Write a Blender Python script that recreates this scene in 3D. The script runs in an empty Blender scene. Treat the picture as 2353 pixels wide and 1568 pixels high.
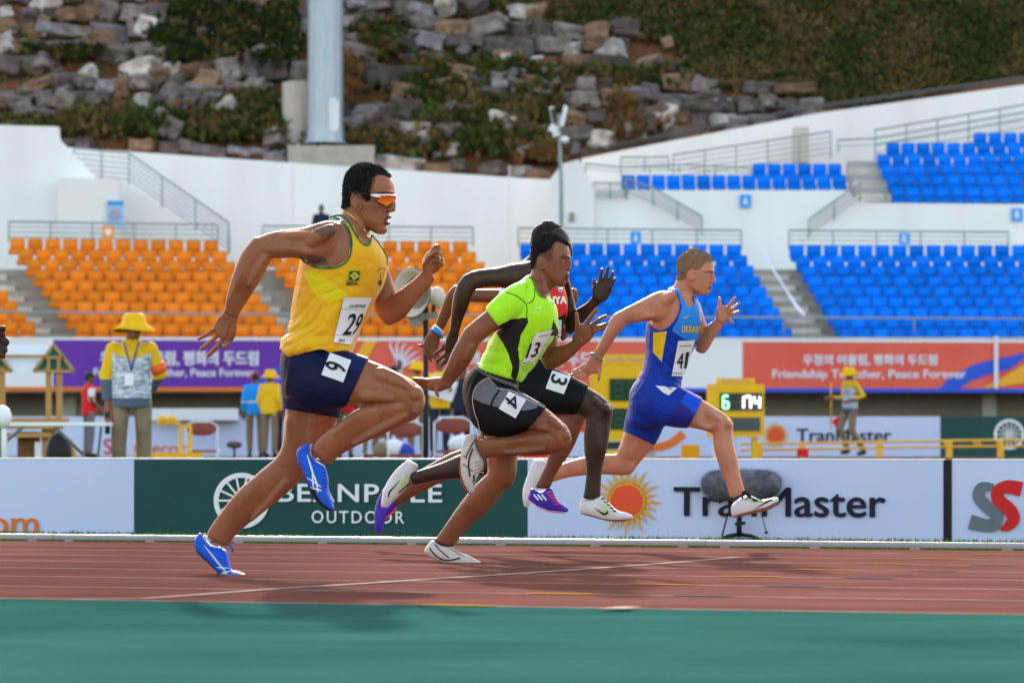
import bpy, bmesh, math, random
import numpy as np
from mathutils import Vector, Matrix, noise
from mathutils.bvhtree import BVHTree

random.seed(7); np.random.seed(7)
SC = bpy.context.scene
COL = SC.collection

# ------------------------------------------------------------------ camera
F = 8150.0            # focal length in pixels of a 2352 px wide picture
HZ = 1022.0           # horizon row in that picture
HC = 0.632            # camera height above the infield
cam_d = bpy.data.cameras.new('camera')
cam = bpy.data.objects.new('camera', cam_d); COL.objects.link(cam)
cam_d.sensor_width = 36.0
cam_d.lens = 36.0 * F / 2352
cam_d.shift_y = (HZ - 784) / 2352
cam_d.clip_start = 0.1; cam_d.clip_end = 3000
cam.location = (0, 0, HC); cam.rotation_euler = (math.radians(90), 0, 0)
cam_d.dof.use_dof = True
cam_d.dof.focus_distance = 17.0
cam_d.dof.aperture_fstop = 5.0
SC.camera = cam

# ------------------------------------------------------------------ light
SUN_EL = 17.5
SUN_AZ = -2.5
world = bpy.data.worlds.new('World'); SC.world = world
world.use_nodes = True
wn = world.node_tree.nodes; wl = world.node_tree.links
for n in list(wn): wn.remove(n)
wo = wn.new('ShaderNodeOutputWorld'); bg = wn.new('ShaderNodeBackground'); sk = wn.new('ShaderNodeTexSky')
sk.sky_type = 'NISHITA'; sk.sun_disc = False
sk.sun_elevation = math.radians(SUN_EL); sk.sun_rotation = math.radians(SUN_AZ)
sk.air_density = 1.0; sk.dust_density = 2.5; sk.ozone_density = 1.0
bg.inputs['Strength'].default_value = 0.15
wt = wn.new('ShaderNodeMix'); wt.data_type = 'RGBA'; wt.blend_type = 'MULTIPLY'; wt.inputs[0].default_value = 1.0
wt.inputs[7].default_value = (1.16, 1.0, 0.86, 1)
wl.new(sk.outputs[0], wt.inputs[6]); wl.new(wt.outputs[2], bg.inputs['Color']); wl.new(bg.outputs[0], wo.inputs['Surface'])
sun_d = bpy.data.lights.new('sun', 'SUN'); sun_d.energy = 3.1; sun_d.angle = math.radians(1.2)
sun_d.color = (1.0, 0.93, 0.82)
sun = bpy.data.objects.new('sun', sun_d); COL.objects.link(sun)
az = math.radians(SUN_AZ); el = math.radians(SUN_EL)
sdir = Vector((math.sin(az) * math.cos(el), math.cos(az) * math.cos(el), math.sin(el)))
sun.rotation_euler = sdir.to_track_quat('Z', 'Y').to_euler()
sun.location = sdir * 50
SC.view_settings.view_transform = 'Standard'
SC.view_settings.look = 'None'
SC.view_settings.gamma = 1.0
SC.view_settings.use_curve_mapping = False
SC.view_settings.exposure = 2.15

# ------------------------------------------------------------------ geometry helpers
S = 3500 / 2352.0
def PV(u, v, d):      # point at depth d seen at (u, v) of the 2352 px picture
    return Vector(((u - 1176) * d / F, d, HC + (HZ - v) * d / F))
def PS(u, v, d):
    return PV(u / S, v / S, d)

# track frame: t runs with the lanes, nrm points to the infield
SL = 0.3465
TH = math.atan(SL)
CT, ST = math.cos(TH), math.sin(TH)
D0 = 21.64
LANE = 1.22
tv = Vector((CT, -ST, 0)); nv = Vector((ST, CT, 0)); UP = Vector((0, 0, 1))
p0 = Vector((0, D0, 0))
def smooth01(a): a = max(0.0, min(1.0, a)); return a * a * (3 - 2 * a)
def gz(x, y):
    W = (D0 - (y + SL * x)) * CT
    if W > 0: return 0.01 * W
    return 0.42 * smooth01((y - 28) / 27.0)
def TP(T, W, dz=0.0):
    p = p0 + tv * T - nv * W
    return Vector((p.x, p.y, (0.01 * W if W > 0 else gz(p.x, p.y)) + dz))
def dline(u, Dk):     # depth at which the view column u (2352 px) meets the line y + SL*x = Dk
    return Dk / (1 + SL * (u - 1176) / F)

ORG = {}
def org(o): return ORG.get(o.name, Vector((0, 0, 0)))
def tag(o, label=None, category=None, group=None, kind=None):
    if label: o['label'] = label
    if category: o['category'] = category
    if group: o['group'] = group
    if kind: o['kind'] = kind
    return o
def empty(name, loc, label=None, category=None, group=None):
    o = bpy.data.objects.new(name, None); COL.objects.link(o)
    o.empty_display_size = 0.2
    o.location = loc; ORG[o.name] = Vector(loc)
    return tag(o, label, category, group)
def mk(name, verts, faces, mats, parent=None, smooth=False, midx=None, loc=None, me=None):
    if me is None:
        vs = np.array([tuple(v) for v in verts], dtype=float).reshape(-1, 3)
        if parent is not None: o0 = np.array(org(parent))
        elif loc is not None: o0 = np.array(loc)
        else: o0 = np.array([vs[:, 0].mean(), vs[:, 1].mean(), vs[:, 2].min()])
        me = bpy.data.meshes.new(name)
        me.from_pydata((vs - o0).tolist(), [], [tuple(f) for f in faces])
        if not isinstance(mats, (list, tuple)): mats = [mats]
        for m in mats: me.materials.append(m)
        if midx is not None: me.polygons.foreach_set('material_index', np.array(midx, dtype=np.int32))
        if smooth: me.polygons.foreach_set('use_smooth', np.ones(len(me.polygons), dtype=bool))
        me.update()
    ob = bpy.data.objects.new(name, me); COL.objects.link(ob)
    if parent is not None:
        ob.parent = parent; ORG[ob.name] = org(parent)
    else:
        ob.location = o0; ORG[ob.name] = Vector(o0)
    return ob
def copy_obj(o, loc=None, parent=None, name=None):
    c = o.copy(); COL.objects.link(c)
    if parent is not None: c.parent = parent
    if loc is not None: c.location = loc
    return c

class MB:
    def __init__(s): s.v = []; s.f = []; s.m = []
    def _add(s, vs, fs, mi=0):
        b = len(s.v); s.v += [Vector(v) for v in vs]; s.f += [tuple(i + b for i in f) for f in fs]; s.m += [mi] * len(fs)
    def box(s, c, size, X=None, Y=None, Z=None, mi=0):
        X = X or Vector((1, 0, 0)); Y = Y or Vector((0, 1, 0)); Z = Z or UP; c = Vector(c)
        a, b, h = size[0] / 2, size[1] / 2, size[2] / 2
        vs = [c + X * (i * a) + Y * (j * b) + Z * (k * h) for k in (-1, 1) for j in (-1, 1) for i in (-1, 1)]
        s._add(vs, [(0, 2, 3, 1), (4, 5, 7, 6), (0, 1, 5, 4), (2, 6, 7, 3), (0, 4, 6, 2), (1, 3, 7, 5)], mi)
    def bar(s, a, b, w, h=None, mi=0):
        a = Vector(a); b = Vector(b); d = (b - a); L = d.length; d = d.normalized()
        up = UP if abs(d.z) < 0.95 else Vector((0, 1, 0))
        X = d; Y = up.cross(d).normalized(); Z = d.cross(Y)
        s.box((a + b) / 2, (L, w, h or w), X, Y, Z, mi)
    def tube(s, pts, r, n=8, mi=0, cap=True, closed=False):
        pts = [Vector(p) for p in pts]; m = len(pts)
        rs = r if isinstance(r, (list, tuple)) else [r] * m
        rings = []; ref = None
        for i, p in enumerate(pts):
            if closed: d = (pts[(i + 1) % m] - pts[i - 1])
            else: d = (pts[min(i + 1, m - 1)] - pts[max(i - 1, 0)])
            d.normalize()
            if ref is None:
                ref = UP if abs(d.z) < 0.9 else Vector((0, 1, 0))
                ref = (ref - d * ref.dot(d)).normalized()
            else: ref = (ref - d * ref.dot(d)).normalized()
            q = d.cross(ref)
            rings.append([p + (ref * math.cos(2 * math.pi * k / n) + q * math.sin(2 * math.pi * k / n)) * rs[i] for k in range(n)])
        vs = [v for rg in rings for v in rg]; fs = []
        for i in range(m if closed else m - 1):
            j = (i + 1) % m
            for k in range(n):
                k2 = (k + 1) % n
                fs.append((i * n + k, i * n + k2, j * n + k2, j * n + k))
        if cap and not closed:
            fs.append(tuple(range(n - 1, -1, -1))); fs.append(tuple((m - 1) * n + k for k in range(n)))
        s._add(vs, fs, mi)
    def prism(s, pts, off, mi=0):     # closed outline pts extruded by vector off
        pts = [Vector(p) for p in pts]; n = len(pts); off = Vector(off)
        vs = pts + [p + off for p in pts]
        fs = [tuple(range(n)), tuple(range(2 * n - 1, n - 1, -1))]
        fs += [(i, i + n, (i + 1) % n + n, (i + 1) % n) for i in range(n)]
        s._add(vs, fs, mi)
    def ellipsoid(s, c, r, X=None, Y=None, Z=None, n=12, m=8, mi=0):
        X = X or Vector((1, 0, 0)); Y = Y or Vector((0, 1, 0)); Z = Z or UP; c = Vector(c)
        vs = [c - Z * r[2]]
        for j in range(1, m):
            a = -math.pi / 2 + math.pi * j / m
            for k in range(n):
                b = 2 * math.pi * k / n
                vs.append(c + X * (r[0] * math.cos(a) * math.cos(b)) + Y * (r[1] * math.cos(a) * math.sin(b)) + Z * (r[2] * math.sin(a)))
        vs.append(c + Z * r[2]); fs = []
        for k in range(n): fs.append((0, 1 + (k + 1) % n, 1 + k))
        for j in range(m - 2):
            for k in range(n):
                a = 1 + j * n + k; b = 1 + j * n + (k + 1) % n
                fs.append((a, b, b + n, a + n))
        L = len(vs) - 1; o = 1 + (m - 2) * n
        for k in range(n): fs.append((o + k, o + (k + 1) % n, L))
        s._add(vs, fs, mi)
    def quad(s, a, b, c, d, mi=0): s._add([a, b, c, d], [(0, 1, 2, 3)], mi)
    def build(s, name, mats, parent=None, smooth=False, loc=None, **kw):
        o = mk(name, s.v, s.f, mats, parent, smooth, s.m, loc)
        return tag(o, **kw)

# ------------------------------------------------------------------ materials
MATS = {}
def mat(name, rgb, rough=0.6, rgb2=None, scale=8.0, bump=0.0, bscale=None, metal=0.0, emit=0.0, spec=0.22, detail=4.0, sss=0.0, stretch=None, sheen=0.0, contrast=1.0):
    if name in MATS: return MATS[name]
    m = bpy.data.materials.new(name); m.use_nodes = True; MATS[name] = m
    nt = m.node_tree; N = nt.nodes; L = nt.links
    b = N['Principled BSDF']
    b.inputs['Roughness'].default_value = rough; b.inputs['Metallic'].default_value = metal
    b.inputs['Specular IOR Level'].default_value = spec
    if sheen: b.inputs['Sheen Weight'].default_value = sheen
    if sss:
        b.inputs['Subsurface Weight'].default_value = sss
        b.inputs['Subsurface Radius'].default_value = (0.02, 0.008, 0.004)
        b.inputs['Subsurface Scale'].default_value = 0.6
    c1 = (rgb[0], rgb[1], rgb[2], 1)
    b.inputs['Base Color'].default_value = c1
    if emit:
        b.inputs['Emission Color'].default_value = c1; b.inputs['Emission Strength'].default_value = emit
    if rgb2 is not None or bump:
        tc = N.new('ShaderNodeTexCoord'); mp = N.new('ShaderNodeMapping')
        L.new(tc.outputs['Object'], mp.inputs['Vector'])
        if stretch: mp.inputs['Scale'].default_value = stretch
    if rgb2 is not None:
        nz = N.new('ShaderNodeTexNoise'); nz.inputs['Scale'].default_value = scale; nz.inputs['Detail'].default_value = detail
        L.new(mp.outputs[0], nz.inputs['Vector'])
        rp = N.new('ShaderNodeValToRGB')
        rp.color_ramp.elements[0].position = 0.5 - 0.2 / contrast; rp.color_ramp.elements[1].position = 0.5 + 0.2 / contrast
        rp.color_ramp.elements[0].color = c1; rp.color_ramp.elements[1].color = (rgb2[0], rgb2[1], rgb2[2], 1)
        L.new(nz.outputs['Fac'], rp.inputs['Fac']); L.new(rp.outputs['Color'], b.inputs['Base Color'])
    if bump:
        n2 = N.new('ShaderNodeTexNoise'); n2.inputs['Scale'].default_value = bscale or scale * 4; n2.inputs['Detail'].default_value = 5
        L.new(mp.outputs[0], n2.inputs['Vector'])
        bp = N.new('ShaderNodeBump'); bp.inputs['Strength'].default_value = bump; bp.inputs['Distance'].default_value = 0.02
        L.new(n2.outputs['Fac'], bp.inputs['Height']); L.new(bp.outputs['Normal'], b.inputs['Normal'])
    return m

def vary(m, lo, hi):      # every object of a kind is a little lighter or darker than the next
    N = m.node_tree.nodes; L = m.node_tree.links; b = N['Principled BSDF']
    oi = N.new('ShaderNodeObjectInfo'); mr = N.new('ShaderNodeMapRange'); mr.inputs['To Min'].default_value = lo; mr.inputs['To Max'].default_value = hi
    L.new(oi.outputs['Random'], mr.inputs['Value']); mx = N.new('ShaderNodeMix'); mx.data_type = 'RGBA'; mx.blend_type = 'MULTIPLY'; mx.inputs[0].default_value = 1
    src = b.inputs['Base Color'].links[0].from_socket; L.new(src, mx.inputs[6]); L.new(mr.outputs[0], mx.inputs[7]); L.new(mx.outputs[2], b.inputs['Base Color']); return m
# ------------------------------------------------------------------ text
def text_geo(s, offset=0.0, shear=0.0, spacing=1.0):
    cu = bpy.data.curves.new('t', 'FONT'); cu.body = s; cu.offset = offset; cu.shear = shear; cu.space_character = spacing
    cu.resolution_u = 4
    ob = bpy.data.objects.new('t', cu); COL.objects.link(ob)
    dg = bpy.context.evaluated_depsgraph_get()
    me = bpy.data.meshes.new_from_object(ob.evaluated_get(dg))
    vs = [(v.co.x, v.co.y) for v in me.vertices]; fs = [tuple(p.vertices) for p in me.polygons]
    bpy.data.objects.remove(ob); bpy.data.curves.remove(cu); bpy.data.meshes.remove(me)
    a = np.array(vs); mn = a.min(0); mx = a.max(0)
    a = (a - mn) / (mx - mn)
    return a, fs
def flat_text(name, s, O, X, Y, w, h, m, parent=None, offset=0.0, shear=0.0, spacing=1.0, kw={}):
    a, fs = text_geo(s, 0, shear, spacing)
    O = Vector(O); nrm = X.cross(Y); vs = []; ff = []; bw = offset * h * 1.6; k = 0
    for dx, dy in (((0, 0), (-1, 0), (1, 0), (0, 1), (0, -1)) if offset else ((0, 0),)):
        b = len(vs); vs += [O + X * (p[0] * (w - 2 * bw) + bw + dx * bw) + Y * (p[1] * h + dy * bw * .6) + nrm * (.0006 * k) for p in a]; ff += [tuple(i + b for i in f) for f in fs]; k += 1
    o = mk(name, vs, ff, m, parent); tag(o, **kw)
    if parent is not None: o['kind'] = 'stuff'
    return o
# ================================================================== ground
def grid_mesh(name, xs, ys, zf, m, kind='structure', smooth=True):
    vs = [(x, y, zf(x, y)) for y in ys for x in xs]; n = len(xs)
    fs = [(j * n + i, j * n + i + 1, (j + 1) * n + i + 1, (j + 1) * n + i) for j in range(len(ys) - 1) for i in range(n - 1)]
    return tag(mk(name, vs, fs, m, smooth=smooth), kind=kind)

M_soil = mat('soil', (0.10, 0.07, 0.045), 0.95, (0.16, 0.11, 0.07), 0.3)
grid_mesh('ground', [-700, -50, 50, 900], [-400, 0, 400, 1400], lambda x, y: -0.35, M_soil)

M_turf = mat('infield_turf', (0.045, 0.085, 0.02), 0.9, (0.075, 0.11, 0.03), 2.0, bump=0.5, bscale=60, spec=0)
xs = [-60 + 4 * i for i in range(31)]
vs = []; fs = []
rows = [0.0, -1.0, -2.0, -4, -7, -10, -14, -18, -22, -26, -30, -34, -40]
for W in rows:
    for T in xs: vs.append(TP(T, W))
n = len(xs)
fs = [(j * n + i, j * n + i + 1, (j + 1) * n + i + 1, (j + 1) * n + i) for j in range(len(rows) - 1) for i in range(n - 1)]
tag(mk('infield_grass', vs, fs, M_turf, smooth=True), kind='structure')

def track_mat(name, c1, c2, sc):
    m = mat(name, c1, 0.85, c2, sc, bump=0.35, bscale=260, spec=0.0, stretch=(1, 1, 1))
    N = m.node_tree.nodes; L = m.node_tree.links
    # long faint streaks of wear along the lanes
    b = N['Principled BSDF']; tc = N.new('ShaderNodeTexCoord'); mp = N.new('ShaderNodeMapping')
    mp.inputs['Rotation'].default_value = (0, 0, TH); mp.inputs['Scale'].default_value = (0.35, 7.0, 1)
    L.new(tc.outputs['Object'], mp.inputs['Vector'])
    nz = N.new('ShaderNodeTexNoise'); nz.inputs['Scale'].default_value = 1.6; nz.inputs['Detail'].default_value = 8
    L.new(mp.outputs[0], nz.inputs['Vector'])
    n3 = N.new('ShaderNodeTexNoise'); n3.inputs['Scale'].default_value = 240; n3.inputs['Detail'].default_value = 2
    L.new(tc.outputs['Object'], n3.inputs['Vector'])
    mx = N.new('ShaderNodeMix'); mx.data_type = 'RGBA'; mx.blend_type = 'OVERLAY'; mx.inputs[0].default_value = 0.55
    m2 = N.new('ShaderNodeMix'); m2.data_type = 'RGBA'; m2.blend_type = 'OVERLAY'; m2.inputs[0].default_value = 0.85
    src = b.inputs['Base Color'].links[0].from_socket
    L.new(src, mx.inputs[6]); L.new(nz.outputs['Fac'], mx.inputs[7])
    L.new(mx.outputs[2], m2.inputs[6]); L.new(n3.outputs['Fac'], m2.inputs[7])
    L.new(m2.outputs[2], b.inputs['Base Color'])
    return m
M_red = track_mat('red_track_surface', (0.108, 0.047, 0.040), (0.145, 0.066, 0.056), 1.3)
M_green = track_mat('green_apron_surface', (0.017, 0.068, 0.060), (0.029, 0.098, 0.087), 0.9)
M_line = mat('painted_line', (0.36, 0.29, 0.26), 0.9, (0.24, 0.17, 0.14), 6, bump=0.2, bscale=200, spec=0.0)

def strip(name, W0, W1, dz, m, T0=-70, T1=70, n=20, kind='structure', parent=None, skew=0.0):
    vs = []; fs = []
    for i in range(n + 1):
        T = T0 + (T1 - T0) * i / n
        vs.append(TP(T, W0, dz)); vs.append(TP(T + skew, W1, dz))
    for i in range(n): fs.append((2 * i, 2 * i + 1, 2 * i + 3, 2 * i + 2))
    return tag(mk(name, vs, fs, m, parent), kind=kind)
strip('running_track', 9.76, 0.0, 0.02, M_red)
strip('apron', 16.0, 9.76, 0.02, M_green)
strip('unseen_bounce_paving', 60.0, 16.0, 0.02, mat('warm_bounce_tone', (.34, .29, .24), .9, (.28, .24, .2), 1.5, spec=0))  # out of view, added in place of more green apron for warm bounce light
for k in range(1, 9):
    strip('lane_line', LANE * k + 0.02, LANE * k - 0.02, 0.0214, M_line)
# curved break line crossing all lanes diagonally
def Tof(u, W):
    Dk = D0 - W / CT; y = dline(u, Dk); x = (u - 1176) * y / F
    return (Vector((x, y, 0)) - p0).dot(tv)
brk = [(60, 8), (330, 7), (575, 6.35), (905, 5.2), (1250, 4.05), (1480, 3.1), (1640, 2.2), (1790, 1.0)]
vs = []; fs = []
def vrow(W): return HZ + F * (HC - 0.01 * W - 0.02) / dline(1176, D0 - W / CT)
pts = []
for (u, v) in [(60, 1393), (160, 1387), (330, 1375), (470, 1365), (640, 1352), (810, 1342), (960, 1332), (1140, 1321), (1300, 1310), (1470, 1298), (1600, 1288), (1690, 1280)]:
    lo, hi = 0.0, 9.76
    for _ in range(40):
        md = (lo + hi) / 2; Dk = D0 - md / CT; d = dline(u, Dk)
        if HZ + F * (HC - 0.01 * md - 0.02) / d < v: lo = md
        else: hi = md
    pts.append((Tof(u, lo), lo))
for i, (T, W) in enumerate(pts):
    a = pts[max(i - 1, 0)]; b = pts[min(i + 1, len(pts) - 1)]
    dx, dy = b[0] - a[0], b[1] - a[1]; l = math.hypot(dx, dy); nx, ny = -dy / l * 0.03, dx / l * 0.03
    vs.append(TP(T + nx, min(W + ny, 9.75), 0.0228)); vs.append(TP(T - nx, W - ny, 0.0228))
fs = [(2 * i, 2 * i + 1, 2 * i + 3, 2 * i + 2) for i in range(len(pts) - 1)]
tag(mk('break_line', vs, fs, M_line), kind='structure')
# yellow and blue marks on the lane lines
M_ymark = mat('yellow_mark', (0.42, 0.24, 0.03), 0.9, spec=0); M_bmark = mat('blue_mark', (0.07, 0.13, 0.2), 0.9, spec=0); M_pmark = mat('pale_mark', (0.42, 0.3, 0.24), 0.9, spec=0)
def mark(u, k, m, nm, L=0.30):
    T = Tof(u, LANE * k); vs = [TP(T - L / 2, LANE * k + .03, .0232), TP(T + L * .35, LANE * k + .03, .0232), TP(T + L / 2, LANE * k - .03, .0232), TP(T - L * .35, LANE * k - .03, .0232)]
    tag(mk(nm, vs, [(0, 1, 2, 3)], m), kind='structure')
def usrc(x, o): return (o + x / 1.961) / S
for (x, o, k) in [(2155, 2300, 1), (1815, 2300, 2), (1430, 2300, 3), (1000, 2300, 4), (500, 2300, 5), (2280, 1100, 6), (1615, 1100, 7), (900, 1100, 8)]:
    mark(usrc(x, o), k, M_ymark, 'yellow_lane_mark')
for (x, o, k) in [(2145, 2300, 3), (1750, 2300, 4), (1305, 2300, 5), (790, 2300, 6), (190, 2300, 7)]:
    mark(usrc(x, o), k, M_bmark, 'blue_lane_mark', 0.26)
tag(mk('pale_lane_mark', [TP(Tof(usrc(1930, 1100), 9.9), 10.03, .03), TP(Tof(usrc(2090, 1100), 9.9), 10.0, .03), TP(Tof(usrc(2110, 1100), 9.9), 9.85, .03), TP(Tof(usrc(1960, 1100), 9.9), 9.85, .03)], [(0, 1, 2, 3)], M_pmark), kind='structure')

# ================================================================== kerb rail
M_alu = mat('kerb_aluminium', (0.30, 0.27, 0.28), 0.5, (0.36, 0.33, 0.33), 3.0)
M_foot = mat('kerb_foot', (0.42, 0.34, 0.32), 0.6)
kr = empty('kerb_rail', TP(0, -0.03), 'low silvery kerb rail on small feet along the inner edge of the track', 'kerb rail')
fu = [(107 + 0) / S]
feet_u = [usrc(x, o) for x, o in [(215, 0), (460, 0), (1003, 0), (1598, 0), (2160, 0), (600, 1100), (1195, 1100), (1830, 1100), (65, 2300), (345, 2300), (950, 2300), (1620, 2300), (2240, 2300)]]
joints = [usrc(355, 0), usrc(215, 2300)]
seg_T = [-30, Tof(joints[0], 0), Tof(joints[1], 0), 30]
for a, b in zip(seg_T[:-1], seg_T[1:]):
    m_ = MB(); prof = [(-0.0, .026), (-0.0, .042), (-.014, .057), (-.04, .058), (-.05, .054), (-.05, .026)]
    A = a + .004; Bq = b - .004
    ring = lambda T: [TP(T, w, 0) + UP * (z + 0.006) for w, z in prof]
    r0, r1 = ring(A), ring(Bq); n = len(prof)
    m_._add(r0 + r1, [(i, (i + 1) % n, (i + 1) % n + n, i + n) for i in range(n)] + [tuple(range(n - 1, -1, -1)), tuple(range(n, 2 * n))])
    m_.build('rail_segment', M_alu, kr)
for u in feet_u:
    T = Tof(u, 0); m_ = MB(); m_.box(TP(T, -.018, .018), (.06, .03, .026), tv, nv, UP); m_.build('foot', M_foot, kr)

# grass along the kerb
def blades(name, n, gen, m, label=None, category=None, w=0.006, lean=0.35, seed=3, **kw):
    rng = np.random.RandomState(seed); vs = []; fs = []
    for i in range(n):
        p, h = gen(rng); a = rng.uniform(0, 6.283); ww = w * rng.uniform(.6, 1.4)
        dx, dy = math.cos(a), math.sin(a); lx, ly = rng.normal(0, lean) * h, rng.normal(0, lean) * h
        b = len(vs)
        vs += [(p.x - dx * ww, p.y - dy * ww, p.z), (p.x + dx * ww, p.y + dy * ww, p.z), (p.x + lx * .5 + dx * ww * .6, p.y + ly * .5 + dy * ww * .6, p.z + h * .6), (p.x + lx, p.y + ly, p.z + h), (p.x + lx * .5 - dx * ww * .6, p.y + ly * .5 - dy * ww * .6, p.z + h * .6)]
        fs.append((b, b + 1, b + 2, b + 3, b + 4))
    return tag(mk(name, vs, fs, m), label, category, kind='stuff', **kw)
M_blade = mat('grass_blade', (0.05, 0.13, 0.015), 0.8, (0.11, 0.2, 0.03), 9)
blades('grass_strip', 26000, lambda r: (TP(r.uniform(-7.5, 7.5), -r.uniform(0.08, 1.72)), r.uniform(.02, .055)), M_blade, 'short green grass between the kerb rail and the low boards', 'grass')

# ================================================================== low advertising boards
BD = 23.50
def BP(u, v, off=0.0):
    d = dline(u, BD); p = PV(u, v, d); return p - nv * off
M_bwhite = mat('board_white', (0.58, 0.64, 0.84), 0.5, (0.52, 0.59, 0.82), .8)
M_bgreen = mat('board_green', (0.007, 0.058, 0.055), 0.5, (0.010, 0.07, 0.064), 2)
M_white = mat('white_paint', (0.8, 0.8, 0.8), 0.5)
M_black = mat('black_plastic', (0.012, 0.012, 0.014), 0.5)
M_ink = mat('dark_ink', (0.012, 0.012, 0.03), 0.6)
M_orange = mat('print_orange', (0.75, 0.17, 0.015), 0.6)
M_redp = mat('print_red', (0.62, 0.02, 0.018), 0.6)
M_greyp = mat('print_grey', (0.14, 0.17, 0.19), 0.6)
M_sunr = mat('print_sun_red', (0.8, 0.09, 0.03), 0.6)
M_suny = mat('print_sun_yellow', (0.78, 0.36, 0.04), 0.6)
def board(u0, u1, m, label):
    A = BP(u0, 1055); Bq = BP(u1, 1055); z1 = .535
    A.z = Bq.z = 0
    e = empty('advertising_board', (A + Bq) / 2, label, 'advertising board')
    L = (Bq - A).length; c = (A + Bq) / 2 + nv * .03
    b = MB(); b.box(c + UP * (z1 / 2), (L - .004, .05, z1), tv, nv, UP); b.build('panel', m, e)
    b = MB(); b.box(c + UP * (z1 + .006), (L - .004, .056, .011), tv, nv, UP); b.build('top_trim', M_white, e)
    return e
def on_board(u0, u1, v0, v1, off=.01):
    O = BP(u0, v1, 0) - nv * off; R = BP(u1, v1) - nv * off
    R.z = O.z
    d = dline((u0 + u1) / 2, BD)
    return O, tv, UP, (R - O).length, (v1 - v0) * d / F
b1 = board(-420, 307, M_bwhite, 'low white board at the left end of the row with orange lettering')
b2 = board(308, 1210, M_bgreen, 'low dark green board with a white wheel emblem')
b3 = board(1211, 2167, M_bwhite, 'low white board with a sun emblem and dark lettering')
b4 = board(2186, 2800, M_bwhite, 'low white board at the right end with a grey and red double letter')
A = BP(2168, 1055, -.015); A.z = 0; Bq = BP(2185, 1055, -.015); Bq.z = 0
b = MB(); b.box((A + Bq) / 2 + UP * .27, ((Bq - A).length, .04, .54), tv, nv, UP)
b.build('black_joint', M_black, label='narrow black strip closing the gap between two white boards', category='board joint')
def btext(parent, s, u0, u1, v0, v1, m, name='lettering', **k):
    O, X, Y, w, h = on_board(u0, u1, v0, v1); return flat_text(name, s, O, X, Y, w, h, m, parent, **k)
btext(b1, 'com', -66, 90, 1188, 1227, M_orange, offset=.015)
btext(b2, 'BEANPOLE', 640, 1017, 1110, 1151, M_white, offset=.02, spacing=1.1)
btext(b2, 'OUTDOOR', 717, 930, 1172, 1200, M_white, offset=.012, spacing=1.25)
btext(b3, 'TranMaster', 1548, 2036, 1118, 1184, M_ink, offset=.018)
def band(pts, w):      # 2-d polyline -> ribbon quads
    out = []; n = len(pts); ws = w if isinstance(w, (list, tuple)) else [w] * n
    for i, p in enumerate(pts):
        a = pts[max(i - 1, 0)]; b = pts[min(i + 1, n - 1)]
        dx, dy = b[0] - a[0], b[1] - a[1]; l = math.hypot(dx, dy) or 1
        out.append(((p[0] - dy / l * ws[i] / 2, p[1] + dx / l * ws[i] / 2), (p[0] + dy / l * ws[i] / 2, p[1] - dx / l * ws[i] / 2)))
    return out
def cr(pts, n=5):      # catmull-rom through any-dimension points
    P_ = [np.array(p, dtype=float) for p in pts]; out = []
    for i in range(len(P_) - 1):
        a = P_[max(i - 1, 0)]; b = P_[i]; c = P_[i + 1]; d = P_[min(i + 2, len(P_) - 1)]
        for k in range(n):
            t = k / n
            out.append(0.5 * ((2 * b) + (-a + c) * t + (2 * a - 5 * b + 4 * c - d) * t * t + (-a + 3 * b - 3 * c + d) * t ** 3))
    out.append(P_[-1]); return out
def ribbon(name, fn, pts, w, m, parent=None, n=5):
    c = cr([tuple(p) for p in pts], n); ws = w
    if isinstance(w, (list, tuple)): ws = [float(x[0]) for x in cr([(q,) for q in w], n)]
    bd = band([tuple(p) for p in c], ws); vs = []
    for a, b_ in bd: vs += [fn(*a), fn(*b_)]
    return mk(name, vs, [(2 * i, 2 * i + 1, 2 * i + 3, 2 * i + 2) for i in range(len(bd) - 1)], m, parent)
def poly2(name, fn, pts, m, parent=None):
    return mk(name, [fn(*p) for p in pts], [tuple(range(len(pts)))], m, parent)
def disc(name, fn, cx, cy, r, m, parent=None, r0=0, n=40):
    vs = []; fs = []
    for i in range(n):
        a = 2 * math.pi * i / n; vs.append(fn(cx + r * math.cos(a), cy + r * math.sin(a)))
        if r0: vs.append(fn(cx + r0 * math.cos(a), cy + r0 * math.sin(a)))
    if r0: fs = [(2 * i, 2 * i + 1, (2 * i + 3) % (2 * n), (2 * i + 2) % (2 * n)) for i in range(n)]
    else: fs = [tuple(range(n))]
    return mk(name, vs, fs, m, parent)
def wheel(fn, cx, cy, r, m, parent):
    disc('emblem_ring', fn, cx, cy, r, m, parent, r * .82)
    disc('emblem_hub', fn, cx, cy, r * .15, m, parent)
    for i in range(14):
        a = math.pi * 2 * i / 14; c, s_ = math.cos(a), math.sin(a)
        bd = band([(cx + c * r * .1, cy + s_ * r * .1), (cx + c * r * .84, cy + s_ * r * .84)], r * .07)
        mk('emblem_spoke', [fn(*bd[0][0]), fn(*bd[0][1]), fn(*bd[1][1]), fn(*bd[1][0])], [(0, 1, 2, 3)], m, parent)
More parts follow.
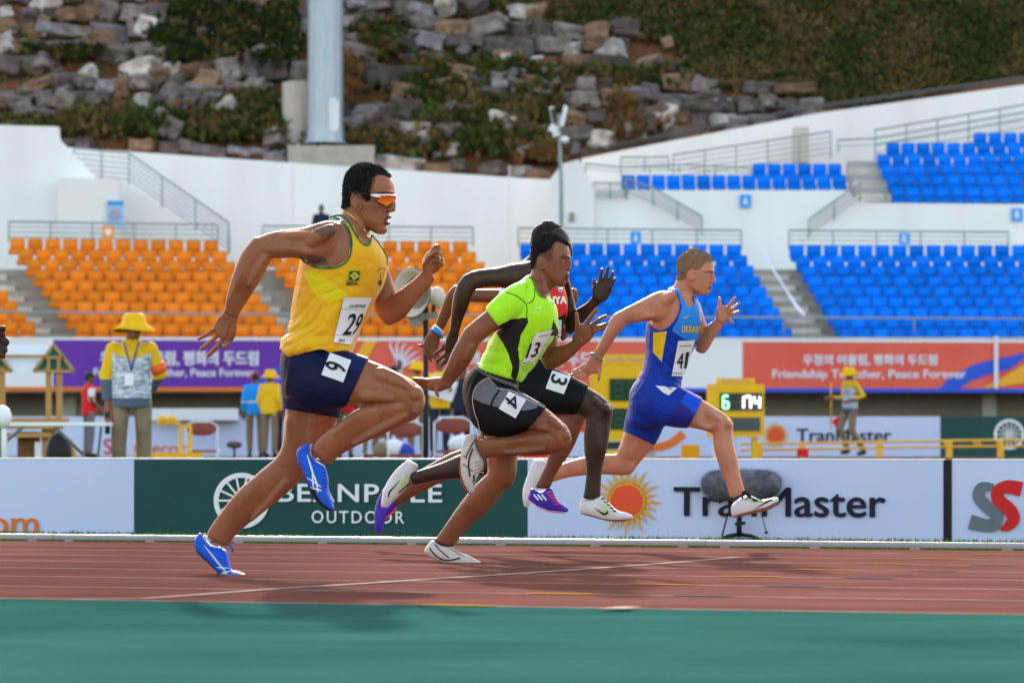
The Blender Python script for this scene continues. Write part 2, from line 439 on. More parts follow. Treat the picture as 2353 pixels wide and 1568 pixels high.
def sunlogo(fn, cx, cy, r, R, mr, my, parent, n=24):
    vs = []; fs = []
    for i in range(n):
        a = 2 * math.pi * i / n; da = math.pi / n
        q = len(vs); L_ = R * (1.0 if i % 2 == 0 else .86)
        vs += [fn(cx + math.cos(a - da) * r * 1.12, cy + math.sin(a - da) * r * 1.12), fn(cx + math.cos(a + .06) * L_, cy + math.sin(a + .06) * L_), fn(cx + math.cos(a + da) * r * 1.12, cy + math.sin(a + da) * r * 1.12)]
        fs.append((q, q + 1, q + 2))
    mk('sun_rays', vs, fs, my, parent)
    disc('sun_ring', fn, cx, cy, r * 1.2, my, parent)
    f2 = lambda u, v: fn(u, v) + Vector((-.003 * ST, -.003 * CT, 0)) if fn is bfn else fn(u, v) + Vector((0, -.006, 0))
    disc('sun_disc', f2, cx, cy, r, mr, parent)
bfn = lambda u, v: BP(u, v, .01)
wheel(bfn, 556, 1149, 64, M_white, b2)
sunlogo(bfn, 1441, 1150, 37, 85, M_sunr, M_suny, b3)
z5 = lambda x, y: ((2800 + x / 3.361) / S, (1500 + y / 3.361) / S)
ribbon('grey_letter', bfn, [z5(2010, 540), (z5(1880, 555)), z5(1835, 650), z5(1920, 765), z5(2040, 870), z5(2010, 980), z5(1900, 985), z5(1735, 945)], [12, 26, 28, 28, 30, 28, 30, 34], M_greyp, b4)
ribbon('red_letter', lambda u, v: BP(u, v, .013), [z5(2330, 575), z5(2170, 545), z5(2055, 600), z5(2070, 700), z5(2190, 810), z5(2240, 910), z5(2170, 1000), z5(2085, 1035)], [34, 30, 28, 30, 31, 28, 22, 6], M_redp, b4)

# ================================================================== concrete stand, seats
M_conc = mat('concrete', (0.42, 0.37, 0.30), 0.85, (0.30, 0.265, 0.215), 1.2, bump=0.3, bscale=12)
M_pale_tread = mat('pale_tread_concrete', (0.74, 0.67, 0.56), 0.85, (0.55, 0.49, 0.40), 2.5, bump=0.3, bscale=12)  # paler than the rows: light tread, dark riser banding put into the colour
M_riser = mat('concrete_riser', (0.2, 0.18, 0.15), 0.9, (0.15, 0.14, 0.12), 1.2)
M_wall = mat('white_wall', (0.91, 0.90, 0.88), 0.75, (0.80, 0.785, 0.76), 0.9, bump=0.12, bscale=3, contrast=0.7, stretch=(1, 1, .16))
M_wall2 = mat('cream_wall', (0.84, 0.82, 0.77), 0.8, (0.79, 0.77, 0.73), 0.4, bump=0.1, bscale=3)
def rowD(i): return 97.0 - 0.75 * i
def rowZ(i): return HC + (HZ - (552 + 24.0 * i)) * rowD(i) / F
gs = empty('grandstand', (0, 92, 0)); tag(gs, kind='structure')
for i in range(0, 10):
    D = rowD(i); zt = rowZ(i) - .80; zb = rowZ(i + 1) - .80
    b = MB(); b.box((0, D + .22, (zt + zb - .4) / 2), (64, .752, zt - zb + .4), mi=0)
    b.v = [Vector(v) for v in b.v]
    o = b.build('step', [M_conc], gs)
# half steps in the aisles
def aisle(uL0, uR0, sh, i0=0, i1=10):
    for i in range(i0, i1):
        D = rowD(i); zt = rowZ(i) - .80; zb = rowZ(i + 1) - .80
        uL = uL0 + sh * i; uR = uR0 + sh * i
        xL = (uL - 1176) * D / F; xR = (uR - 1176) * D / F
        b = MB(); b.box(((xL + xR) / 2, D - .155 - .13, (zt + zb) / 2 - .08), (xR - xL, .26, (zt - zb) * .5), mi=0)
        b.build('aisle_step', M_pale_tread, gs)
aisle(-60, 20, 20); aisle(512, 585, 20); aisle(1106, 1190, 16); aisle(1708, 1810, 14.5)

def seat_mesh(name, m):
    bm = bmesh.new()
    def rb(c, sz, bev):
        r = bmesh.ops.create_cube(bm, size=1); vv = r['verts']
        for v in vv: v.co = Vector((v.co.x * sz[0] + c[0], v.co.y * sz[1] + c[1], v.co.z * sz[2] + c[2]))
        es = list({e for v in vv for e in v.link_edges})
        bmesh.ops.bevel(bm, geom=es, offset=bev, segments=2, affect='EDGES')
    rb((0, .0, -.155), (.405, .05, .34), .022)
    rb((0, -.2, -.335), (.42, .40, .06), .025)
    rb((0, -.385, -.40), (.40, .045, .12), .018)
    for v in bm.verts:
        if v.co.z > -.3: v.co.y += .06 * (v.co.z + .3) - .18 * (v.co.x ** 2)
    me = bpy.data.meshes.new(name); bm.to_mesh(me); bm.free(); me.materials.append(m)
    for p in me.polygons: p.use_smooth = True
    return me
M_so = mat('orange_seat_plastic', (0.78, 0.19, 0.012), 0.5, (0.88, 0.26, 0.02), 1.3, spec=.1)
M_sb = mat('blue_seat_plastic', (0.001, 0.14, 0.70), 0.5, (0.002, 0.22, 0.86), 1.3, spec=.1)
vary(M_so, .84, 1.1); vary(M_sb, .8, 1.12)
me_o = seat_mesh('orange_seat', M_so); me_b = seat_mesh('blue_seat', M_sb)
ordn = lambda i: ['top', 'second', 'third', 'fourth', 'fifth', 'sixth', 'seventh', 'eighth', 'ninth', 'tenth', 'eleventh', 'twelfth', 'thirteenth', 'fourteenth', 'fifteenth', 'sixteenth'][i]
M_bracket = mat('seat_bracket', (0.05, 0.05, 0.05), 0.6)
me_br = None
def place_seat(me, u, v, D, label, group):
    p = PV(u, v, D)
    o = bpy.data.objects.new('orange_seat' if me is me_o else 'blue_seat', me); COL.objects.link(o)
    o.location = p; o.rotation_euler = (random.uniform(-.02, .02), 0, random.uniform(-.015, .015))
    tag(o, label, 'seat', group)
    return o
rng = random.Random(5)
def bank(me, uL, pitch, n, sh, v0, sl, rows, colour, where, group):
    for i in rows:
        for j in range(n):
            u = uL + pitch * (j + .36) + sh * i
            if u < -22 or u > 2374: continue
            v = v0 + 24.0 * i + sl * (u - uL)
            place_seat(me, u, v, rowD(i), '%s seat, %s row down, %s from left, %s' % (colour, ordn(i), ordn(j), where), group)
bank(me_o, 26, 40.4, 12, 19.0, 548, .012, range(9), 'orange', 'left orange block', 'orange seats in the lower stand')
bank(me_o, 598, 40.4, 12, 19.5, 553, .004, range(9), 'orange', 'middle orange block', 'orange seats in the lower stand')
bank(me_o, -560, 40.4, 12, 20.5, 546, .004, range(3, 9), 'orange', 'orange block at left edge', 'orange seats in the lower stand')
bank(me_b, 1197, 39.5, 13, 14.5, 561, .004, range(10), 'blue', 'middle blue block', 'blue seats in the lower stand')
bank(me_b, 1816, 39.3, 14, 14.5, 564, .0, range(10), 'blue', 'right blue block', 'blue seats in the lower stand')
# upper deck seats
def urow(me, us, v, D, name, where):
    for j, u in enumerate(us):
        place_seat(me, u, v, D, 'blue seat, %s, %s from left, %s' % (name, ordn(j), where), 'blue seats in the upper deck')
U1 = 'small upper block'; U2 = 'large upper block'
urow(me_b, [1744 + 34.6 * j for j in range(6)], 377, 104.5, 'rear row', U1)
urow(me_b, [1443 + 34.6 * j for j in range(15)], 403, 103.7, 'front row', U1)
for i, (u0, v) in enumerate([(2251, 306), (2051, 329), (2030, 355), (2040, 381), (2052, 406), (2063, 433)]):
    urow(me_b, [u0 + 34.8 * j for j in range(20) if u0 + 34.8 * j < 2374], v, 106.5 - .75 * i, ordn(i) + ' row down', U2)
# upper deck steps
for i, (ua, ub, v, D) in enumerate([(1735, 1950, 377, 104.5), (1425, 1960, 403, 103.7)]):
    z = HC + (HZ - v) * D / F - .8; xa = (ua - 1176) * D / F; xb = (ub - 1176) * D / F
    b = MB(); b.box(((xa + xb) / 2, D + .1, z - .5), (xb - xa, .74, 1.0)); b.build('upper_step', M_conc, gs)
for i, v in enumerate([306, 329, 355, 381, 406, 433]):
    D = 106.5 - .75 * i; z = HC + (HZ - v) * D / F - .8
    u0 = [2240, 2020, 2005, 2015, 2030, 2040][i]
    xa = (u0 - 1176) * D / F; xb = 20
    b = MB(); b.box(((xa + xb) / 2, D + .1, z - .5), (xb - xa, .74, 1.0)); b.build('upper_step', M_conc, gs)
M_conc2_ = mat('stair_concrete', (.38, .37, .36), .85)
for i in range(7):     # grey stairs between the two upper blocks
    v = 372 + i * 15; D = 106 - .5 * i; xa = (1945 + i * 4 - 1176) * D / F; xb = (2030 + i * 3 - 1176) * D / F
    z = HC + (HZ - v) * D / F
    b = MB(); b.box(((xa + xb) / 2, D, z - .3), (xb - xa, .5, .6)); b.build('upper_stair', M_pale_tread if i % 2 else M_conc2_, gs)

# walls
def wallpoly(name, pts, D, th, m, label=None, kind='structure', bottom=None):
    b = MB(); b.prism([PV(u, v, D) for u, v in pts], (0, th, 0)); o = b.build(name, m, kind=kind); return o
wallpoly('stand_back_wall', [(-1100, 318), (163, 339), (672, 374), (739, 379), (1262, 413), (1262, 640), (-1100, 640)], 104, .4, M_wall)
wallpoly('stair_wall', [(219, 408), (271, 411), (425, 514), (560, 604), (560, 640), (219, 640)], 101.0, .35, M_wall2)
wallpoly('side_wall', [(-1100, 260), (132, 291), (134, 319), (219, 408), (219, 640), (-1100, 640)], 100.2, .5, M_wall)
wallpoly('stair_block', [(132.5, 408), (271, 411), (272, 640), (132.5, 640)], 99.2, .9, M_wall2)
wallpoly('corner_pier', [(1262, 413), (1292, 376), (1330, 366), (1366, 437), (1366, 640), (1262, 640)], 101.0, 1.2, M_wall)
wallpoly('deck_front_wall', [(1366.5, 437), (1950, 437), (1960, 452), (1992, 466), (2460, 470), (2460, 640), (1366.5, 640)], 101.4, .3, M_wall)
wallpoly('stand_rear_wall', [(1336, 364), (1478, 336), (1879, 260), (2460, 180), (2460, 470), (1336, 470)], 110, .4, M_wall)
b = MB(); b.box((2, 99.9, rowZ(0) - .95), (64, 5.2, .25)); b.build('rear_walkway', M_conc, kind='structure')
# expansion joints in the back wall
for u in (672, 1170):
    b = MB(); p = PV(u, 600, 103.99); q = PV(u, 380, 103.99); b.bar(p, q, .03, .03); b.build('wall_joint', M_wall2, kind='structure')
# parapet with banners, recess, ground floor wall
M_par = mat('parapet_concrete', (0.55, 0.55, 0.52), 0.8, (0.45, 0.45, 0.42), 0.8)
M_rec = mat('recess_wall', (0.40, 0.43, 0.39), 0.9, (0.33, 0.36, 0.33), 0.5)
PD = 89.4
def zP(v, D): return HC + (HZ - v) * D / F
b = MB(); b.box((2, PD + .2, (zP(774, PD) + zP(900, PD)) / 2), (66, .3, zP(774, PD) - zP(900, PD))); b.build('stand_parapet', M_par, kind='structure')
b = MB(); b.box((2, PD + 2.2, zP(900, PD) + .15), (66, 3.7, .25)); b.build('recess_ceiling', M_rec, kind='structure')
b = MB(); b.box((2, PD + 3.2, 1.0), (66, .3, 3.0)); b.build('recess_back_wall', M_rec, kind='structure')
for u in (590, 1030, 1490, 2270, 160):
    p = PV(u, 1000, PD + 1.5); b = MB(); b.box((p.x, p.y, 1.2), (.35, .35, 2.2)); b.build('recess_column', M_rec, kind='structure')
# outer track and service ground behind the infield
b = MB(); b.box((2, 75, .30), (90, 38, .24)); b.build('outer_track', M_red, kind='structure')

# banners
M_purple = mat('banner_purple', (0.13, 0.032, 0.34), 0.6, (0.16, 0.04, 0.39), 0.6)
M_coral = mat('banner_coral', (0.72, 0.105, 0.07), 0.6, (0.78, 0.14, 0.085), 0.6)
M_bancy = mat('banner_yellow', (0.85, 0.42, 0.03), 0.6); M_banb = mat('banner_blue', (0.03, 0.1, 0.62), 0.6)
M_lett = mat('banner_lettering', (0.75, 0.72, 0.8), 0.6)
pfn = lambda u, v: PV(u, v, PD - .03)
def banner(u0, u1, m, label, trim=None):
    e = empty('banner', PV((u0 + u1) / 2, 900, PD - .02), label, 'banner')
    dv = lambda u: (u - 0) * .0028
    mk('cloth', [PV(u0, 779 + dv(u0), PD), PV(u1, 779 + dv(u1), PD), PV(u1, 896 + dv(u1) * .6, PD), PV(u0, 896 + dv(u0) * .6, PD)] , [(0, 3, 2, 1)], m, e)
    mk('top_hem', [PV(u0, 774 + dv(u0), PD - .02), PV(u1, 774 + dv(u1), PD - .02), PV(u1, 780 + dv(u1), PD - .02), PV(u0, 780 + dv(u0), PD - .02)], [(0, 3, 2, 1)], M_white, e)
    if trim: mk('bottom_trim', [PV(u0, 888 + dv(u0) * .6, PD - .02), PV(u1, 888 + dv(u1) * .6, PD - .02), PV(u1, 897 + dv(u1) * .6, PD - .02), PV(u0, 897 + dv(u0) * .6, PD - .02)], [(0, 3, 2, 1)], trim, e)
    return e
def ptext(parent, s, u0, u1, v0, v1, m=None, off=.01, slope=0, D=None):
    D = D or (PD - .04); O = PV(u0, v1, D); return flat_text('lettering', s, O, Vector((1, 0, 0)), UP, (u1 - u0) * D / F, (v1 - v0) * D / F, m or M_lett, parent, offset=off)
bn0 = banner(-60, 122, M_white, 'white banner panel at the far left end of the parapet', M_orange)
bn1 = banner(122, 790, M_purple, 'purple banner with white lettering and an orange hem', M_orange)
ptext(bn1, '우정의 어울림, 평화의 두드림', 229, 594, 806, 840, off=.03)
ptext(bn1, 'Friendship Together, Peace Forever', 215, 586, 846, 870, off=.02)
poly2('blue_swirl', pfn, [(560, 888), (600, 868), (650, 830), (700, 810), (760, 800), (790, 800), (790, 860), (720, 880), (700, 888)], M_banb, bn1)
bn2 = banner(790, 1492, M_coral, 'coral banner with a yellow diagonal sweep behind the runners', M_banb)
poly2('yellow_sweep', pfn, [(790, 885), (800, 850), (838, 782), (866, 782), (830, 850), (812, 888)], M_bancy, bn2)
for k in range(6):
    a = .25 + k * .3; c_, s_ = math.cos(a), math.sin(a)
    ribbon('plume', pfn, [(905 + 4 * k, 856), (905 + 20 * c_ + 2 * k, 846 - 20 * s_), (905 + 50 * c_, 836 - 44 * s_), (905 + 60 * c_ + 6, 830 - 46 * s_)], [2, 6, 4, 1], M_lett, bn2)
ptext(bn2, '우정의 어울림, 평화의 두드림', 1020, 1385, 808, 842, off=.03)
ptext(bn2, 'Friendship Together, Peace Forever', 1010, 1400, 848, 872, off=.02)
bn3 = banner(1492, 1705, M_white, 'plain white panel between the two coral banners', M_banb)
bn4 = banner(1705, 2286, M_coral, 'coral banner with white lettering and a blue swirl at its right end', M_banb)
ptext(bn4, '우정의 어울림, 평화의 두드림', 1844, 2153, 814, 839, off=.03)
ptext(bn4, 'Friendship Together, Peace Forever', 1774, 2219, 849, 874, off=.02)
z8 = lambda x, y: ((2700 + x / 2.941) / S, (1100 + y / 2.941) / S)
poly2('blue_swirl', pfn, [z8(1510, 670), z8(1560, 600), z8(1640, 540), z8(1840, 430), z8(2050, 375), z8(2068, 372), z8(2068, 505), z8(1950, 545), z8(1800, 600), z8(1715, 665)], M_banb, bn4)
poly2('yellow_swirl', pfn, [z8(1940, 660), z8(2068, 590), z8(2068, 660)], M_bancy, bn4)
bn5 = banner(2290, 2460, M_coral, 'end banner at the right edge with blue and yellow waves', M_banb)
poly2('blue_swirl', pfn, [z8(2084, 370), z8(2200, 345), z8(2353, 310), z8(2500, 260), z8(2500, 300), z8(2353, 370), z8(2200, 480), z8(2084, 505)], M_banb, bn5)
poly2('yellow_swirl', pfn, [z8(2084, 590), z8(2200, 520), z8(2353, 430), z8(2500, 360), z8(2500, 600), z8(2353, 610), z8(2084, 655)], M_bancy, bn5)
b = MB(); b.bar(PV(2288, 772, PD - .1), PV(2288, 892, PD - .1), .10, .05)
b.build('banner_post', M_lett, label='pale post standing between the two right-hand banners', category='post')

# far boards
FD = 66.0
def fboard(u0, u1, m, label):
    z0 = .42; z1 = zP(956, FD); xa = (u0 - 1176) * FD / F; xb = (u1 - 1176) * FD / F
    e = empty('advertising_board', ((xa + xb) / 2, FD, z0), label, 'advertising board')
    b = MB(); b.box(((xa + xb) / 2, FD + .05, (z0 + z1) / 2), (xb - xa - .01, .08, z1 - z0)); b.build('panel', m, e); return e
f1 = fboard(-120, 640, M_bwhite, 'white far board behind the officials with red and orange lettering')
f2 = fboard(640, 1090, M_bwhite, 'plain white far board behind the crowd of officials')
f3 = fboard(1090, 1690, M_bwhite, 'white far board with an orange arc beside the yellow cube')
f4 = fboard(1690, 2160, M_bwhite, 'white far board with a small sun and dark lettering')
f5 = fboard(2161, 2700, M_bgreen, 'dark green far board with a white wheel emblem')
ffn = lambda u, v: PV(u, v, FD - .005)
ptext(f1, 'SK', 238, 290, 1007, 1043, M_redp, D=FD - .005); ptext(f1, 'telecom', 306, 440, 1013, 1043, M_orange, D=FD - .005)
ribbon('orange_arc', ffn, [(1450, 1024), (1500, 1028), (1540, 1018), (1570, 995)], [16, 18, 19, 20], M_orange, f3)
sunlogo(ffn, 1782, 999, 17, 35, M_sunr, M_suny, f4)
ptext(f4, 'TranMaster', 1829, 2048, 984, 1014, M_ink, D=FD - .005, off=.018)
wheel(ffn, 2318, 997, 35, M_white, f5)

# railings
M_rail = mat('rail_metal', (0.26, 0.32, 0.31), 0.5)
M_raild = mat('rail_dark', (0.11, 0.12, 0.13), 0.5)
def railing(tops, hV, D, nb, spacing, label, m=None, r=.028, dz=None):
    m = m or M_rail
    pts = [PV(u, v, D) for u, v in tops]; h = hV * D / F
    e = empty('railing', pts[0] - UP * h, label, 'railing')
    b = MB(); b.tube(pts, r, 6); b.build('top_rail', m, e, True)
    for k in range(1, nb + 1):
        b = MB(); b.tube([p - UP * (h * k / (nb + 1)) for p in pts], r * .55, 5); b.build('lower_rail', m, e, True)
    for a, c in zip(pts[:-1], pts[1:]):
        L_ = (c - a).length; n = max(1, round(L_ / spacing))
        for i in range(n + (1 if c is pts[-1] else 0)):
            p = a.lerp(c, i / n); b = MB(); b.tube([p, p - UP * h], r * .8, 6); b.build('post', m, e, True)
railing([(20, 509), (500, 516)], 47, 98.2, 3, 1.18, 'grey railing behind the top row of the left orange block')
railing([(603, 519), (1087, 522)], 47, 98.2, 3, 1.18, 'grey railing behind the top row of the middle orange block')
railing([(1190, 524), (1703, 529)], 45, 98.2, 3, 1.18, 'grey railing behind the top row of the middle blue block')
railing([(1812, 529), (2316, 533)], 45, 98.2, 3, 1.18, 'grey railing behind the top row of the right blue block')
railing([(170, 340), (296, 352), (525, 512)], 72, 101.0, 5, 1.0, 'sloping stair railing against the white wall at the left')
railing([(525, 512), (527, 560)], 20, 100.2, 1, 1.0, 'short newel at the foot of the left stair railing')
railing([(1363, 420), (1440, 421)], 38, 101.2, 4, .5, 'short railing at the left end of the small upper block')
railing([(1436, 408), (1500, 432), (1612, 498)], 42, 101.1, 3, .9, 'stair railing falling to the right below the small upper block')
railing([(1857, 505), (1975, 421), (2035, 420)], 44, 101.1, 3, .9, 'stair railing rising to the right toward the grey stairs')
railing([(1345, 376), (1426, 384), (1560, 378), (1725, 386)], 20, 104.2, 1, 1.1, 'low railing behind the front row of the small upper block')
railing([(1426, 362), (1536, 360)], 34, 107, 2, .8, 'short level railing high at the left of the upper deck')
railing([(1546, 356), (1908, 302)], 62, 107.5, 4, 1.05, 'rising railing behind the small upper block')
railing([(1925, 322), (2010, 318), (2440, 243)], 28, 108.3, 1, 1.05, 'lower handrail rising beside the large upper block')
railing([(2010, 299), (2440, 226)], 70, 108.6, 3, 1.05, 'rising railing behind the large upper block')
railing([(1300, 352), (1345, 345), (1879, 243), (2440, 165)], 13, 111.5, 1, 1.6, 'dark rail along the top of the rear wall', M_raild)
railing([(-30, 716), (670, 722)], 40, 90.6, 0, 3.3, 'single rail in front of the left orange seats')
railing([(770, 722), (1110, 724)], 40, 90.6, 0, 3.3, 'single rail in front of the middle orange seats')
railing([(1200, 727), (2400, 732)], 40, 90.6, 0, 3.3, 'single rail in front of the blue seats')

# stand signs
M_signb = mat('sign_blue', (0.02, 0.32, 0.85), 0.5); M_signo = mat('sign_orange', (0.85, 0.35, 0.03), 0.5); M_pale = mat('poster_pale_blue', (0.35, 0.55, 0.85), 0.5)
def sign(u0, u1, v0, v1, D, m, txt, label):
    a = PV(u0, v1, D); c = PV(u1, v0, D); e = empty('sign', ((a.x + c.x) / 2, D, a.z), label, 'sign')
    b = MB(); b.box(((a.x + c.x) / 2, D + .02, (a.z + c.z) / 2), (c.x - a.x, .03, c.z - a.z)); b.build('plate', m, e)
    if txt: ptext(e, txt, u0 + (u1 - u0) * .28, u1 - (u1 - u0) * .28, v0 + (v1 - v0) * .22, v1 - (v1 - v0) * .22, M_white, D=D - .01, off=.04)
    else: disc('round_mark', lambda u, v: PV(u, v, D - .01), (u0 + u1) / 2, (v0 + v1) / 2, (u1 - u0) * .3, M_white, e, n=16)
    return e
sign(1448, 1473, 532, 561, 97.9, M_signb, 'A', 'blue sign A on the railing of the middle blue block')
sign(2065, 2090, 536, 561, 97.9, M_signb, 'B', 'blue sign B on the railing of the right blue block')
sign(1700, 1725, 447, 477, 101.3, M_signb, 'A', 'blue sign A on the white wall under the small upper block')
sign(2324, 2349, 478, 508, 101.3, M_signb, 'B', 'blue sign B on the white wall at the right edge')
sign(235, 262, 518, 548, 97.9, M_signo, None, 'orange sign on the railing of the left orange block')
pe = empty('wall_poster', PV(265, 523, 99.1), 'pale blue poster with a round figure on the left wall', 'poster')
b = MB(); b.prism([PV(246, 461, 99.1), PV(284, 461, 99.1), PV(284, 523, 99.1), PV(246, 523, 99.1)], (0, .04, 0)); b.build('sheet', M_pale, pe)
b = MB(); b.prism([PV(246, 461, 99.05), PV(284, 461, 99.05), PV(284, 469, 99.05), PV(246, 469, 99.05)], (0, .03, 0)); b.build('header', M_signb, pe)
disc('round_figure', lambda u, v: PV(u, v, 99.03), 263, 492, 12, mat('poster_grey', (.4, .35, .42)), pe)
# wall cabinet and vent
M_cab = mat('cabinet_beige', (0.55, 0.5, 0.42), 0.7, (0.6, 0.56, 0.5), 1)
b = MB(); b.prism([PV(1823, 292, 108.9), PV(1858, 292, 108.9), PV(1858, 372, 108.9), PV(1823, 372, 108.9)], (0, .5, 0))
b.build('service_cabinet', M_cab, label='beige service cabinet behind the rear railing of the small upper block', category='cabinet')
b = MB(); b.prism([PV(1308, 488, 100.9), PV(1319, 488, 100.9), PV(1319, 508, 100.9), PV(1308, 508, 100.9)], (0, .1, 0))
b.build('wall_box', mat('olive_box', (.3, .28, .2)), label='small olive box fixed to the white corner pier', category='wall box')
# ribbon of white tape over the aisle
b = MB(); b.tube([PV(x, y, d) for x, y, d in [(1742, 560, 97), (1775, 618, 95.8), (1805, 665, 94), (1830, 705, 92.5), (1848, 724, 91)]], [.006, .03, .022, .05, .03], 6)
b.build('tape', mat('white_tape', (.72, .76, .9)), label='loose white tape hanging across the aisle between the blue blocks', category='tape')

# ================================================================== mast, cabinet, camera pole
M_galv = mat('galvanised_steel', (0.40, 0.46, 0.52), 0.42, (0.33, 0.39, 0.45), 3, metal=0.35, stretch=(6, 6, .4))
M_conc2 = mat('cast_concrete', (0.42, 0.39, 0.34), 0.85, (0.32, 0.29, 0.26), 2.5, bump=.4, bscale=14)
ms = empty('floodlight_mast', PV(747, 330, 111.3), 'thick grey steel mast on a concrete block in front of the boulders', 'mast')
q = 111.3 / F; c0 = PV(747, 330, 111.3)
b = MB(); zz = [0, .22, .55, 4.5, 9, 22]; rr = [44 * q, 43 * q, 41 * q, 40 * q, 39 * q, 34 * q]
b.tube([c0 + UP * z for z in zz], rr, 12); b.build('shaft', M_galv, ms)
b = MB(); b.tube([c0 + Vector((0, 0, .0)), c0 + UP * .06], 50 * q, 12); b.build('base_flange', M_galv, ms)
b = MB()
b.box(c0 + Vector((22 * q, -40 * q, 62 * q)), (24 * q, 3 * q, 54 * q)); b.ellipsoid(c0 + Vector((22 * q, -40 * q, 89 * q)), (12 * q, 2 * q, 12 * q)); b.ellipsoid(c0 + Vector((22 * q, -40 * q, 35 * q)), (12 * q, 2 * q, 12 * q))
b.build('hatch', mat('hatch_pale', (.6, .66, .7), .35), ms)
b = MB(); b.prism([PV(660, 334, 110.6), PV(860, 334, 110.6), PV(858, 400, 110.6), PV(662, 400, 110.6)], (0, 1.6, 0))
b.build('mast_base', M_conc2, label='grey concrete base block under the steel mast', category='concrete block')
b = MB(); b.tube([PV(680, 345, 112.6), PV(680, 190, 112.6)], 32 * q, 16)
b.build('concrete_pillar', mat('pillar_concrete', (.5, .45, .38), .8, (.44, .4, .34), 2), label='round concrete pillar just left of the steel mast', category='pillar')
cp = empty('camera_pole', PV(1288, 640, 100.5), 'slim grey pole with white camera boxes at the stand corner', 'pole')
b = MB(); b.tube([PV(1290, 640, 100.5), PV(1289, 420, 100.5), PV(1284, 262, 100.5)], [.06, .055, .045], 8); b.build('pole', M_rail, cp, True)
for (u0, v0, u1, v1, w) in [(1266, 246, 1275, 285, .13), (1300, 243, 1290, 290, .12), (1262, 292, 1280, 300, .2), (1270, 312, 1284, 306, .1)]:
    b = MB(); b.bar(PV(u0, v0, 100.3), PV(u1, v1, 100.3), w, w); b.build('camera_box', M_white, cp)
b = MB(); b.bar(PV(1268, 250, 100.2), PV(1276, 284, 100.2), .09, .1); b.build('lens_hood', M_black, cp)
b = MB(); b.ellipsoid(PV(1297, 321, 100.4), (.13, .13, .1)); b.build('dome', M_white, cp, True)
b = MB(); b.bar(PV(1284, 330, 100.5), PV(1322, 330, 100.5), .04); b.bar(PV(1318, 352, 100.5), PV(1326, 326, 100.5), .2, .15); b.build('bracket_box', M_raild, cp)

# ================================================================== hillside
HB, HS = 8.35, 0.82
def hill_base(x, y):
    t = y - 110.0
    z = HB + (t * HS if t < 22 else 22 * HS + (t - 22) * .42)
    return z
def hill_z(x, y):
    n = noise.noise(Vector((x * .35, y * .35, 0))) * .25 + noise.noise(Vector((x * 1.3, y * 1.3, 3))) * .12
    return hill_base(x, y) + n - .18
def hd(v): return (HC - HB + 110 * HS) / (HS - (HZ - v) / F)
M_hill = mat('hill_soil', (0.27, 0.095, 0.04), 0.95, (0.10, 0.062, 0.028), 0.9, bump=0.8, bscale=5, detail=9)
grid_mesh('hillside', [-60 + .8 * i for i in range(151)], [108.5 + .7 * j for j in range(30)] + [130 + 5 * j for j in range(12)], hill_z, M_hill)

def boulder_meshes():
    out = []; cols = [((.28, .225, .20), (.11, .085, .076)), ((.16, .125, .11), (.065, .05, .047)), ((.62, .55, .49), (.26, .21, .18)), ((.28, .165, .10), (.13, .08, .05)), ((.29, .25, .255), (.12, .105, .11))]
    ms_ = [mat('boulder_stone_%s' % w, c[0], .9, c[1], 2.2, bump=.9, bscale=7, detail=8) for w, c in zip(['grey', 'dark', 'pale', 'brown', 'bluish'], cols)]
    for m_ in ms_: vary(m_, .7, 1.3)
    for k in range(20):
        bm = bmesh.new(); bmesh.ops.create_cube(bm, size=1.0)
        bmesh.ops.subdivide_edges(bm, edges=bm.edges[:], cuts=2, use_grid_fill=True)
        rs = Vector((k * 3.1, k * 1.7, 0))
        for v in bm.verts:
            c = v.co.copy(); n = c.normalized()
            f = .72 + .28 * (max(abs(c.x), abs(c.y), abs(c.z)) * 2) / (c.length * 2 + 1e-6)
            d = noise.noise(c * 1.6 + rs) * .34 + noise.noise(c * 4 + rs) * .1
            v.co = Vector((c.x, c.y, c.z)) * .82 + n * (.09 + d * .5)
            v.co.x *= 1 + .25 * noise.noise(rs + Vector((0, 0, c.z * 2)))
        bmesh.ops.subdivide_edges(bm, edges=bm.edges[:], cuts=1, use_grid_fill=True, smooth=.3)
        for v in bm.verts: v.co += v.co.normalized() * noise.noise(v.co * 6 + rs) * .035
        me = bpy.data.meshes.new('boulder'); bm.to_mesh(me); bm.free(); me.materials.append(ms_[[0, 1, 2, 0, 3, 4, 1, 0, 1, 3][k % 10]])
        for p in me.polygons: p.use_smooth = False
        out.append(me)
    return out
BM = boulder_meshes()
slope = empty('boulder_slope', (0, 112, 8.5)); tag(slope, kind='structure')
def wall_top(u): return 339 + (u - 163) * .068 if u < 1300 else 364 - (u - 1336) * .192
nb_ = 0
rng = random.Random(21)
rowsB = [(366, 30, 0.055), (322, 42, .04), (285, 44, .035), (247, 46, .03), (207, 46, .03), (168, 44, .03), (128, 46, .03), (88, 46, .03), (48, 46, .035), (8, 44, .035), (-28, 42, .03)]
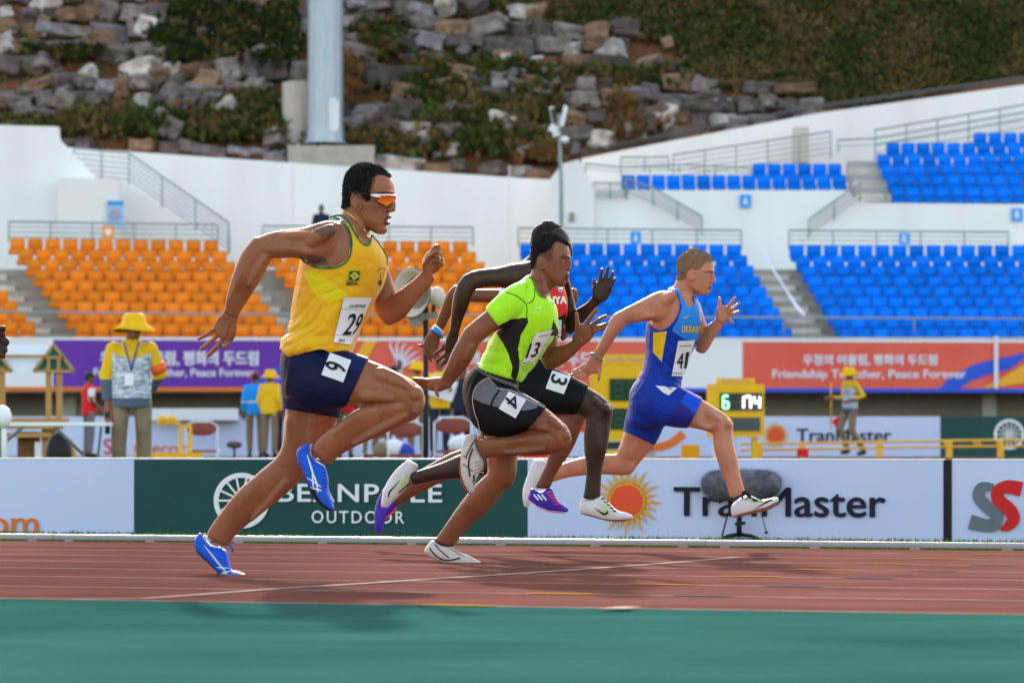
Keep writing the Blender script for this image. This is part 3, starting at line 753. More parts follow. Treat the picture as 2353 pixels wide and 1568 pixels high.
for r, (vc, hh, slp) in enumerate(rowsB):
    u = -30 + rng.uniform(-20, 20)
    while u < 1900:
        w = rng.choice([36, 44, 52, 60, 70, 84]) * rng.uniform(.85, 1.1); h = hh * rng.uniform(.7, 1.25) * (1.35 if rng.random() < .12 else 1); uc = u + w / 2
        v = vc + slp * (uc - 163) * (1 if r == 0 else 1) - (12 if r else 0) + rng.uniform(-5, 5)
        lim = 1900 if v > 190 else (1560 if v > 75 else (1180 + v * 3 if v > 20 else 880))
        skip = rng.random() < (.16 if r not in (1, ) else .62)
        if uc < 700 and r in (1,): skip = True
        if 470 < uc < 700 and r in (6, 7, 8) and rng.random() < .6: skip = True
        if r == 0 and (uc > 1270 or v > wall_top(uc) + 6): v = wall_top(uc) - 12; skip = skip or uc > 1270
        if uc < lim and not skip and not (650 < uc < 860 and v > 300) and v < wall_top(uc) + 5:
            d = hd(v); p = PV(uc, v, d)
            o = bpy.data.objects.new('boulder', BM[rng.randrange(20)]); COL.objects.link(o)
            o.parent = slope; o.location = p - Vector((0, 112, 8.5)) + Vector((0, -.10, 0))
            o.scale = (w * d / F * 1.06, rng.uniform(.8, 1.1), h * d / F * .80)
            o.rotation_euler = (rng.uniform(-.3, .3), rng.uniform(-.22, .22), rng.uniform(-.6, .6)); nb_ += 1
        u += w * rng.uniform(.92, 1.1)
# extra small stones wedged between
while nb_ < 299:
    uc = rng.uniform(0, 1700); v = rng.uniform(0, 330)
    lim = 1700 if v > 190 else (1540 if v > 75 else 1100)
    if uc < lim and v < wall_top(uc) - 20:
        d = hd(v); p = PV(uc, v, d)
        o = bpy.data.objects.new('boulder', BM[rng.randrange(20)]); COL.objects.link(o); o.parent = slope
        o.location = p - Vector((0, 112, 8.5)) - Vector((0, .35, 0)); s_ = rng.uniform(.3, .75); o.scale = (s_ * 1.2, s_, s_); o.data = BM[rng.choice([2, 12, 0, 10, 4, 8, 6])]
        o.rotation_euler = (rng.uniform(-.6, .6), rng.uniform(-.6, .6), rng.uniform(-3, 3)); nb_ += 1

# plants on the slope
M_leaf = [mat('leaf_dark', (.012, .022, .006), .8, (.028, .045, .012), 1.2), mat('leaf_green', (.042, .066, .012), .8, (.075, .095, .022), 1.2), mat('leaf_olive', (.12, .10, .028), .8, (.19, .135, .055), 1.2), mat('leaf_rust', (.16, .07, .025), .8, (.22, .12, .05), 1.2)]
def tufts(name, n, samp, mix, sz, label, cat, seed=1, fan=5, out=.05):
    r_ = np.random.RandomState(seed); vs = []; fs = []; mi = []
    for i in range(n):
        u, v, hgt = samp(r_); d = hd(v); p = PV(u, v, d); p.y -= out
        m_ = r_.choice(4, p=mix); h0 = sz * hgt
        # colour clusters
        cl = noise.noise(Vector((p.x * .5, p.z * .6, 7)))
        if cl > .15 and m_ == 1: m_ = 2
        if cl < -.2 and m_ == 2: m_ = 1
        for k in range(fan):
            a = r_.uniform(0, 6.283); tl = r_.uniform(.2, 1.0); h = h0 * r_.uniform(.6, 1.2); w = h * r_.uniform(.12, .3)
            dx, dy = math.cos(a), math.sin(a); ex = Vector((dx * tl * h, dy * tl * h, h * (1.1 - tl * .6))); sd = Vector((-dy, dx, .2)) * w
            b_ = len(vs); vs += [p - sd * .4, p + sd * .4, p + ex * .6 + sd, p + ex, p + ex * .6 - sd]; fs.append((b_, b_ + 1, b_ + 2, b_ + 3, b_ + 4)); mi.append(int(m_))
    o = mk(name, vs, fs, M_leaf, midx=mi); return tag(o, label, cat, kind='stuff')
def grass_edge(u):      # where the grass slope starts, above the boulders at the right
    if u < 900: return -60
    if u < 1130: return 5 + (u - 900) * .2
    if u < 1560: return 55 + (u - 1130) * .1
    if u < 1570: return 170
    return 190 + (u - 1570) * .14
def s_grass(r):
    while True:
        u = r.uniform(880, 2400); v = r.uniform(-40, 300)
        if v < grass_edge(u) + r.uniform(-6, 6) and v < wall_top(u) + 6: return u, v, r.uniform(.5, 1.3)
tufts('slope_grass', 34000, s_grass, [.20, .42, .30, .08], .19, 'dark green and rusty scrub covering the upper right slope', 'scrub', 1, 4)
def blob(cs):
    def f(r):
        c = cs[r.randint(len(cs))]; return c[0] + r.normal(0, c[2]), c[1] + r.normal(0, c[3]), r.uniform(.5, 1.4)
    return f
tufts('weeds', 3000, blob([(120, 300, 60, 9), (260, 285, 60, 10), (350, 290, 60, 12), (480, 290, 50, 12), (560, 300, 40, 12), (590, 255, 30, 16)]), [.2, .4, .35, .05], .34, 'long grass band above the lowest boulders at the left', 'weeds', 2, 5, .5)
tufts('shrubs', 4400, blob([(590, 80, 34, 24), (640, 125, 24, 14), (480, 125, 50, 12), (540, 60, 26, 22), (655, 60, 16, 22), (400, 90, 24, 12), (440, 30, 24, 10), (150, 128, 40, 5)]), [.6, .3, .09, .01], .23, 'dark green shrubs growing over the boulders left of the mast', 'shrubs', 3, 5, .8)
tufts('weeds_right', 3900, blob([(820, 330, 40, 12), (900, 345, 50, 10), (1000, 210, 24, 28), (1010, 260, 30, 30), (1100, 270, 40, 30), (1180, 300, 50, 26), (1170, 170, 40, 10), (1120, 330, 60, 12), (1230, 255, 25, 20), (870, 100, 30, 20), (1000, 190, 20, 20), (1330, 180, 40, 6), (1480, 190, 40, 8)]), [.15, .42, .33, .10], .34, 'mixed green and straw weeds between the boulders right of the mast', 'weeds', 4, 5, .5)
tufts('rusty_weeds', 800, blob([(1430, 250, 12, 26), (1440, 300, 18, 12), (800, 190, 10, 25), (1260, 360, 20, 6)]), [.02, .03, .2, .75], .36, 'rust brown dry weeds among the right-hand boulders', 'weeds', 5, 5, .5)
def s_all(r):
    while True:
        u = r.uniform(-30, 1900); v = r.uniform(-20, 380)
        if v < wall_top(u) and v > grass_edge(u): return u, v, r.uniform(.4, 1.0)
tufts('sparse_weeds', 2600, s_all, [.35, .4, .18, .07], .24, 'small weeds rooted in the gaps between the boulders', 'weeds', 6, 4, .3)
# trees at the top right corner, dark
b = MB()
# ================================================================== figures: lofted volumes fused into one surface
def crop(x0, y0, k): return lambda x, y: (x0 + x / k, y0 + y / k)
cA = crop(600, 500, 2.091); cB = crop(600, 1150, 1.742); cC = crop(1300, 700, 2.24); cD = crop(1200, 1250, 2.091)
cE = crop(1900, 750, 2.4125); cF = crop(1900, 1250, 2.614)
hA = crop(1100, 530, 5.226); hC = crop(1750, 730, 5.2275); hE = crop(2250, 820, 6.03)
k1 = crop(640, 1020, 6.535); k2 = crop(1380, 800, 7.84); k3 = crop(1950, 880, 4.9)
s7 = crop(640, 1800, 7.127); s8 = crop(980, 1480, 5.226)

def in_poly(P_, poly):
    x, y = P_[:, 0], P_[:, 1]; c = np.zeros(len(x), dtype=bool); n = len(poly)
    for i in range(n):
        x1, y1 = poly[i]; x2, y2 = poly[(i + 1) % n]
        if y1 == y2: continue
        c ^= ((y1 > y) != (y2 > y)) & (x < (x2 - x1) * (y - y1) / (y2 - y1) + x1)
    return c
def projS(co):
    return np.stack([1750 + S * F * co[:, 0] / co[:, 1], S * HZ - S * F * (co[:, 2] - HC) / co[:, 1]], 1)
def remesh(vs, fs, voxel, smooth_it=4, factor=0.5):
    me = bpy.data.meshes.new('r'); me.from_pydata([tuple(v) for v in vs], [], fs); me.update()
    bm = bmesh.new(); bm.from_mesh(me); bmesh.ops.recalc_face_normals(bm, faces=bm.faces); bm.to_mesh(me); bm.free()
    ob = bpy.data.objects.new('r', me); COL.objects.link(ob)
    md = ob.modifiers.new('v', 'REMESH'); md.mode = 'VOXEL'; md.voxel_size = voxel; md.use_smooth_shade = True
    if smooth_it:
        ms = ob.modifiers.new('s', 'SMOOTH'); ms.factor = factor; ms.iterations = smooth_it
    dg = bpy.context.evaluated_depsgraph_get(); ev = ob.evaluated_get(dg); m2 = ev.to_mesh()
    n = len(m2.vertices); co = np.empty(n * 3); m2.vertices.foreach_get('co', co); co = co.reshape(-1, 3)
    nf = len(m2.polygons); lt = np.empty(nf, dtype=np.int32); m2.polygons.foreach_get('loop_total', lt)
    li = np.empty(len(m2.loops), dtype=np.int32); m2.loops.foreach_get('vertex_index', li)
    ev.to_mesh_clear(); bpy.data.objects.remove(ob); bpy.data.meshes.remove(me)
    if (lt == 4).all(): faces = li.reshape(-1, 4)
    else: faces = li[:(len(li) // 4) * 4].reshape(-1, 4)
    return co, faces
def np_mesh(name, co, faces, mats, parent, midx=None, smooth=True):
    me = bpy.data.meshes.new(name); o0 = np.array(org(parent)) if parent is not None else np.zeros(3)
    nv_, nf = len(co), len(faces); k = faces.shape[1]
    me.vertices.add(nv_); me.vertices.foreach_set('co', (co - o0).ravel())
    me.loops.add(nf * k); me.loops.foreach_set('vertex_index', faces.ravel().astype(np.int32))
    me.polygons.add(nf); me.polygons.foreach_set('loop_start', np.arange(0, nf * k, k, dtype=np.int32))
    me.update(calc_edges=True)
    if not isinstance(mats, (list, tuple)): mats = [mats]
    for m in mats: me.materials.append(m)
    if midx is not None: me.polygons.foreach_set('material_index', midx.astype(np.int32))
    me.polygons.foreach_set('use_smooth', np.full(nf, smooth)); me.update()
    ob = bpy.data.objects.new(name, me); COL.objects.link(ob)
    if parent is not None: ob.parent = parent; ORG[ob.name] = org(parent)
    return ob
def vnormals(co, faces):
    a, b, c = co[faces[:, 0]], co[faces[:, 1]], co[faces[:, 2]]
    d = co[faces[:, 3]] if faces.shape[1] == 4 else c
    n = np.cross(c - a, d - b) if faces.shape[1] == 4 else np.cross(b - a, c - a)
    vn = np.zeros_like(co)
    for k in range(faces.shape[1]): np.add.at(vn, faces[:, k], n)
    l = np.linalg.norm(vn, axis=1); l[l == 0] = 1
    return vn / l[:, None]
def subset(co, faces, keep):
    f = faces[keep]; used = np.zeros(len(co), dtype=bool); used[f.ravel()] = True
    mp_ = np.cumsum(used) - 1
    return co[used], mp_[f], used
def subdiv(co, faces):
    n = len(co); e = np.concatenate([faces[:, [0, 1]], faces[:, [1, 2]], faces[:, [2, 3]], faces[:, [3, 0]]])
    es = np.sort(e, 1); key = es[:, 0].astype(np.int64) * n + es[:, 1]
    uk, first, inv = np.unique(key, return_index=True, return_inverse=True)
    mid = (co[es[first, 0]] + co[es[first, 1]]) / 2; nf = len(faces)
    cen = co[faces].mean(1); m = inv.reshape(4, nf) + n; c = np.arange(nf) + n + len(mid)
    nc = np.concatenate([co, mid, cen])
    f = np.concatenate([np.stack([faces[:, i], m[i], c, m[(i + 3) % 4]], 1) for i in range(4)])
    return nc, f
def smooth_boundary(co, faces, it=8):
    e = np.concatenate([faces[:, [0, 1]], faces[:, [1, 2]], faces[:, [2, 3]], faces[:, [3, 0]]])
    es = np.sort(e, 1); n = len(co); key = es[:, 0].astype(np.int64) * n + es[:, 1]
    uk, cnt = np.unique(key, return_counts=True); be = uk[cnt == 1]
    a = (be // n).astype(int); b = (be % n).astype(int)
    for _ in range(it):
        s = np.zeros_like(co); k = np.zeros(n)
        np.add.at(s, a, co[b]); np.add.at(s, b, co[a]); np.add.at(k, a, 1); np.add.at(k, b, 1)
        m = k > 0; co[m] = co[m] * .5 + (s[m] / k[m][:, None]) * .5
    return co
rotn = np.random.RandomState(11).uniform(-1, 1, (8, 3)); rotn /= np.linalg.norm(rotn, axis=1)[:, None]
def wob(co, freq, seed=0):
    r = np.random.RandomState(seed); out = np.zeros(len(co))
    for d in rotn: out += np.sin(co @ d * freq * r.uniform(.6, 1.6) + r.uniform(0, 6.3))
    return out / 4.0

class Fig:
    def __init__(s, Dr, label, group=None, voxel=.0045, ground_u=None, nm='person', cat='person'):
        s.Dr = Dr; s.V = []; s.Fc = []; s.voxel = voxel; s.G = []
        s.e = None; s.label = label; s.group = group; s.nm = nm; s.cat = cat
        s.parts = {}; s.sm = 3; s.sharp = []
    def d(s, xS): return dline(xS / S, s.Dr)
    def P(s, xy, q=0.0):
        d = s.d(xy[0]); return PS(xy[0], xy[1], d - q)
    def root(s, xy):
        p = s.P(xy); z = gz(p.x, p.y); s.e = empty(s.nm, Vector((p.x, p.y, z)), s.label, s.cat, s.group)
    def sec(s, st, c, infl=0.0):
        x1, y1 = c(st[0], st[1]); x2, y2 = c(st[2], st[3]); q = st[4]
        d = s.d((x1 + x2) / 2) - q
        a = PS(x1, y1, d); b = PS(x2, y2, d); C = (a + b) / 2; A = (a - b) / 2; L = A.length
        hw = st[5] if len(st) > 5 and st[5] else L * .92
        if infl: A = A * ((L + infl) / L); hw += infl
        return C, A, hw
    def loft(s, c, sts, infl=0.0, n=22, sub=4, ex=2.15, cap=.45, store=None, cap0=None):
        data = []
        for st in sts:
            C, A, hw = s.sec(st, c, infl); data.append(list(C) + list(A) + [hw])
        cc = cr(data, sub) if len(data) > 1 else [np.array(data[0])]
        cc = [np.array(x) for x in cc]
        def ext(x, y, k):        # rounded end rings
            dirv = x[:3] - y[:3]; l = np.linalg.norm(dirv)
            if l < 1e-6: return []
            dirv /= l; R = min(np.linalg.norm(x[3:6]), x[6]) * k; o = []
            for t in (.38, .71, .92):
                z = x.copy(); z[:3] += dirv * R * t; f = math.sqrt(1 - t * t); z[3:7] *= f; o.append(z)
            return o
        c0 = cap if cap0 is None else cap0
        head = ext(cc[0], cc[1], c0)[::-1] if c0 else []; tail = ext(cc[-1], cc[-2], cap) if cap else []
        cc = head + cc + tail
        vs = []; fs = []; m = len(cc)
        for x in cc:
            C = Vector(x[:3]); A = Vector(x[3:6]); hw = x[6]
            for k in range(n):
                t = 2 * math.pi * k / n; ct, st_ = math.cos(t), math.sin(t)
                ct = math.copysign(abs(ct) ** (2 / ex), ct); st_ = math.copysign(abs(st_) ** (2 / ex), st_)
                vs.append(C + A * ct + Vector((0, -hw * st_, 0)))
        for i in range(m - 1):
            for k in range(n):
                k2 = (k + 1) % n; fs.append((i * n + k, i * n + k2, (i + 1) * n + k2, (i + 1) * n + k))
        fs.append(tuple(range(n))); fs.append(tuple((m - 1) * n + k for k in range(n - 1, -1, -1)))
        return vs, fs
    def add(s, vf):
        b = len(s.V); s.V += vf[0]; s.Fc += [tuple(i + b for i in f) for f in vf[1]]
    def limb(s, c, sts, **k): s.add(s.loft(c, sts, **k))
    def tub(s, c, pts, n=12):    # pts (x, y, q, r_px)
        kx = c(1, 0)[0] - c(0, 0)[0]; data = []
        for p in pts:
            P_ = s.P(c(p[0], p[1]), p[2]); data.append(list(P_) + [p[3] * kx * s.d(c(p[0], p[1])[0]) / (S * F)])
        cc = cr(data, 3); mb = MB(); P3 = [Vector(x[:3]) for x in cc]; R = [float(x[3]) for x in cc]
        d0 = (P3[0] - P3[1]).normalized(); d1 = (P3[-1] - P3[-2]).normalized()
        P3 = [P3[0] + d0 * R[0] * .7] + P3 + [P3[-1] + d1 * R[-1] * .45, P3[-1] + d1 * R[-1] * .8]; R = [R[0] * .6] + R + [R[-1] * .86, R[-1] * .5]
        mb.tube(P3, R, n); s.add((mb.v, mb.f))
    def mus(s, c, pts, qs, k=None):      # muscle ridge on the near surface qs: pts (x, y, r_px)
        kx = (c(1, 0)[0] - c(0, 0)[0]) * s.d(c(pts[0][0], pts[0][1])[0]) / (S * F)
        k = .80 if k is None else min(.86, k + .42)
        qq = qs if isinstance(qs, (list, tuple)) else [qs] * len(pts)
        s.tub(c, [(x, y, q - r_ * kx * k, r_) for (x, y, r_), q in zip(pts, qq)])
    def blob(s, c, x, y, q, rx, ry, rz):      # rx, ry in crop px, rz depth in m
        P_ = s.P(c(x, y), q); k = (c(1, 0)[0] - c(0, 0)[0]) * s.d(c(x, y)[0]) / (S * F)
        mb = MB(); mb.ellipsoid(P_, (rx * k, rz, ry * k), n=16, m=12); s.add((mb.v, mb.f))
    def body(s, mats, marks=(), smooth_it=4):
        s.co, s.f = remesh(s.V, s.Fc, s.voxel, s.sm)
        uvv = projS(s.co); w = np.ones(len(s.co))
        for poly in s.sharp: w[in_poly(uvv, poly)] = 0
        e = np.concatenate([s.f[:, [0, 1]], s.f[:, [1, 2]], s.f[:, [2, 3]], s.f[:, [3, 0]]]); kk = np.bincount(e.ravel(), minlength=len(s.co)).astype(float); kk[kk == 0] = 1
        for _ in range(9):
            a_ = np.stack([np.bincount(e[:, 0], s.co[e[:, 1], i], len(s.co)) + np.bincount(e[:, 1], s.co[e[:, 0], i], len(s.co)) for i in range(3)], 1)
            s.co = s.co + (a_ / kk[:, None] - s.co) * (.6 * w[:, None])
        uv = projS(s.co[s.f].mean(1)); cy = s.co[s.f].mean(1)
        midx = np.zeros(len(s.f), dtype=int)
        dd = s.Dr / (1 + SL * (uv[:, 0] / S - 1176) / F) - cy[:, 1]
        for (mi, poly, side) in marks:
            k = in_poly(uv, poly)
            if side == 'near': k &= dd > 0
            if side == 'far': k &= dd < 0
            midx[k] = mi
        s.ob = np_mesh('body', s.co, s.f, mats, s.e, midx)
        s.bvh_src = [(s.co, s.f)]; s._b = None
        return s.ob
    def shell(s, name, poly, off, mats, nfreq=60, namp=.0, ramp=.012, side=None, marks=(), src=None, sub=True):
        co, f = src or (s.co, s.f); cen = co[f].mean(1); uv = projS(cen); k = in_poly(uv, poly)
        dd = s.Dr / (1 + SL * (uv[:, 0] / S - 1176) / F) - cen[:, 1]
        if side == 'near': k &= dd > 0
        vn = vnormals(co, f); c2, f2, used = subset(co, f, k); vn = vn[used]
        # orient outward
        c2 = smooth_boundary(c2.copy(), f2, 6)
        if sub:
            n0 = vn; c3, f3 = subdiv(c2, f2); v3 = vnormals(c3, f3)
            if (v3[:len(c2)] * n0).sum() < 0: v3 = -v3
            c2, f2, vn = c3, f3, v3
        amp = off + namp * wob(c2, nfreq, 1) + namp * .7 * wob(c2, nfreq * 2.3, 2)
        # keep the rim tight to the skin
        e = np.concatenate([f2[:, [0, 1]], f2[:, [1, 2]], f2[:, [2, 3]], f2[:, [3, 0]]]); es = np.sort(e, 1); n = len(c2)
        key = es[:, 0].astype(np.int64) * n + es[:, 1]; uk, cnt = np.unique(key, return_counts=True); be = uk[cnt == 1]
        bd_ = np.zeros(n, dtype=bool); bd_[(be // n).astype(int)] = True; bd_[(be % n).astype(int)] = True
        w = np.where(bd_, 0.0, 1.0)
        for _ in range(3):
            s_ = np.zeros(n); k_ = np.zeros(n); np.add.at(s_, es[:, 0], w[es[:, 1]]); np.add.at(s_, es[:, 1], w[es[:, 0]]); np.add.at(k_, es[:, 0], 1); np.add.at(k_, es[:, 1], 1)
            w = np.minimum(w, .35 * w + .65 * s_ / np.maximum(k_, 1))
        c2 = c2 + vn * (amp * (.12 + .88 * w))[:, None]
        ob = np_mesh(name, c2, f2, mats, s.e); s.bvh_src.append((c2, f2)); s._b = None
        return ob
    def garment(s, name, lofts, mats, voxel=.006, keep=None, marks=(), folds=None, smooth_it=3, sub=True, cut=None, shadecol=None):
        V = []; Fc = []
        for vf in lofts:
            b = len(V); V += vf[0]; Fc += [tuple(i + b for i in f) for f in vf[1]]
        co, f = remesh(V, Fc, voxel, smooth_it)
        uv = projS(co[f].mean(1))
        if keep is not None:
            k = np.zeros(len(f), dtype=bool)
            for poly in keep: k |= in_poly(uv, poly)
            co, f, _ = subset(co, f, k); co = smooth_boundary(co, f, 8)
        if sub: co, f = subdiv(co, f)
        if folds: co = folds(s, co, vnormals(co, f))
        cen = co[f].mean(1); uv = projS(cen); midx = np.zeros(len(f), dtype=int)
        dd = s.Dr / (1 + SL * (uv[:, 0] / S - 1176) / F) - cen[:, 1]
        for (mi, poly, side) in marks:
            k = in_poly(uv, poly)
            if side == 'near': k &= dd > 0
            midx[k] = mi
        ob = np_mesh(name, co, f, mats, s.e, midx); s.bvh_src.append((co, f)); s._b = None
        return ob
    def bvh(s):
        if s._b is None:
            V = []; Fc = []; b = 0
            for co, f in s.bvh_src: V.append(co); Fc.append(f + b); b += len(co)
            s._b = BVHTree.FromPolygons(np.concatenate(V).tolist(), np.concatenate(Fc).tolist())
        return s._b
    def cast(s, xy, off=.003, fallback=None):
        o = Vector((0, 0, HC)); d = (PS(xy[0], xy[1], 10) - o).normalized()
        hit = s.bvh().ray_cast(o + d * 5, d)
        if hit[0] is None:
            dd = fallback if fallback else s.d(xy[0]); return PS(xy[0], xy[1], dd), None
        return hit[0] - d * off, hit[0].y
    def patch(s, name, c, quad, nx, ny, m, off=.004, parent=None, kw={}, stiff=0.0):
        # quad corners: top-left, top-right, bottom-right, bottom-left (crop px)
        q = [np.array(c(*p)) for p in quad]; vs = []; last = None; miss = []
        for j in range(ny + 1):
            for i in range(nx + 1):
                a, b = i / nx, j / ny
                p = q[0] * (1 - a) * (1 - b) + q[1] * a * (1 - b) + q[2] * a * b + q[3] * (1 - a) * b
                h, dy = s.cast(p, off, last)
                if dy: last = dy - off
                vs.append(h)
        fs = [(j * (nx + 1) + i, j * (nx + 1) + i + 1, (j + 1) * (nx + 1) + i + 1, (j + 1) * (nx + 1) + i) for j in range(ny) for i in range(nx)]
        if stiff:
            Y = np.array([v.y for v in vs]).reshape(ny + 1, nx + 1); A_ = np.polynomial
            xs_, ys_ = np.meshgrid(np.linspace(0, 1, nx + 1), np.linspace(0, 1, ny + 1))
            M_ = np.stack([np.ones_like(xs_), xs_, ys_, xs_ ** 2, ys_ ** 2, xs_ * ys_], -1).reshape(-1, 6)
            cf = np.linalg.lstsq(M_, Y.ravel(), rcond=None)[0]; Yf = np.minimum((M_ @ cf), Y.ravel() + .001)
            for v, y2 in zip(vs, Yf):
                yn = v.y * (1 - stiff) + y2 * stiff; k = yn / v.y
                v.x *= k; v.z = HC + (v.z - HC) * k; v.y = yn
        o = mk(name, vs, fs, m, parent or s.e, smooth=True); s.bvh_src.append((np.array([tuple(v) for v in vs]), np.array(fs))); s._b = None
        return tag(o, **kw)
    def text(s, name, txt, c, quad, m, off=.006, offset=.0, parent=None, clip=None, grid=False):
        a, fs = text_geo(txt, 0)
        if offset:
            n0 = len(a); f0 = fs; A_ = [a]; fs = list(f0)
            for k_, (dx, dy) in enumerate(((-1, 0), (1, 0), (0, 1), (0, -1))):
                A_.append(a + np.array([dx * offset * 2.2 / max(1, len(txt)) ** .5, dy * offset * .8])); fs += [tuple(i + n0 * (k_ + 1) for i in f) for f in f0]
            a = np.concatenate(A_)
        zc = np.repeat(np.arange(5 if offset else 1), len(a) // (5 if offset else 1)); q = [np.array(c(*p)) for p in quad]
        me = bpy.data.meshes.new('t'); me.from_pydata([(x, y, z_ * .01) for (x, y), z_ in zip(a, zc)], [], fs)
        bm = bmesh.new(); bm.from_mesh(me); bmesh.ops.triangulate(bm, faces=bm.faces, ngon_method='EAR_CLIP')
        for _ in range(2 if len(a) < 500 else 1):
            es = [e for e in bm.edges if e.calc_length() > .15]
            if es: bmesh.ops.subdivide_edges(bm, edges=es, cuts=1); bmesh.ops.triangulate(bm, faces=bm.faces, ngon_method='EAR_CLIP')
        vv = [v.co.copy() for v in bm.verts]; bm.verts.index_update(); ff = [tuple(v.index for v in f.verts) for f in bm.faces]; bm.free(); bpy.data.meshes.remove(me)
        vs = []; ok = []; last = None
        for p in vv:
            x, y = p.x, 1 - p.y
            w = q[0] * (1 - x) * (1 - y) + q[1] * x * (1 - y) + q[2] * x * y + q[3] * (1 - x) * y
            h, dy = s.cast(w, off + p.z * .05, last); ok.append(dy is not None and (last is None or abs(dy - last) < .2))
            if dy: last = dy - off
            vs.append(h)
        ff = [f for f in ff if all(ok[i] for i in f)]
        if not ff: return None
        return tag(mk(name, vs, ff, m, parent or s.e), kind='stuff')
    def stripe(s, name, c, pts, w, m, off=.003, parent=None, n=5, thick=False):
        # ribbon (w in crop px, number or list) laid on the surface
        cc = cr([tuple(p) for p in pts], n); ws = w
        if isinstance(w, (list, tuple)): ws = [float(x[0]) for x in cr([(q,) for q in w], n)]
        bd_ = band([tuple(p) for p in cc], ws); vs = []; last = None
        for a, b in bd_:
            for p in (a, b):
                h, dy = s.cast(c(*p), off, last)
                if dy and last and abs(dy - last) > .12: h = PS(c(*p)[0], c(*p)[1], last); dy = None
                if dy: last = dy - off
                vs.append(h)
        return mk(name, vs, [(2 * i, 2 * i + 1, 2 * i + 3, 2 * i + 2) for i in range(len(bd_) - 1)], m, parent or s.e, smooth=True)
    def area(s, name, c, pts, m, off=.003, parent=None, res=26):
        # filled outline laid on the surface, on a fine grid
        pl = [c(*p) for p in pts]; a = np.array(pl); mn, mx = a.min(0), a.max(0); st = (mx - mn).max() / res
        vs = []; idx = {}; fs = []; last = None
        nx = int((mx[0] - mn[0]) / st) + 1; ny = int((mx[1] - mn[1]) / st) + 1
        cen = np.array([(mn[0] + (i + .5) * st, mn[1] + (j + .5) * st) for j in range(ny) for i in range(nx)])
        k = in_poly(cen, pl)
        for t, ok in enumerate(k):
            if not ok: continue
            i, j = t % nx, t // nx; f = []
            for di, dj in ((0, 0), (1, 0), (1, 1), (0, 1)):
                kk = (i + di, j + dj)
                if kk not in idx:
                    h, dy = s.cast((mn[0] + kk[0] * st, mn[1] + kk[1] * st), off, last)
                    if dy: last = dy - off
                    idx[kk] = len(vs); vs.append(h)
                f.append(idx[kk])
            fs.append(tuple(f))
        if not fs: return None
        return mk(name, vs, fs, m, parent or s.e, smooth=True)
    def ring_tube(s, name, c, p1, p2, q, r, m, hw, parent=None, n=20, bulge=1.06):
        # band around a limb whose visible edges are p1 and p2
        x1 = c(*p1); x2 = c(*p2); d = s.d((x1[0] + x2[0]) / 2) - q; a = PS(*x1, d); b = PS(*x2, d); C = (a + b) / 2; A = (a - b) / 2 * bulge
        mb = MB(); mb.tube([C + A * math.cos(2 * math.pi * k / n) + Vector((0, -hw * math.sin(2 * math.pi * k / n), .012 * math.sin(2 * math.pi * k / n))) for k in range(n)], r, 6, closed=True)
        return mb.build(name, m, parent or s.e, True)

def skin(name, c, c2):
    m = mat(name, c, .43, c2, 9, bump=.22, bscale=110, spec=.34, sss=.02, contrast=1.3); return m
M_sk6 = skin('skin_tan', (.24, .076, .030), (.31, .108, .046))
M_sk4 = skin('skin_brown', (.185, .060, .024), (.24, .083, .036))
M_sk3 = skin('skin_dark', (.030, .012, .007), (.044, .019, .012)); M_sk3.node_tree.nodes['Principled BSDF'].inputs['Specular IOR Level'].default_value = .32; M_sk3.node_tree.nodes['Principled BSDF'].inputs['Roughness'].default_value = .42
M_sk2 = skin('skin_umber', (.14, .042, .018), (.175, .055, .026))
M_sk1 = skin('skin_fair', (.44, .165, .085), (.52, .215, .12))
M_palm = skin('palm', (.30, .13, .08), (.34, .16, .1))
M_lip = mat('lips', (.17, .04, .03), .45); M_mouth = mat('mouth_inside', (.03, .006, .006), .5)
M_tat = mat('tattoo_ink', (.10, .06, .045), .5, (.17, .085, .05), 60)
M_fade = mat('shaved_skin', (.095, .040, .022), .6, (.15, .062, .032), 130, bump=.3, bscale=250)
M_hair = mat('black_hair', (.008, .007, .007), .5, (.02, .017, .015), 90, bump=1.0, bscale=160, spec=.5)
M_hairb = mat('light_brown_hair', (.27, .155, .08), .6, (.42, .26, .15), 90, bump=1.0, bscale=160, spec=.5)
M_hair3 = mat('cropped_hair', (.006, .005, .005), .8, (.014, .011, .01), 120, bump=.6, bscale=200)
M_eyew = mat('eye_white', (.6, .55, .5), .25)
M_iris = mat('eye_dark', (.01, .007, .006), .2)
M_bib = mat('paper_bib', (.78, .76, .76), .7, (.68, .66, .66), 9, bump=.4, bscale=14)
M_pr = mat('black_print', (.012, .01, .012), .6)
M_grey = mat('grey_print', (.2, .2, .22), .6)
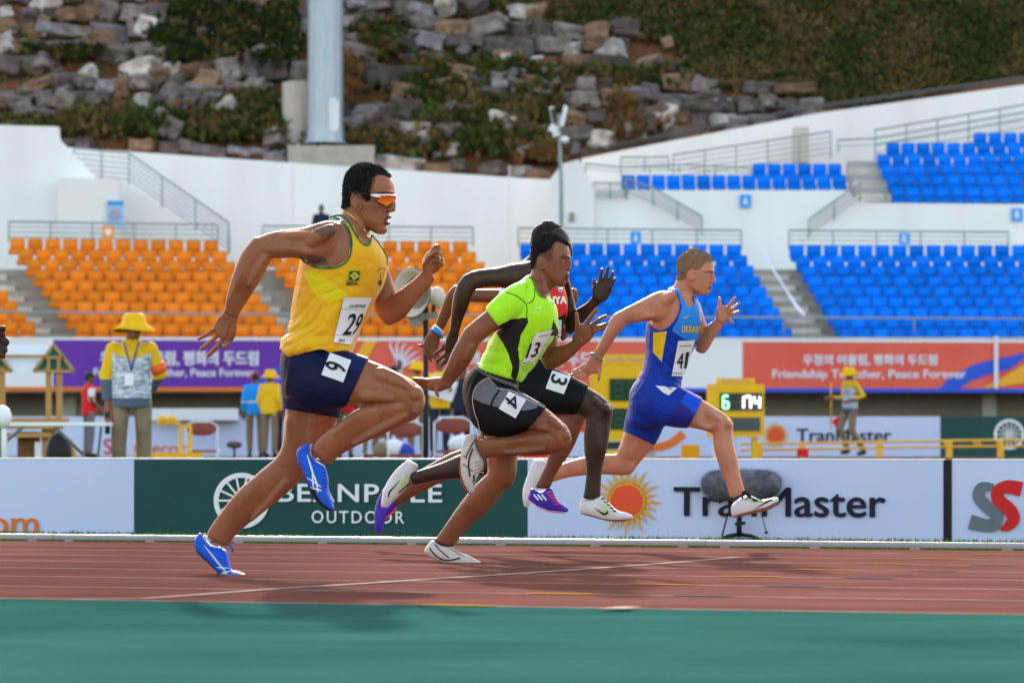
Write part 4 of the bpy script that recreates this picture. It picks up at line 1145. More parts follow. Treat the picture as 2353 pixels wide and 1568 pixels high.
# ================================================================== runner in lane 6, yellow singlet
def LD(k): return D0 - (k) * LANE / CT
def build6():
    r = Fig(LD(5.5), 'sprinter in yellow singlet and navy shorts, orange sunglasses, foremost of the runners', 'sprinters racing to the right', voxel=.0038)
    r.root(s7(1150, 1312))
    # torso
    torso = [(1200, 520, 1380, 640, 0, .10), (1060, 590, 1450, 700, 0, .155), (960, 700, 1505, 800, 0, .178), (905, 830, 1500, 905, 0, .18), (872, 970, 1462, 1010, 0, .168), (855, 1100, 1405, 1110, 0, .158), (835, 1220, 1350, 1230, 0, .150), (815, 1340, 1290, 1370, 0, .152), (800, 1440, 1240, 1480, 0, .16)]
    r.limb(cA, torso, ex=2.3)
    pelvis = [(650, 40, 1020, 90, 0, .155), (632, 150, 1060, 200, 0, .17), (640, 260, 1040, 330, 0, .165), (660, 340, 960, 420, 0, .13)]
    r.limb(cB, pelvis)
    # neck and head
    r.mus(hA, [(560, 980, 60), (640, 1150, 64), (760, 1380, 50)], [.064, .066, .068], .75)
    r.limb(hA, [(330, 1180, 900, 1560, 0, .075), (345, 1060, 870, 1420, 0, .066), (375, 930, 820, 1260, 0, .060), (395, 820, 760, 1080, 0, .062)])
    head = [(660, 195, 880, 200, 0, .035), (570, 235, 1050, 250, 0, .054), (495, 300, 1150, 325, 0, .066), (435, 395, 1225, 412, 0, .075), (410, 500, 1278, 512, 0, .079), (400, 600, 1300, 610, 0, .080), (388, 680, 1300, 690, 0, .079), (395, 750, 1262, 760, 0, .077), (420, 840, 1228, 850, 0, .074), (460, 930, 1222, 940, 0, .071), (500, 1020, 1212, 1025, 0, .066), (560, 1090, 1205, 1090, 0, .062), (620, 1150, 1180, 1150, 0, .060), (690, 1210, 1178, 1215, 0, .056), (760, 1270, 1155, 1280, 0, .048), (840, 1330, 1168, 1335, 0, .040), (930, 1380, 1140, 1385, 0, .030)]
    r.limb(hA, head, ex=2.05, n=28)
    r.blob(hA, 1085, 668, 0, 212, 42, .064)            # brow
    r.tub(hA, [(1250, 740, 0, 46), (1262, 850, 0, 56), (1256, 950, 0, 62), (1210, 985, .0, 48)])
    r.tub(hA, [(1235, 960, 0, 45), (1285, 985, 0, 36)])
    r.blob(hA, 1205, 985, .012, 48, 40, .011)
    r.tub(hA, [(1120, 1145, .026, 16), (1195, 1110, .018, 26), (1222, 1112, 0, 28), (1195, 1110, -.018, 26), (1120, 1145, -.026, 16)])
    r.tub(hA, [(1120, 1190, .024, 16), (1175, 1215, .017, 28), (1198, 1222, 0, 31), (1175, 1215, -.017, 28), (1120, 1190, -.024, 16)])
    r.blob(hA, 1115, 1335, 0, 60, 55, .024)            # chin
    ear = [(700, 760), (660, 695), (590, 682), (535, 740), (530, 830), (575, 920), (640, 965), (690, 955), (705, 900)]
    r.tub(hA, [(x, y, .090, 22) for x, y in ear]); r.blob(hA, 620, 830, .078, 75, 125, .010); r.tub(hA, [(700, 880, .083, 20), (690, 830, .083, 18)])
    # near arm
    UA = [(1190, 560, 1140, 850, .10, .09), (1100, 530, 1040, 850, .15, .085), (1000, 555, 950, 820, .19, .07), (900, 583, 850, 800, .22, .057), (800, 597, 770, 800, .25, .050), (700, 610, 690, 802, .27, .046), (600, 645, 610, 800, .28, .042), (530, 690, 560, 780, .28, .036)]
    r.limb(cA, UA)
    r.blob(cA, 1050, 655, .19, 105, 110, .055)         # deltoid
    r.mus(cA, [(960, 755, 34), (860, 735, 48), (750, 735, 40), (660, 740, 26)], [.265, .285, .308, .318])
    r.mus(cA, [(960, 640, 30), (860, 640, 36), (740, 655, 28)], [.268, .284, .305])
    r.mus(cA, [(1120, 590, 40), (1030, 640, 60), (960, 690, 44)], [.25, .272, .27])
    FA = [(560, 650, 690, 775, .28, .040), (480, 745, 680, 820, .28, .046), (435, 840, 640, 900, .275, .047), (402, 930, 592, 985, .27, .042), (376, 1020, 545, 1060, .26, .036), (358, 1110, 492, 1140, .25, .029), (350, 1180, 445, 1215, .24, .024)]
    r.limb(cA, FA)
    r.mus(cA, [(560, 730, 34), (500, 850, 40), (450, 970, 30), (400, 1090, 18)], [.322, .322, .318, .292])
    r.mus(cA, [(640, 790, 26), (590, 880, 32), (530, 990, 24)], [.318, .318, .308])
    r.mus(cA, [(430, 1060, 14), (410, 1130, 12), (395, 1190, 10)], [.296, .281, .266], .3)
    r.limb(k1, [(830, 250, 1160, 370, .24, .024), (790, 330, 1130, 470, .24, .021), (690, 440, 1112, 580, .235, .019), (610, 560, 1100, 720, .23, .019), (580, 680, 1050, 850, .23, .018), (640, 800, 960, 950, .23, .016)])
    r.tub(k1, [(640, 660, .235, 52), (520, 750, .235, 48), (380, 835, .235, 46), (250, 910, .235, 40)])
    r.tub(k1, [(700, 800, .235, 55), (580, 920, .235, 52), (440, 1030, .235, 50), (315, 1120, .235, 44)])
    r.tub(k1, [(800, 880, .23, 55), (720, 1010, .235, 54), (600, 1140, .235, 52), (468, 1280, .235, 46)])
    r.tub(k1, [(930, 860, .22, 60), (920, 980, .22, 58), (850, 1080, .225, 55), (780, 1075, .225, 45)])
    r.tub(k1, [(1040, 640, .205, 58), (1030, 800, .19, 52), (980, 920, .185, 46), (900, 990, .185, 40)])
    for a in ((700, 420, 660, 640), (820, 430, 740, 780), (930, 460, 840, 860), (1020, 520, 930, 850)):
        r.tub(k1, [(a[0], a[1], .253, 12), (a[2], a[3], .25, 18)])
    # far arm
    r.limb(cA, [(1330, 660, 1480, 740, -.13, .07), (1370, 740, 1510, 790, -.17, .06), (1395, 860, 1532, 890, -.19, .052), (1405, 960, 1565, 1000, -.20, .050), (1400, 1070, 1600, 1090, -.2, .048), (1425, 1180, 1620, 1180, -.2, .044), (1480, 1250, 1590, 1240, -.2, .036)])
    r.limb(cA, [(1440, 1130, 1530, 1280, -.19, .042), (1560, 1058, 1620, 1240, -.17, .046), (1630, 1005, 1690, 1160, -.15, .042), (1700, 950, 1755, 1075, -.13, .034), (1755, 895, 1815, 1010, -.11, .027), (1785, 860, 1850, 960, -.1, .025)])
    r.limb(k2, [(520, 1010, 900, 1000, -.1, .026), (485, 880, 1000, 900, -.1, .028), (500, 720, 1040, 770, -.1, .032), (570, 570, 1035, 640, -.1, .034), (680, 450, 1010, 500, -.1, .030), (800, 350, 985, 400, -.1, .022)])
    r.tub(k2, [(760, 420, -.085, 55), (880, 320, -.08, 58), (955, 340, -.08, 48), (960, 430, -.075, 44)])
    r.tub(k2, [(800, 500, -.075, 50), (930, 490, -.065, 52), (1010, 580, -.062, 46), (960, 650, -.062, 40)])
    r.tub(k2, [(820, 610, -.07, 50), (950, 610, -.06, 52), (1035, 700, -.06, 46), (960, 760, -.062, 40)])
    r.tub(k2, [(840, 740, -.07, 50), (960, 720, -.06, 50), (1035, 820, -.06, 44), (950, 880, -.066, 38)])
    r.tub(k2, [(560, 820, -.07, 70), (660, 640, -.06, 62), (780, 540, -.052, 52), (850, 470, -.05, 46)])
    # legs
    r.limb(cB, [(760, 60, 690, 380, .07, .10), (900, 70, 790, 430, .09, .105), (1010, 95, 900, 428, .10, .10), (1110, 125, 1030, 412, .105, .092), (1210, 162, 1140, 403, .11, .083), (1310, 208, 1240, 398, .11, .073), (1400, 254, 1325, 420, .11, .064), (1460, 300, 1385, 460, .11, .058), (1482, 350, 1430, 470, .11, .048)])
    r.mus(cB, [(1215, 225, 50), (1320, 265, 44), (1390, 300, 26)], [.193, .182, .176])
    r.mus(cB, [(1120, 350, 40), (1200, 355, 40), (1290, 368, 24)], [.197, .194, .184])
    r.blob(cB, 1430, 345, .137, 50, 52, .046); r.mus(cB, [(1440, 400, 22), (1430, 450, 20)], .165, .3)
    r.limb(cB, [(1350, 390, 1475, 400, .11, .05), (1260, 388, 1445, 478, .11, .056), (1160, 402, 1370, 520, .11, .062), (1065, 440, 1270, 565, .11, .062), (985, 500, 1160, 614, .11, .056), (905, 560, 1050, 665, .11, .045), (845, 615, 965, 720, .11, .036), (812, 665, 925, 762, .11, .033)])
    r.mus(cB, [(1260, 425, 36), (1150, 455, 48), (1040, 510, 40), (950, 575, 22)], [.168, .173, .172, .162])
    r.mus(cB, [(1370, 470, 20), (1200, 560, 22), (1060, 640, 16)], [.16, .168, .15], .3)
    r.limb(cB, [(650, 190, 950, 280, -.07, .10), (650, 320, 985, 380, -.09, .10), (653, 430, 968, 480, -.1, .094), (645, 530, 925, 570, -.1, .083), (640, 610, 880, 655, -.1, .072), (620, 680, 835, 735, -.1, .062), (575, 745, 790, 810, -.1, .058)])
    r.limb(cB, [(600, 720, 775, 820, -.1, .055), (520, 785, 720, 880, -.1, .060), (450, 845, 650, 945, -.1, .062), (385, 900, 570, 1010, -.1, .058), (320, 975, 490, 1072, -.1, .048), (260, 1055, 410, 1135, -.1, .040), (208, 1130, 340, 1205, -.1, .034), (184, 1175, 318, 1245, -.1, .033)])
    r.mus(cB, [(700, 490, 46), (695, 600, 40), (670, 690, 26)], [-.006, -.025, -.04])
    r.mus(cB, [(830, 490, 44), (810, 600, 38), (760, 690, 26)], [-.006, -.025, -.04])
    r.mus(cB, [(580, 810, 34), (500, 880, 46), (430, 960, 38), (370, 1040, 20)], [-.042, -.038, -.042, -.058])
    r.mus(cB, [(660, 860, 22), (570, 970, 24), (450, 1090, 14)], [-.044, -.044, -.062], .35)
    lips = [hA(*p) for p in [(1110, 1130), (1180, 1085), (1262, 1085), (1262, 1150), (1215, 1172), (1240, 1200), (1235, 1262), (1160, 1258), (1110, 1200)]]
    mouth = [hA(*p) for p in [(1128, 1160), (1185, 1142), (1225, 1158), (1215, 1182), (1180, 1190), (1128, 1178)]]
    tat = [cA(*p) for p in [(970, 550), (1040, 530), (1100, 540), (1138, 590), (1140, 630), (1095, 652), (1040, 645), (990, 605)]]
    tat2 = [cA(*p) for p in [(935, 790), (1000, 770), (1060, 790), (1100, 835), (1060, 855), (990, 840)]]
    fade = [hA(*p) for p in [(700, 330), (960, 330), (960, 470), (900, 600), (880, 720), (880, 830), (800, 840), (700, 700), (600, 640), (480, 700), (520, 930), (420, 1010), (300, 900), (380, 400)]]
    stub = [hA(*p) for p in [(760, 900), (820, 1180), (900, 1330), (1080, 1400), (1170, 1330), (1150, 1270), (1010, 1240), (900, 1120), (850, 960)]]
    r.sharp = [[hA(*p) for p in [(250, 50), (1400, 50), (1400, 1430), (250, 1430)]], [k1(*p) for p in [(150, 330), (1250, 330), (1250, 1400), (150, 1400)]], [k2(*p) for p in [(400, 200), (1150, 200), (1150, 1000), (400, 1000)]]]
    r.body([M_sk6, M_lip, M_mouth, M_tat, M_fade], [(4, fade, None), (1, lips, None), (2, mouth, None), (3, tat, 'near'), (3, tat2, 'near')])
    hair = [hA(*p) for p in [(250, 420), (400, 60), (800, 20), (1180, 180), (1340, 330), (1285, 430), (1180, 385), (1080, 350), (985, 345), (905, 385), (880, 470), (868, 590), (850, 680), (858, 800), (800, 812), (745, 745), (690, 690), (600, 655), (530, 700), (505, 780), (505, 880), (400, 960), (300, 900)]]
    r.shell('hair', hair, .0045, M_hair, 130, .003)
    # singlet
    t2 = [(1110, 520, 1400, 640, 0, .12)] + torso[1:-1] + [(782, 1400, 1262, 1440, 0, .168), (770, 1465, 1238, 1500, 0, .172)]
    keep = [cA(*p) for p in [(1085, 500), (1200, 488), (1262, 560), (1300, 640), (1345, 695), (1385, 700), (1400, 650), (1460, 600), (1540, 800), (1540, 900), (1480, 1100), (1300, 1480), (1225, 1520), (1040, 1445), (900, 1475), (830, 1500), (760, 1440), (780, 1300), (820, 1100), (870, 900), (892, 798), (930, 830), (1000, 858), (1100, 865), (1180, 845), (1235, 790), (1254, 700), (1245, 620), (1215, 560), (1165, 525), (1110, 520)]]
    def folds(s, co, vn):
        uv = projS(co); a = (uv[:, 0] - 600) * 2.091; b = (uv[:, 1] - 500) * 2.091
        low = np.clip((b - 900) / 350, 0, 1) * np.clip((1250 - a) / 200, .25, 1)
        t = (b + .35 * a) / 46.0 + 1.1 * np.sin(a / 90.0 + b / 150.0) + .8 * np.sin(b / 70. - a / 130.)
        d = (np.abs(np.sin(t)) ** .6 - .4) * .011 * low + (np.abs(np.sin(t * 1.7 + a / 60.)) - .5) * .004 * low
        d += .004 * wob(co, 28, 4) * np.clip((b - 850) / 300, 0, 1)
        flare = np.clip((b - 1330) / 150, 0, 1) * (.007 + .008 * np.sin(a / 30.0))
        return co + vn * (d + .004 + flare)[:, None]
    M_yel = mat('yellow_jersey', (.78, .35, .003), .6, (.82, .48, .006), 6, bump=.55, bscale=24, sheen=.2)
    M_yel2 = mat('yellow_jersey_mesh', (.74, .56, .008), .6)
    M_gtrim = mat('green_trim', (.006, .12, .05), .6)
    lt = [cA(*p) for p in [(905, 890), (1010, 900), (1190, 1030), (1240, 1065), (1200, 1085), (1100, 1130), (1000, 1060), (960, 1000), (930, 940)]]
    g = r.garment('singlet', [r.loft(cA, t2, .004, ex=2.3, cap=.05)], [M_yel, M_yel2], .0055, [keep], [(1, lt, 'near')], folds, 5)
    arm = [(1110, 514), (1165, 522), (1215, 560), (1246, 620), (1256, 700), (1238, 790), (1182, 848), (1100, 868), (1000, 860), (930, 830), (897, 798)]
    r.stripe('armhole_trim', cA, arm, 17, M_gtrim, .006, g)
    nk = [(1100, 508), (1190, 496), (1250, 560), (1290, 630), (1340, 690), (1382, 702), (1402, 650), (1408, 632)]
    r.stripe('neck_trim', cA, nk, 15, M_gtrim, .006, g)
    r.stripe('far_strap_trim', cA, [(1405, 632), (1450, 690), (1490, 750), (1512, 800), (1514, 850)], 10, M_gtrim, .006, g)
    # shorts
    M_nav = mat('navy_lycra', (.003, .005, .032), .6, (.005, .008, .045), 5, bump=.2, bscale=40, spec=.15)
    M_nav2 = mat('navy_lycra_panel', (.008, .015, .075), .6, spec=.15)
    thn = [(700, 60, 655, 330, .05, .11), (830, 62, 740, 410, .08, .11), (940, 78, 840, 428, .095, .105), (1040, 100, 930, 422, .10, .098), (1150, 138, 1018, 412, .105, .094)]
    thf = [(640, 190, 950, 280, -.07, .105), (645, 330, 985, 380, -.09, .10), (652, 428, 966, 482, -.1, .096)]
    pk = [(655, 20, 1030, 70, 0, .165)] + pelvis
    pan = [cB(*p) for p in [(1035, 105), (1160, 135), (1125, 205), (1030, 190)]]
    pan2 = [cB(*p) for p in [(640, 395), (780, 430), (980, 470), (970, 500), (640, 460)]]
    sh = r.garment('shorts', [r.loft(cB, thn, .008, cap=.02), r.loft(cB, thf, .008, cap=.02), r.loft(cB, pk, .007, cap=.45)], [M_nav, M_nav2], .0055, None, [(1, pan, None), (1, pan2, None)], None, 4)
    # shoes
    M_blue = mat('blue_shoe', (.003, .075, .52), .42, (.004, .1, .62), 14, bump=.5, bscale=60)
    M_bsole = mat('black_sole', (.012, .012, .018), .6); M_sil = mat('silver_stripe', (.5, .52, .6), .4); M_sock = mat('white_sock', (.75, .73, .78), .8)
    st1 = [(350, 150, 165, 400, -.1, .030), (440, 300, 215, 600, -.1, .036), (600, 440, 390, 780, -.1, .038), (840, 500, 555, 930, -.1, .042), (985, 620, 710, 1085, -.1, .045), (1030, 830, 845, 1240, -.1, .047), (1085, 1035, 965, 1306, -.1, .048), (1240, 1085, 1160, 1310, -.1, .045), (1390, 1135, 1330, 1310, -.1, .038), (1480, 1205, 1455, 1296, -.1, .024)]
    sole1 = [s7(*p) for p in [(100, 480), (215, 590), (430, 780), (650, 990), (800, 1150), (960, 1265), (1520, 1275), (1540, 1360), (880, 1360), (560, 1080), (150, 700)]]
    grey1 = [s7(*p) for p in [(850, 1080), (960, 1110), (1080, 1280), (960, 1300), (860, 1190)]]
    a1 = r.garment('shoe', [r.loft(s7, st1, 0, ex=2.3)], [M_blue, M_bsole, M_sil], .0045, None, [(1, sole1, None), (2, grey1, None)], None, 3)
    r.stripe('shoe_stripe', s7, [(405, 440), (600, 680), (800, 930), (930, 1080)], [14, 44, 50, 40], M_sil, .003, a1)
    r.stripe('shoe_stripe', s7, [(700, 975), (850, 992), (1010, 998)], [8, 28, 8], M_white, .004, a1)
    r.stripe('shoe_stripe', s7, [(800, 1145), (930, 1100), (1070, 1072)], [8, 26, 8], M_white, .004, a1)
    r.stripe('shoe_stripe', s7, [(1180, 1130), (1290, 1128), (1400, 1150)], [4, 12, 4], M_sil, .003, a1)
    mb = MB(); mb.tube([r.P(s7(*p), q) for p, q in [((1000, 440), -.06), ((1060, 470), -.05), ((1130, 560), -.06), ((1090, 600), -.07)]], .004, 5); mb.build('lace', M_blue, a1, True)
    st2 = [(425, 200, 175, 330, .11, .030), (430, 360, 185, 480, .11, .036), (540, 500, 265, 640, .11, .038), (680, 590, 330, 800, .11, .042), (745, 770, 380, 960, .11, .045), (752, 940, 430, 1090, .11, .047), (778, 1090, 520, 1210, .11, .046), (825, 1210, 640, 1320, .11, .040), (852, 1325, 760, 1390, .11, .026)]
    sole2 = [s8(*p) for p in [(130, 480), (215, 560), (300, 720), (365, 830), (400, 950), (500, 1000), (560, 1170), (680, 1290), (820, 1375), (900, 1420), (600, 1450), (300, 1000), (150, 600)]]
    a2 = r.garment('shoe', [r.loft(s8, st2, 0, ex=2.3)], [M_blue, M_bsole], .0045, None, [(1, sole2, None)], None, 3)
    r.stripe('shoe_stripe', s8, [(365, 380), (420, 560), (470, 720), (530, 880), (560, 1050)], [12, 30, 30, 28, 20], M_white, .004, a2)
    r.stripe('shoe_stripe', s8, [(455, 720), (465, 850), (475, 960)], [14, 26, 20], M_white, .004, a2)
    r.stripe('shoe_stripe', s8, [(360, 790), (470, 860), (560, 920), (615, 960)], [10, 22, 22, 8], M_white, .005, a2)
    r.stripe('shoe_stripe', s8, [(420, 965), (500, 990), (570, 1005), (625, 1030)], [10, 22, 24, 8], M_white, .005, a2)
    for i in range(6):
        y = 640 + i * 62; r.stripe('lace', s8, [(640 + i * 8, y - 20), (700, y), (738, y + 18)], 12, mat('lace_navy', (.004, .02, .2), .6), .005, a2, 3)
    r.stripe('sock', s8, [(455, 185), (425, 260), (430, 370), (480, 460), (570, 520), (665, 570)], [26, 24, 22, 22, 22, 14], M_sock, .008)
    r.stripe('sock', s7, [(420, 150), (450, 250), (520, 350), (620, 440), (740, 495), (880, 505)], [50, 44, 40, 36, 32, 16], M_sock, .008)
    # glasses
    gl = empty('sunglasses', org(r.e)); gl.parent = r.e; gl.location = (0, 0, 0); ORG[gl.name] = org(r.e)
    M_lens = mat('orange_lens', (.78, .12, .008), .4, (.66, .2, .01), 22, spec=.2); M_fr = mat('white_frame', (.82, .84, .88), .25)
    lens = [(1068, 728), (1200, 722), (1330, 735), (1328, 760), (1300, 830), (1262, 850), (1235, 860), (1180, 905), (1150, 905), (1100, 880), (1010, 835), (990, 810), (1035, 770)]
    dL = r.d(hA(1200, 800)[0])
    for q_, nm in ((.058, 'lens'), (-.052, 'lens')):
        vs = [PS(*hA(x, y), dL - q_ * (1.0 if x < 1200 else max(.25, (1345 - x) / 150))) for x, y in lens]
        n = len(vs); vs2 = [v + Vector((0, .004, 0)) for v in vs]
        mk(nm, vs + vs2, [tuple(range(n)), tuple(range(2 * n - 1, n - 1, -1))] + [(i, i + n, (i + 1) % n + n, (i + 1) % n) for i in range(n)], M_lens, gl)
        mb = MB(); mb.tube([PS(*hA(x, y), dL - (q_ * k)) for x, y, k in [(860, 712, 1.38), (960, 712, 1.25), (1060, 715, 1.1), (1200, 712, 1.0), (1330, 728, .3)]], [.0022, .0035, .004, .0036, .003], 6); mb.build('frame', M_fr, gl, True)
        mb = MB(); mb.tube([PS(*hA(x, y), dL - (q_ * 1.46)) for x, y in [(500, 668), (640, 680), (760, 695), (870, 712)]], .0035, 6); mb.build('temple', M_black, gl, True)
    mb = MB(); mb.tube([PS(*hA(x, y), dL - .079) for x, y in [(865, 715), (960, 735), (1050, 748)]], [.003, .005, .003], 6); mb.build('frame', M_fr, gl, True)
    # necklace, wristband, ring
    M_gold = mat('gold', (.8, .5, .12), .3, metal=.8)
    r.stripe('necklace', hA, [(370, 1000), (480, 1050), (560, 1110), (640, 1190), (710, 1250), (770, 1320)], [6, 9, 9, 12, 16, 8], M_gold, .003)
    r.area('pendant', hA, [(755, 1300), (790, 1300), (810, 1350), (780, 1362), (755, 1340)], M_gold, .004, res=8)
    M_wb = mat('dark_blue_cord', (.01, .06, .12), .5)
    r.stripe('wrist_cord', k1, [(826, 268), (900, 345), (1000, 385), (1130, 408)], 24, M_wb, .003)
    r.area('ring', k2, [(945, 575), (975, 590), (1002, 660), (985, 670), (958, 630)], M_gold, .004, res=8)
    # bib and prints
    bib = r.patch('bib', cA, [(1205, 1080), (1405, 1082), (1258, 1418), (1130, 1398)], 16, 22, M_bib, .012, g, stiff=.8)
    r.text('bib_number', '2', cA, [(1248, 1196), (1306, 1196), (1250, 1345), (1196, 1345)], M_pr, .003, .02, bib)
    r.text('bib_number', '9', cA, [(1318, 1196), (1352, 1196), (1290, 1345), (1256, 1345)], M_pr, .003, .02, bib)
    r.text('bib_line', '6TH CISM World', cA, [(1250, 1132), (1362, 1128), (1352, 1152), (1240, 1155)], M_grey, .003, .01, bib)
    r.text('bib_line', '2015', cA, [(1172, 1374), (1214, 1377), (1208, 1397), (1166, 1395)], M_grey, .003, .02, bib)
    r.stripe('bib_fold', cA, [(1190, 1160), (1270, 1168), (1345, 1170)], 2.5, M_grey, .003, bib); r.stripe('bib_fold', cA, [(1142, 1345), (1200, 1350), (1268, 1352)], 2.5, M_grey, .003, bib)
    fl = r.patch('flag', cA, [(1246, 890), (1318, 890), (1312, 962), (1237, 957)], 8, 8, mat('flag_green', (.005, .13, .03), .6), .012, g)
    r.area('flag_diamond', cA, [(1281, 897), (1312, 927), (1276, 955), (1247, 924)], mat('flag_yellow', (.8, .6, .02), .6), .003, fl, 16)
    r.area('flag_disc', cA, [(1279 + 14 * math.cos(a * .7), 926 + 14 * math.sin(a * .7)) for a in range(9)], mat('flag_blue', (.01, .03, .25), .6), .003, fl, 12)
    r.text('country_code', 'BRA', cA, [(1226, 966), (1306, 970), (1302, 995), (1222, 992)], mat('dark_green_print', (.01, .07, .05), .6), .004, .012, g)
    M_crest = mat('crest_print', (.08, .08, .02), .6)
    for (x, y, w_, h_) in [(1475, 925, 11, 18), (1462, 975, 14, 22)]:
        r.stripe('crest', cA, [(x + w_ * math.cos(a * .785), y + h_ * math.sin(a * .785)) for a in range(9)], 3, M_crest, .004, g)
    r.stripe('crest', cA, [(1446, 895), (1462, 873), (1485, 872), (1500, 888)], 4, M_crest, .004, g); r.area('crest', cA, [(1458, 955), (1472, 955), (1470, 990), (1455, 990)], M_crest, .004, g, 8)
    hn = r.patch('hip_number', cB, [(920, 95), (1046, 140), (998, 272), (868, 226)], 10, 10, M_bib, .006, sh)
    r.text('number', '6', cB, [(1018, 172), (1010, 222), (890, 182), (898, 140)], M_pr, .004, .02, hn)
    return r
R6 = build6()
def tuft_hair(r, shell, n, L, m, seed=5, droop=.3, w=.0016, name='hair_strands'):
    me = shell.data; nvt = len(me.vertices); co = np.empty(nvt * 3); me.vertices.foreach_get('co', co); co = co.reshape(-1, 3)
    no = np.empty(nvt * 3); me.vertices.foreach_get('normal', no); no = no.reshape(-1, 3)
    rg = np.random.RandomState(seed); idx = rg.randint(0, nvt, n)
    cen = co.mean(0); sg = np.sign(((co - cen) * no).sum(1).mean()); no = no * sg
    p = co[idx] + rg.normal(0, .0008, (n, 3)); d = no[idx] + rg.normal(0, .45, (n, 3)); d /= np.linalg.norm(d, axis=1)[:, None]
    l = L * rg.uniform(.4, 1.2, n)[:, None]; s_ = np.cross(d, rg.normal(0, 1, (n, 3))); s_ /= np.linalg.norm(s_, axis=1)[:, None]
    tip = p + d * l + rg.normal(0, 1, (n, 3)) * l * .35 * droop
    vs = np.stack([p - s_ * w, p + s_ * w, tip], 1).reshape(-1, 3); fs = np.arange(3 * n).reshape(n, 3)
    me2 = bpy.data.meshes.new(name); me2.vertices.add(3 * n); me2.vertices.foreach_set('co', vs.ravel()); me2.loops.add(3 * n); me2.loops.foreach_set('vertex_index', fs.ravel().astype(np.int32))
    me2.polygons.add(n); me2.polygons.foreach_set('loop_start', np.arange(0, 3 * n, 3, dtype=np.int32)); me2.update(calc_edges=True); me2.materials.append(m)
    o = bpy.data.objects.new(name, me2); COL.objects.link(o); o.parent = r.e; ORG[o.name] = org(r.e); tag(o, kind='stuff'); return o
for c_ in list(R6.e.children):
    if c_.name.startswith('hair'): tuft_hair(R6, c_, 11000, .0085, M_hair)

def ear(r, c, pts, q, rad, inner):
    r.tub(c, [(x, y, q, rad) for x, y in pts]); r.blob(c, *inner)
def eye(r, c, x, y, w, h, brow=None, q=None):
    e1 = r.area('eye', c, [(x - w, y), (x - w * .3, y - h), (x + w * .5, y - h), (x + w, y + h * .2), (x + w * .3, y + h), (x - w * .5, y + h)], M_eyew, .0016, res=12)
    r.area('iris', c, [(x + w * .1, y - h * .9), (x + w * .6, y - h * .9), (x + w * .65, y + h * .8), (x + w * .1, y + h * .9)], M_iris, .0024, res=8)
    r.stripe('eyelid', c, [(x - w * 1.15, y + h * .2), (x - w * .3, y - h * 1.15), (x + w * .5, y - h * 1.1), (x + w * 1.1, y)], [2, h * .7, h * .7, 2], M_iris, .003)

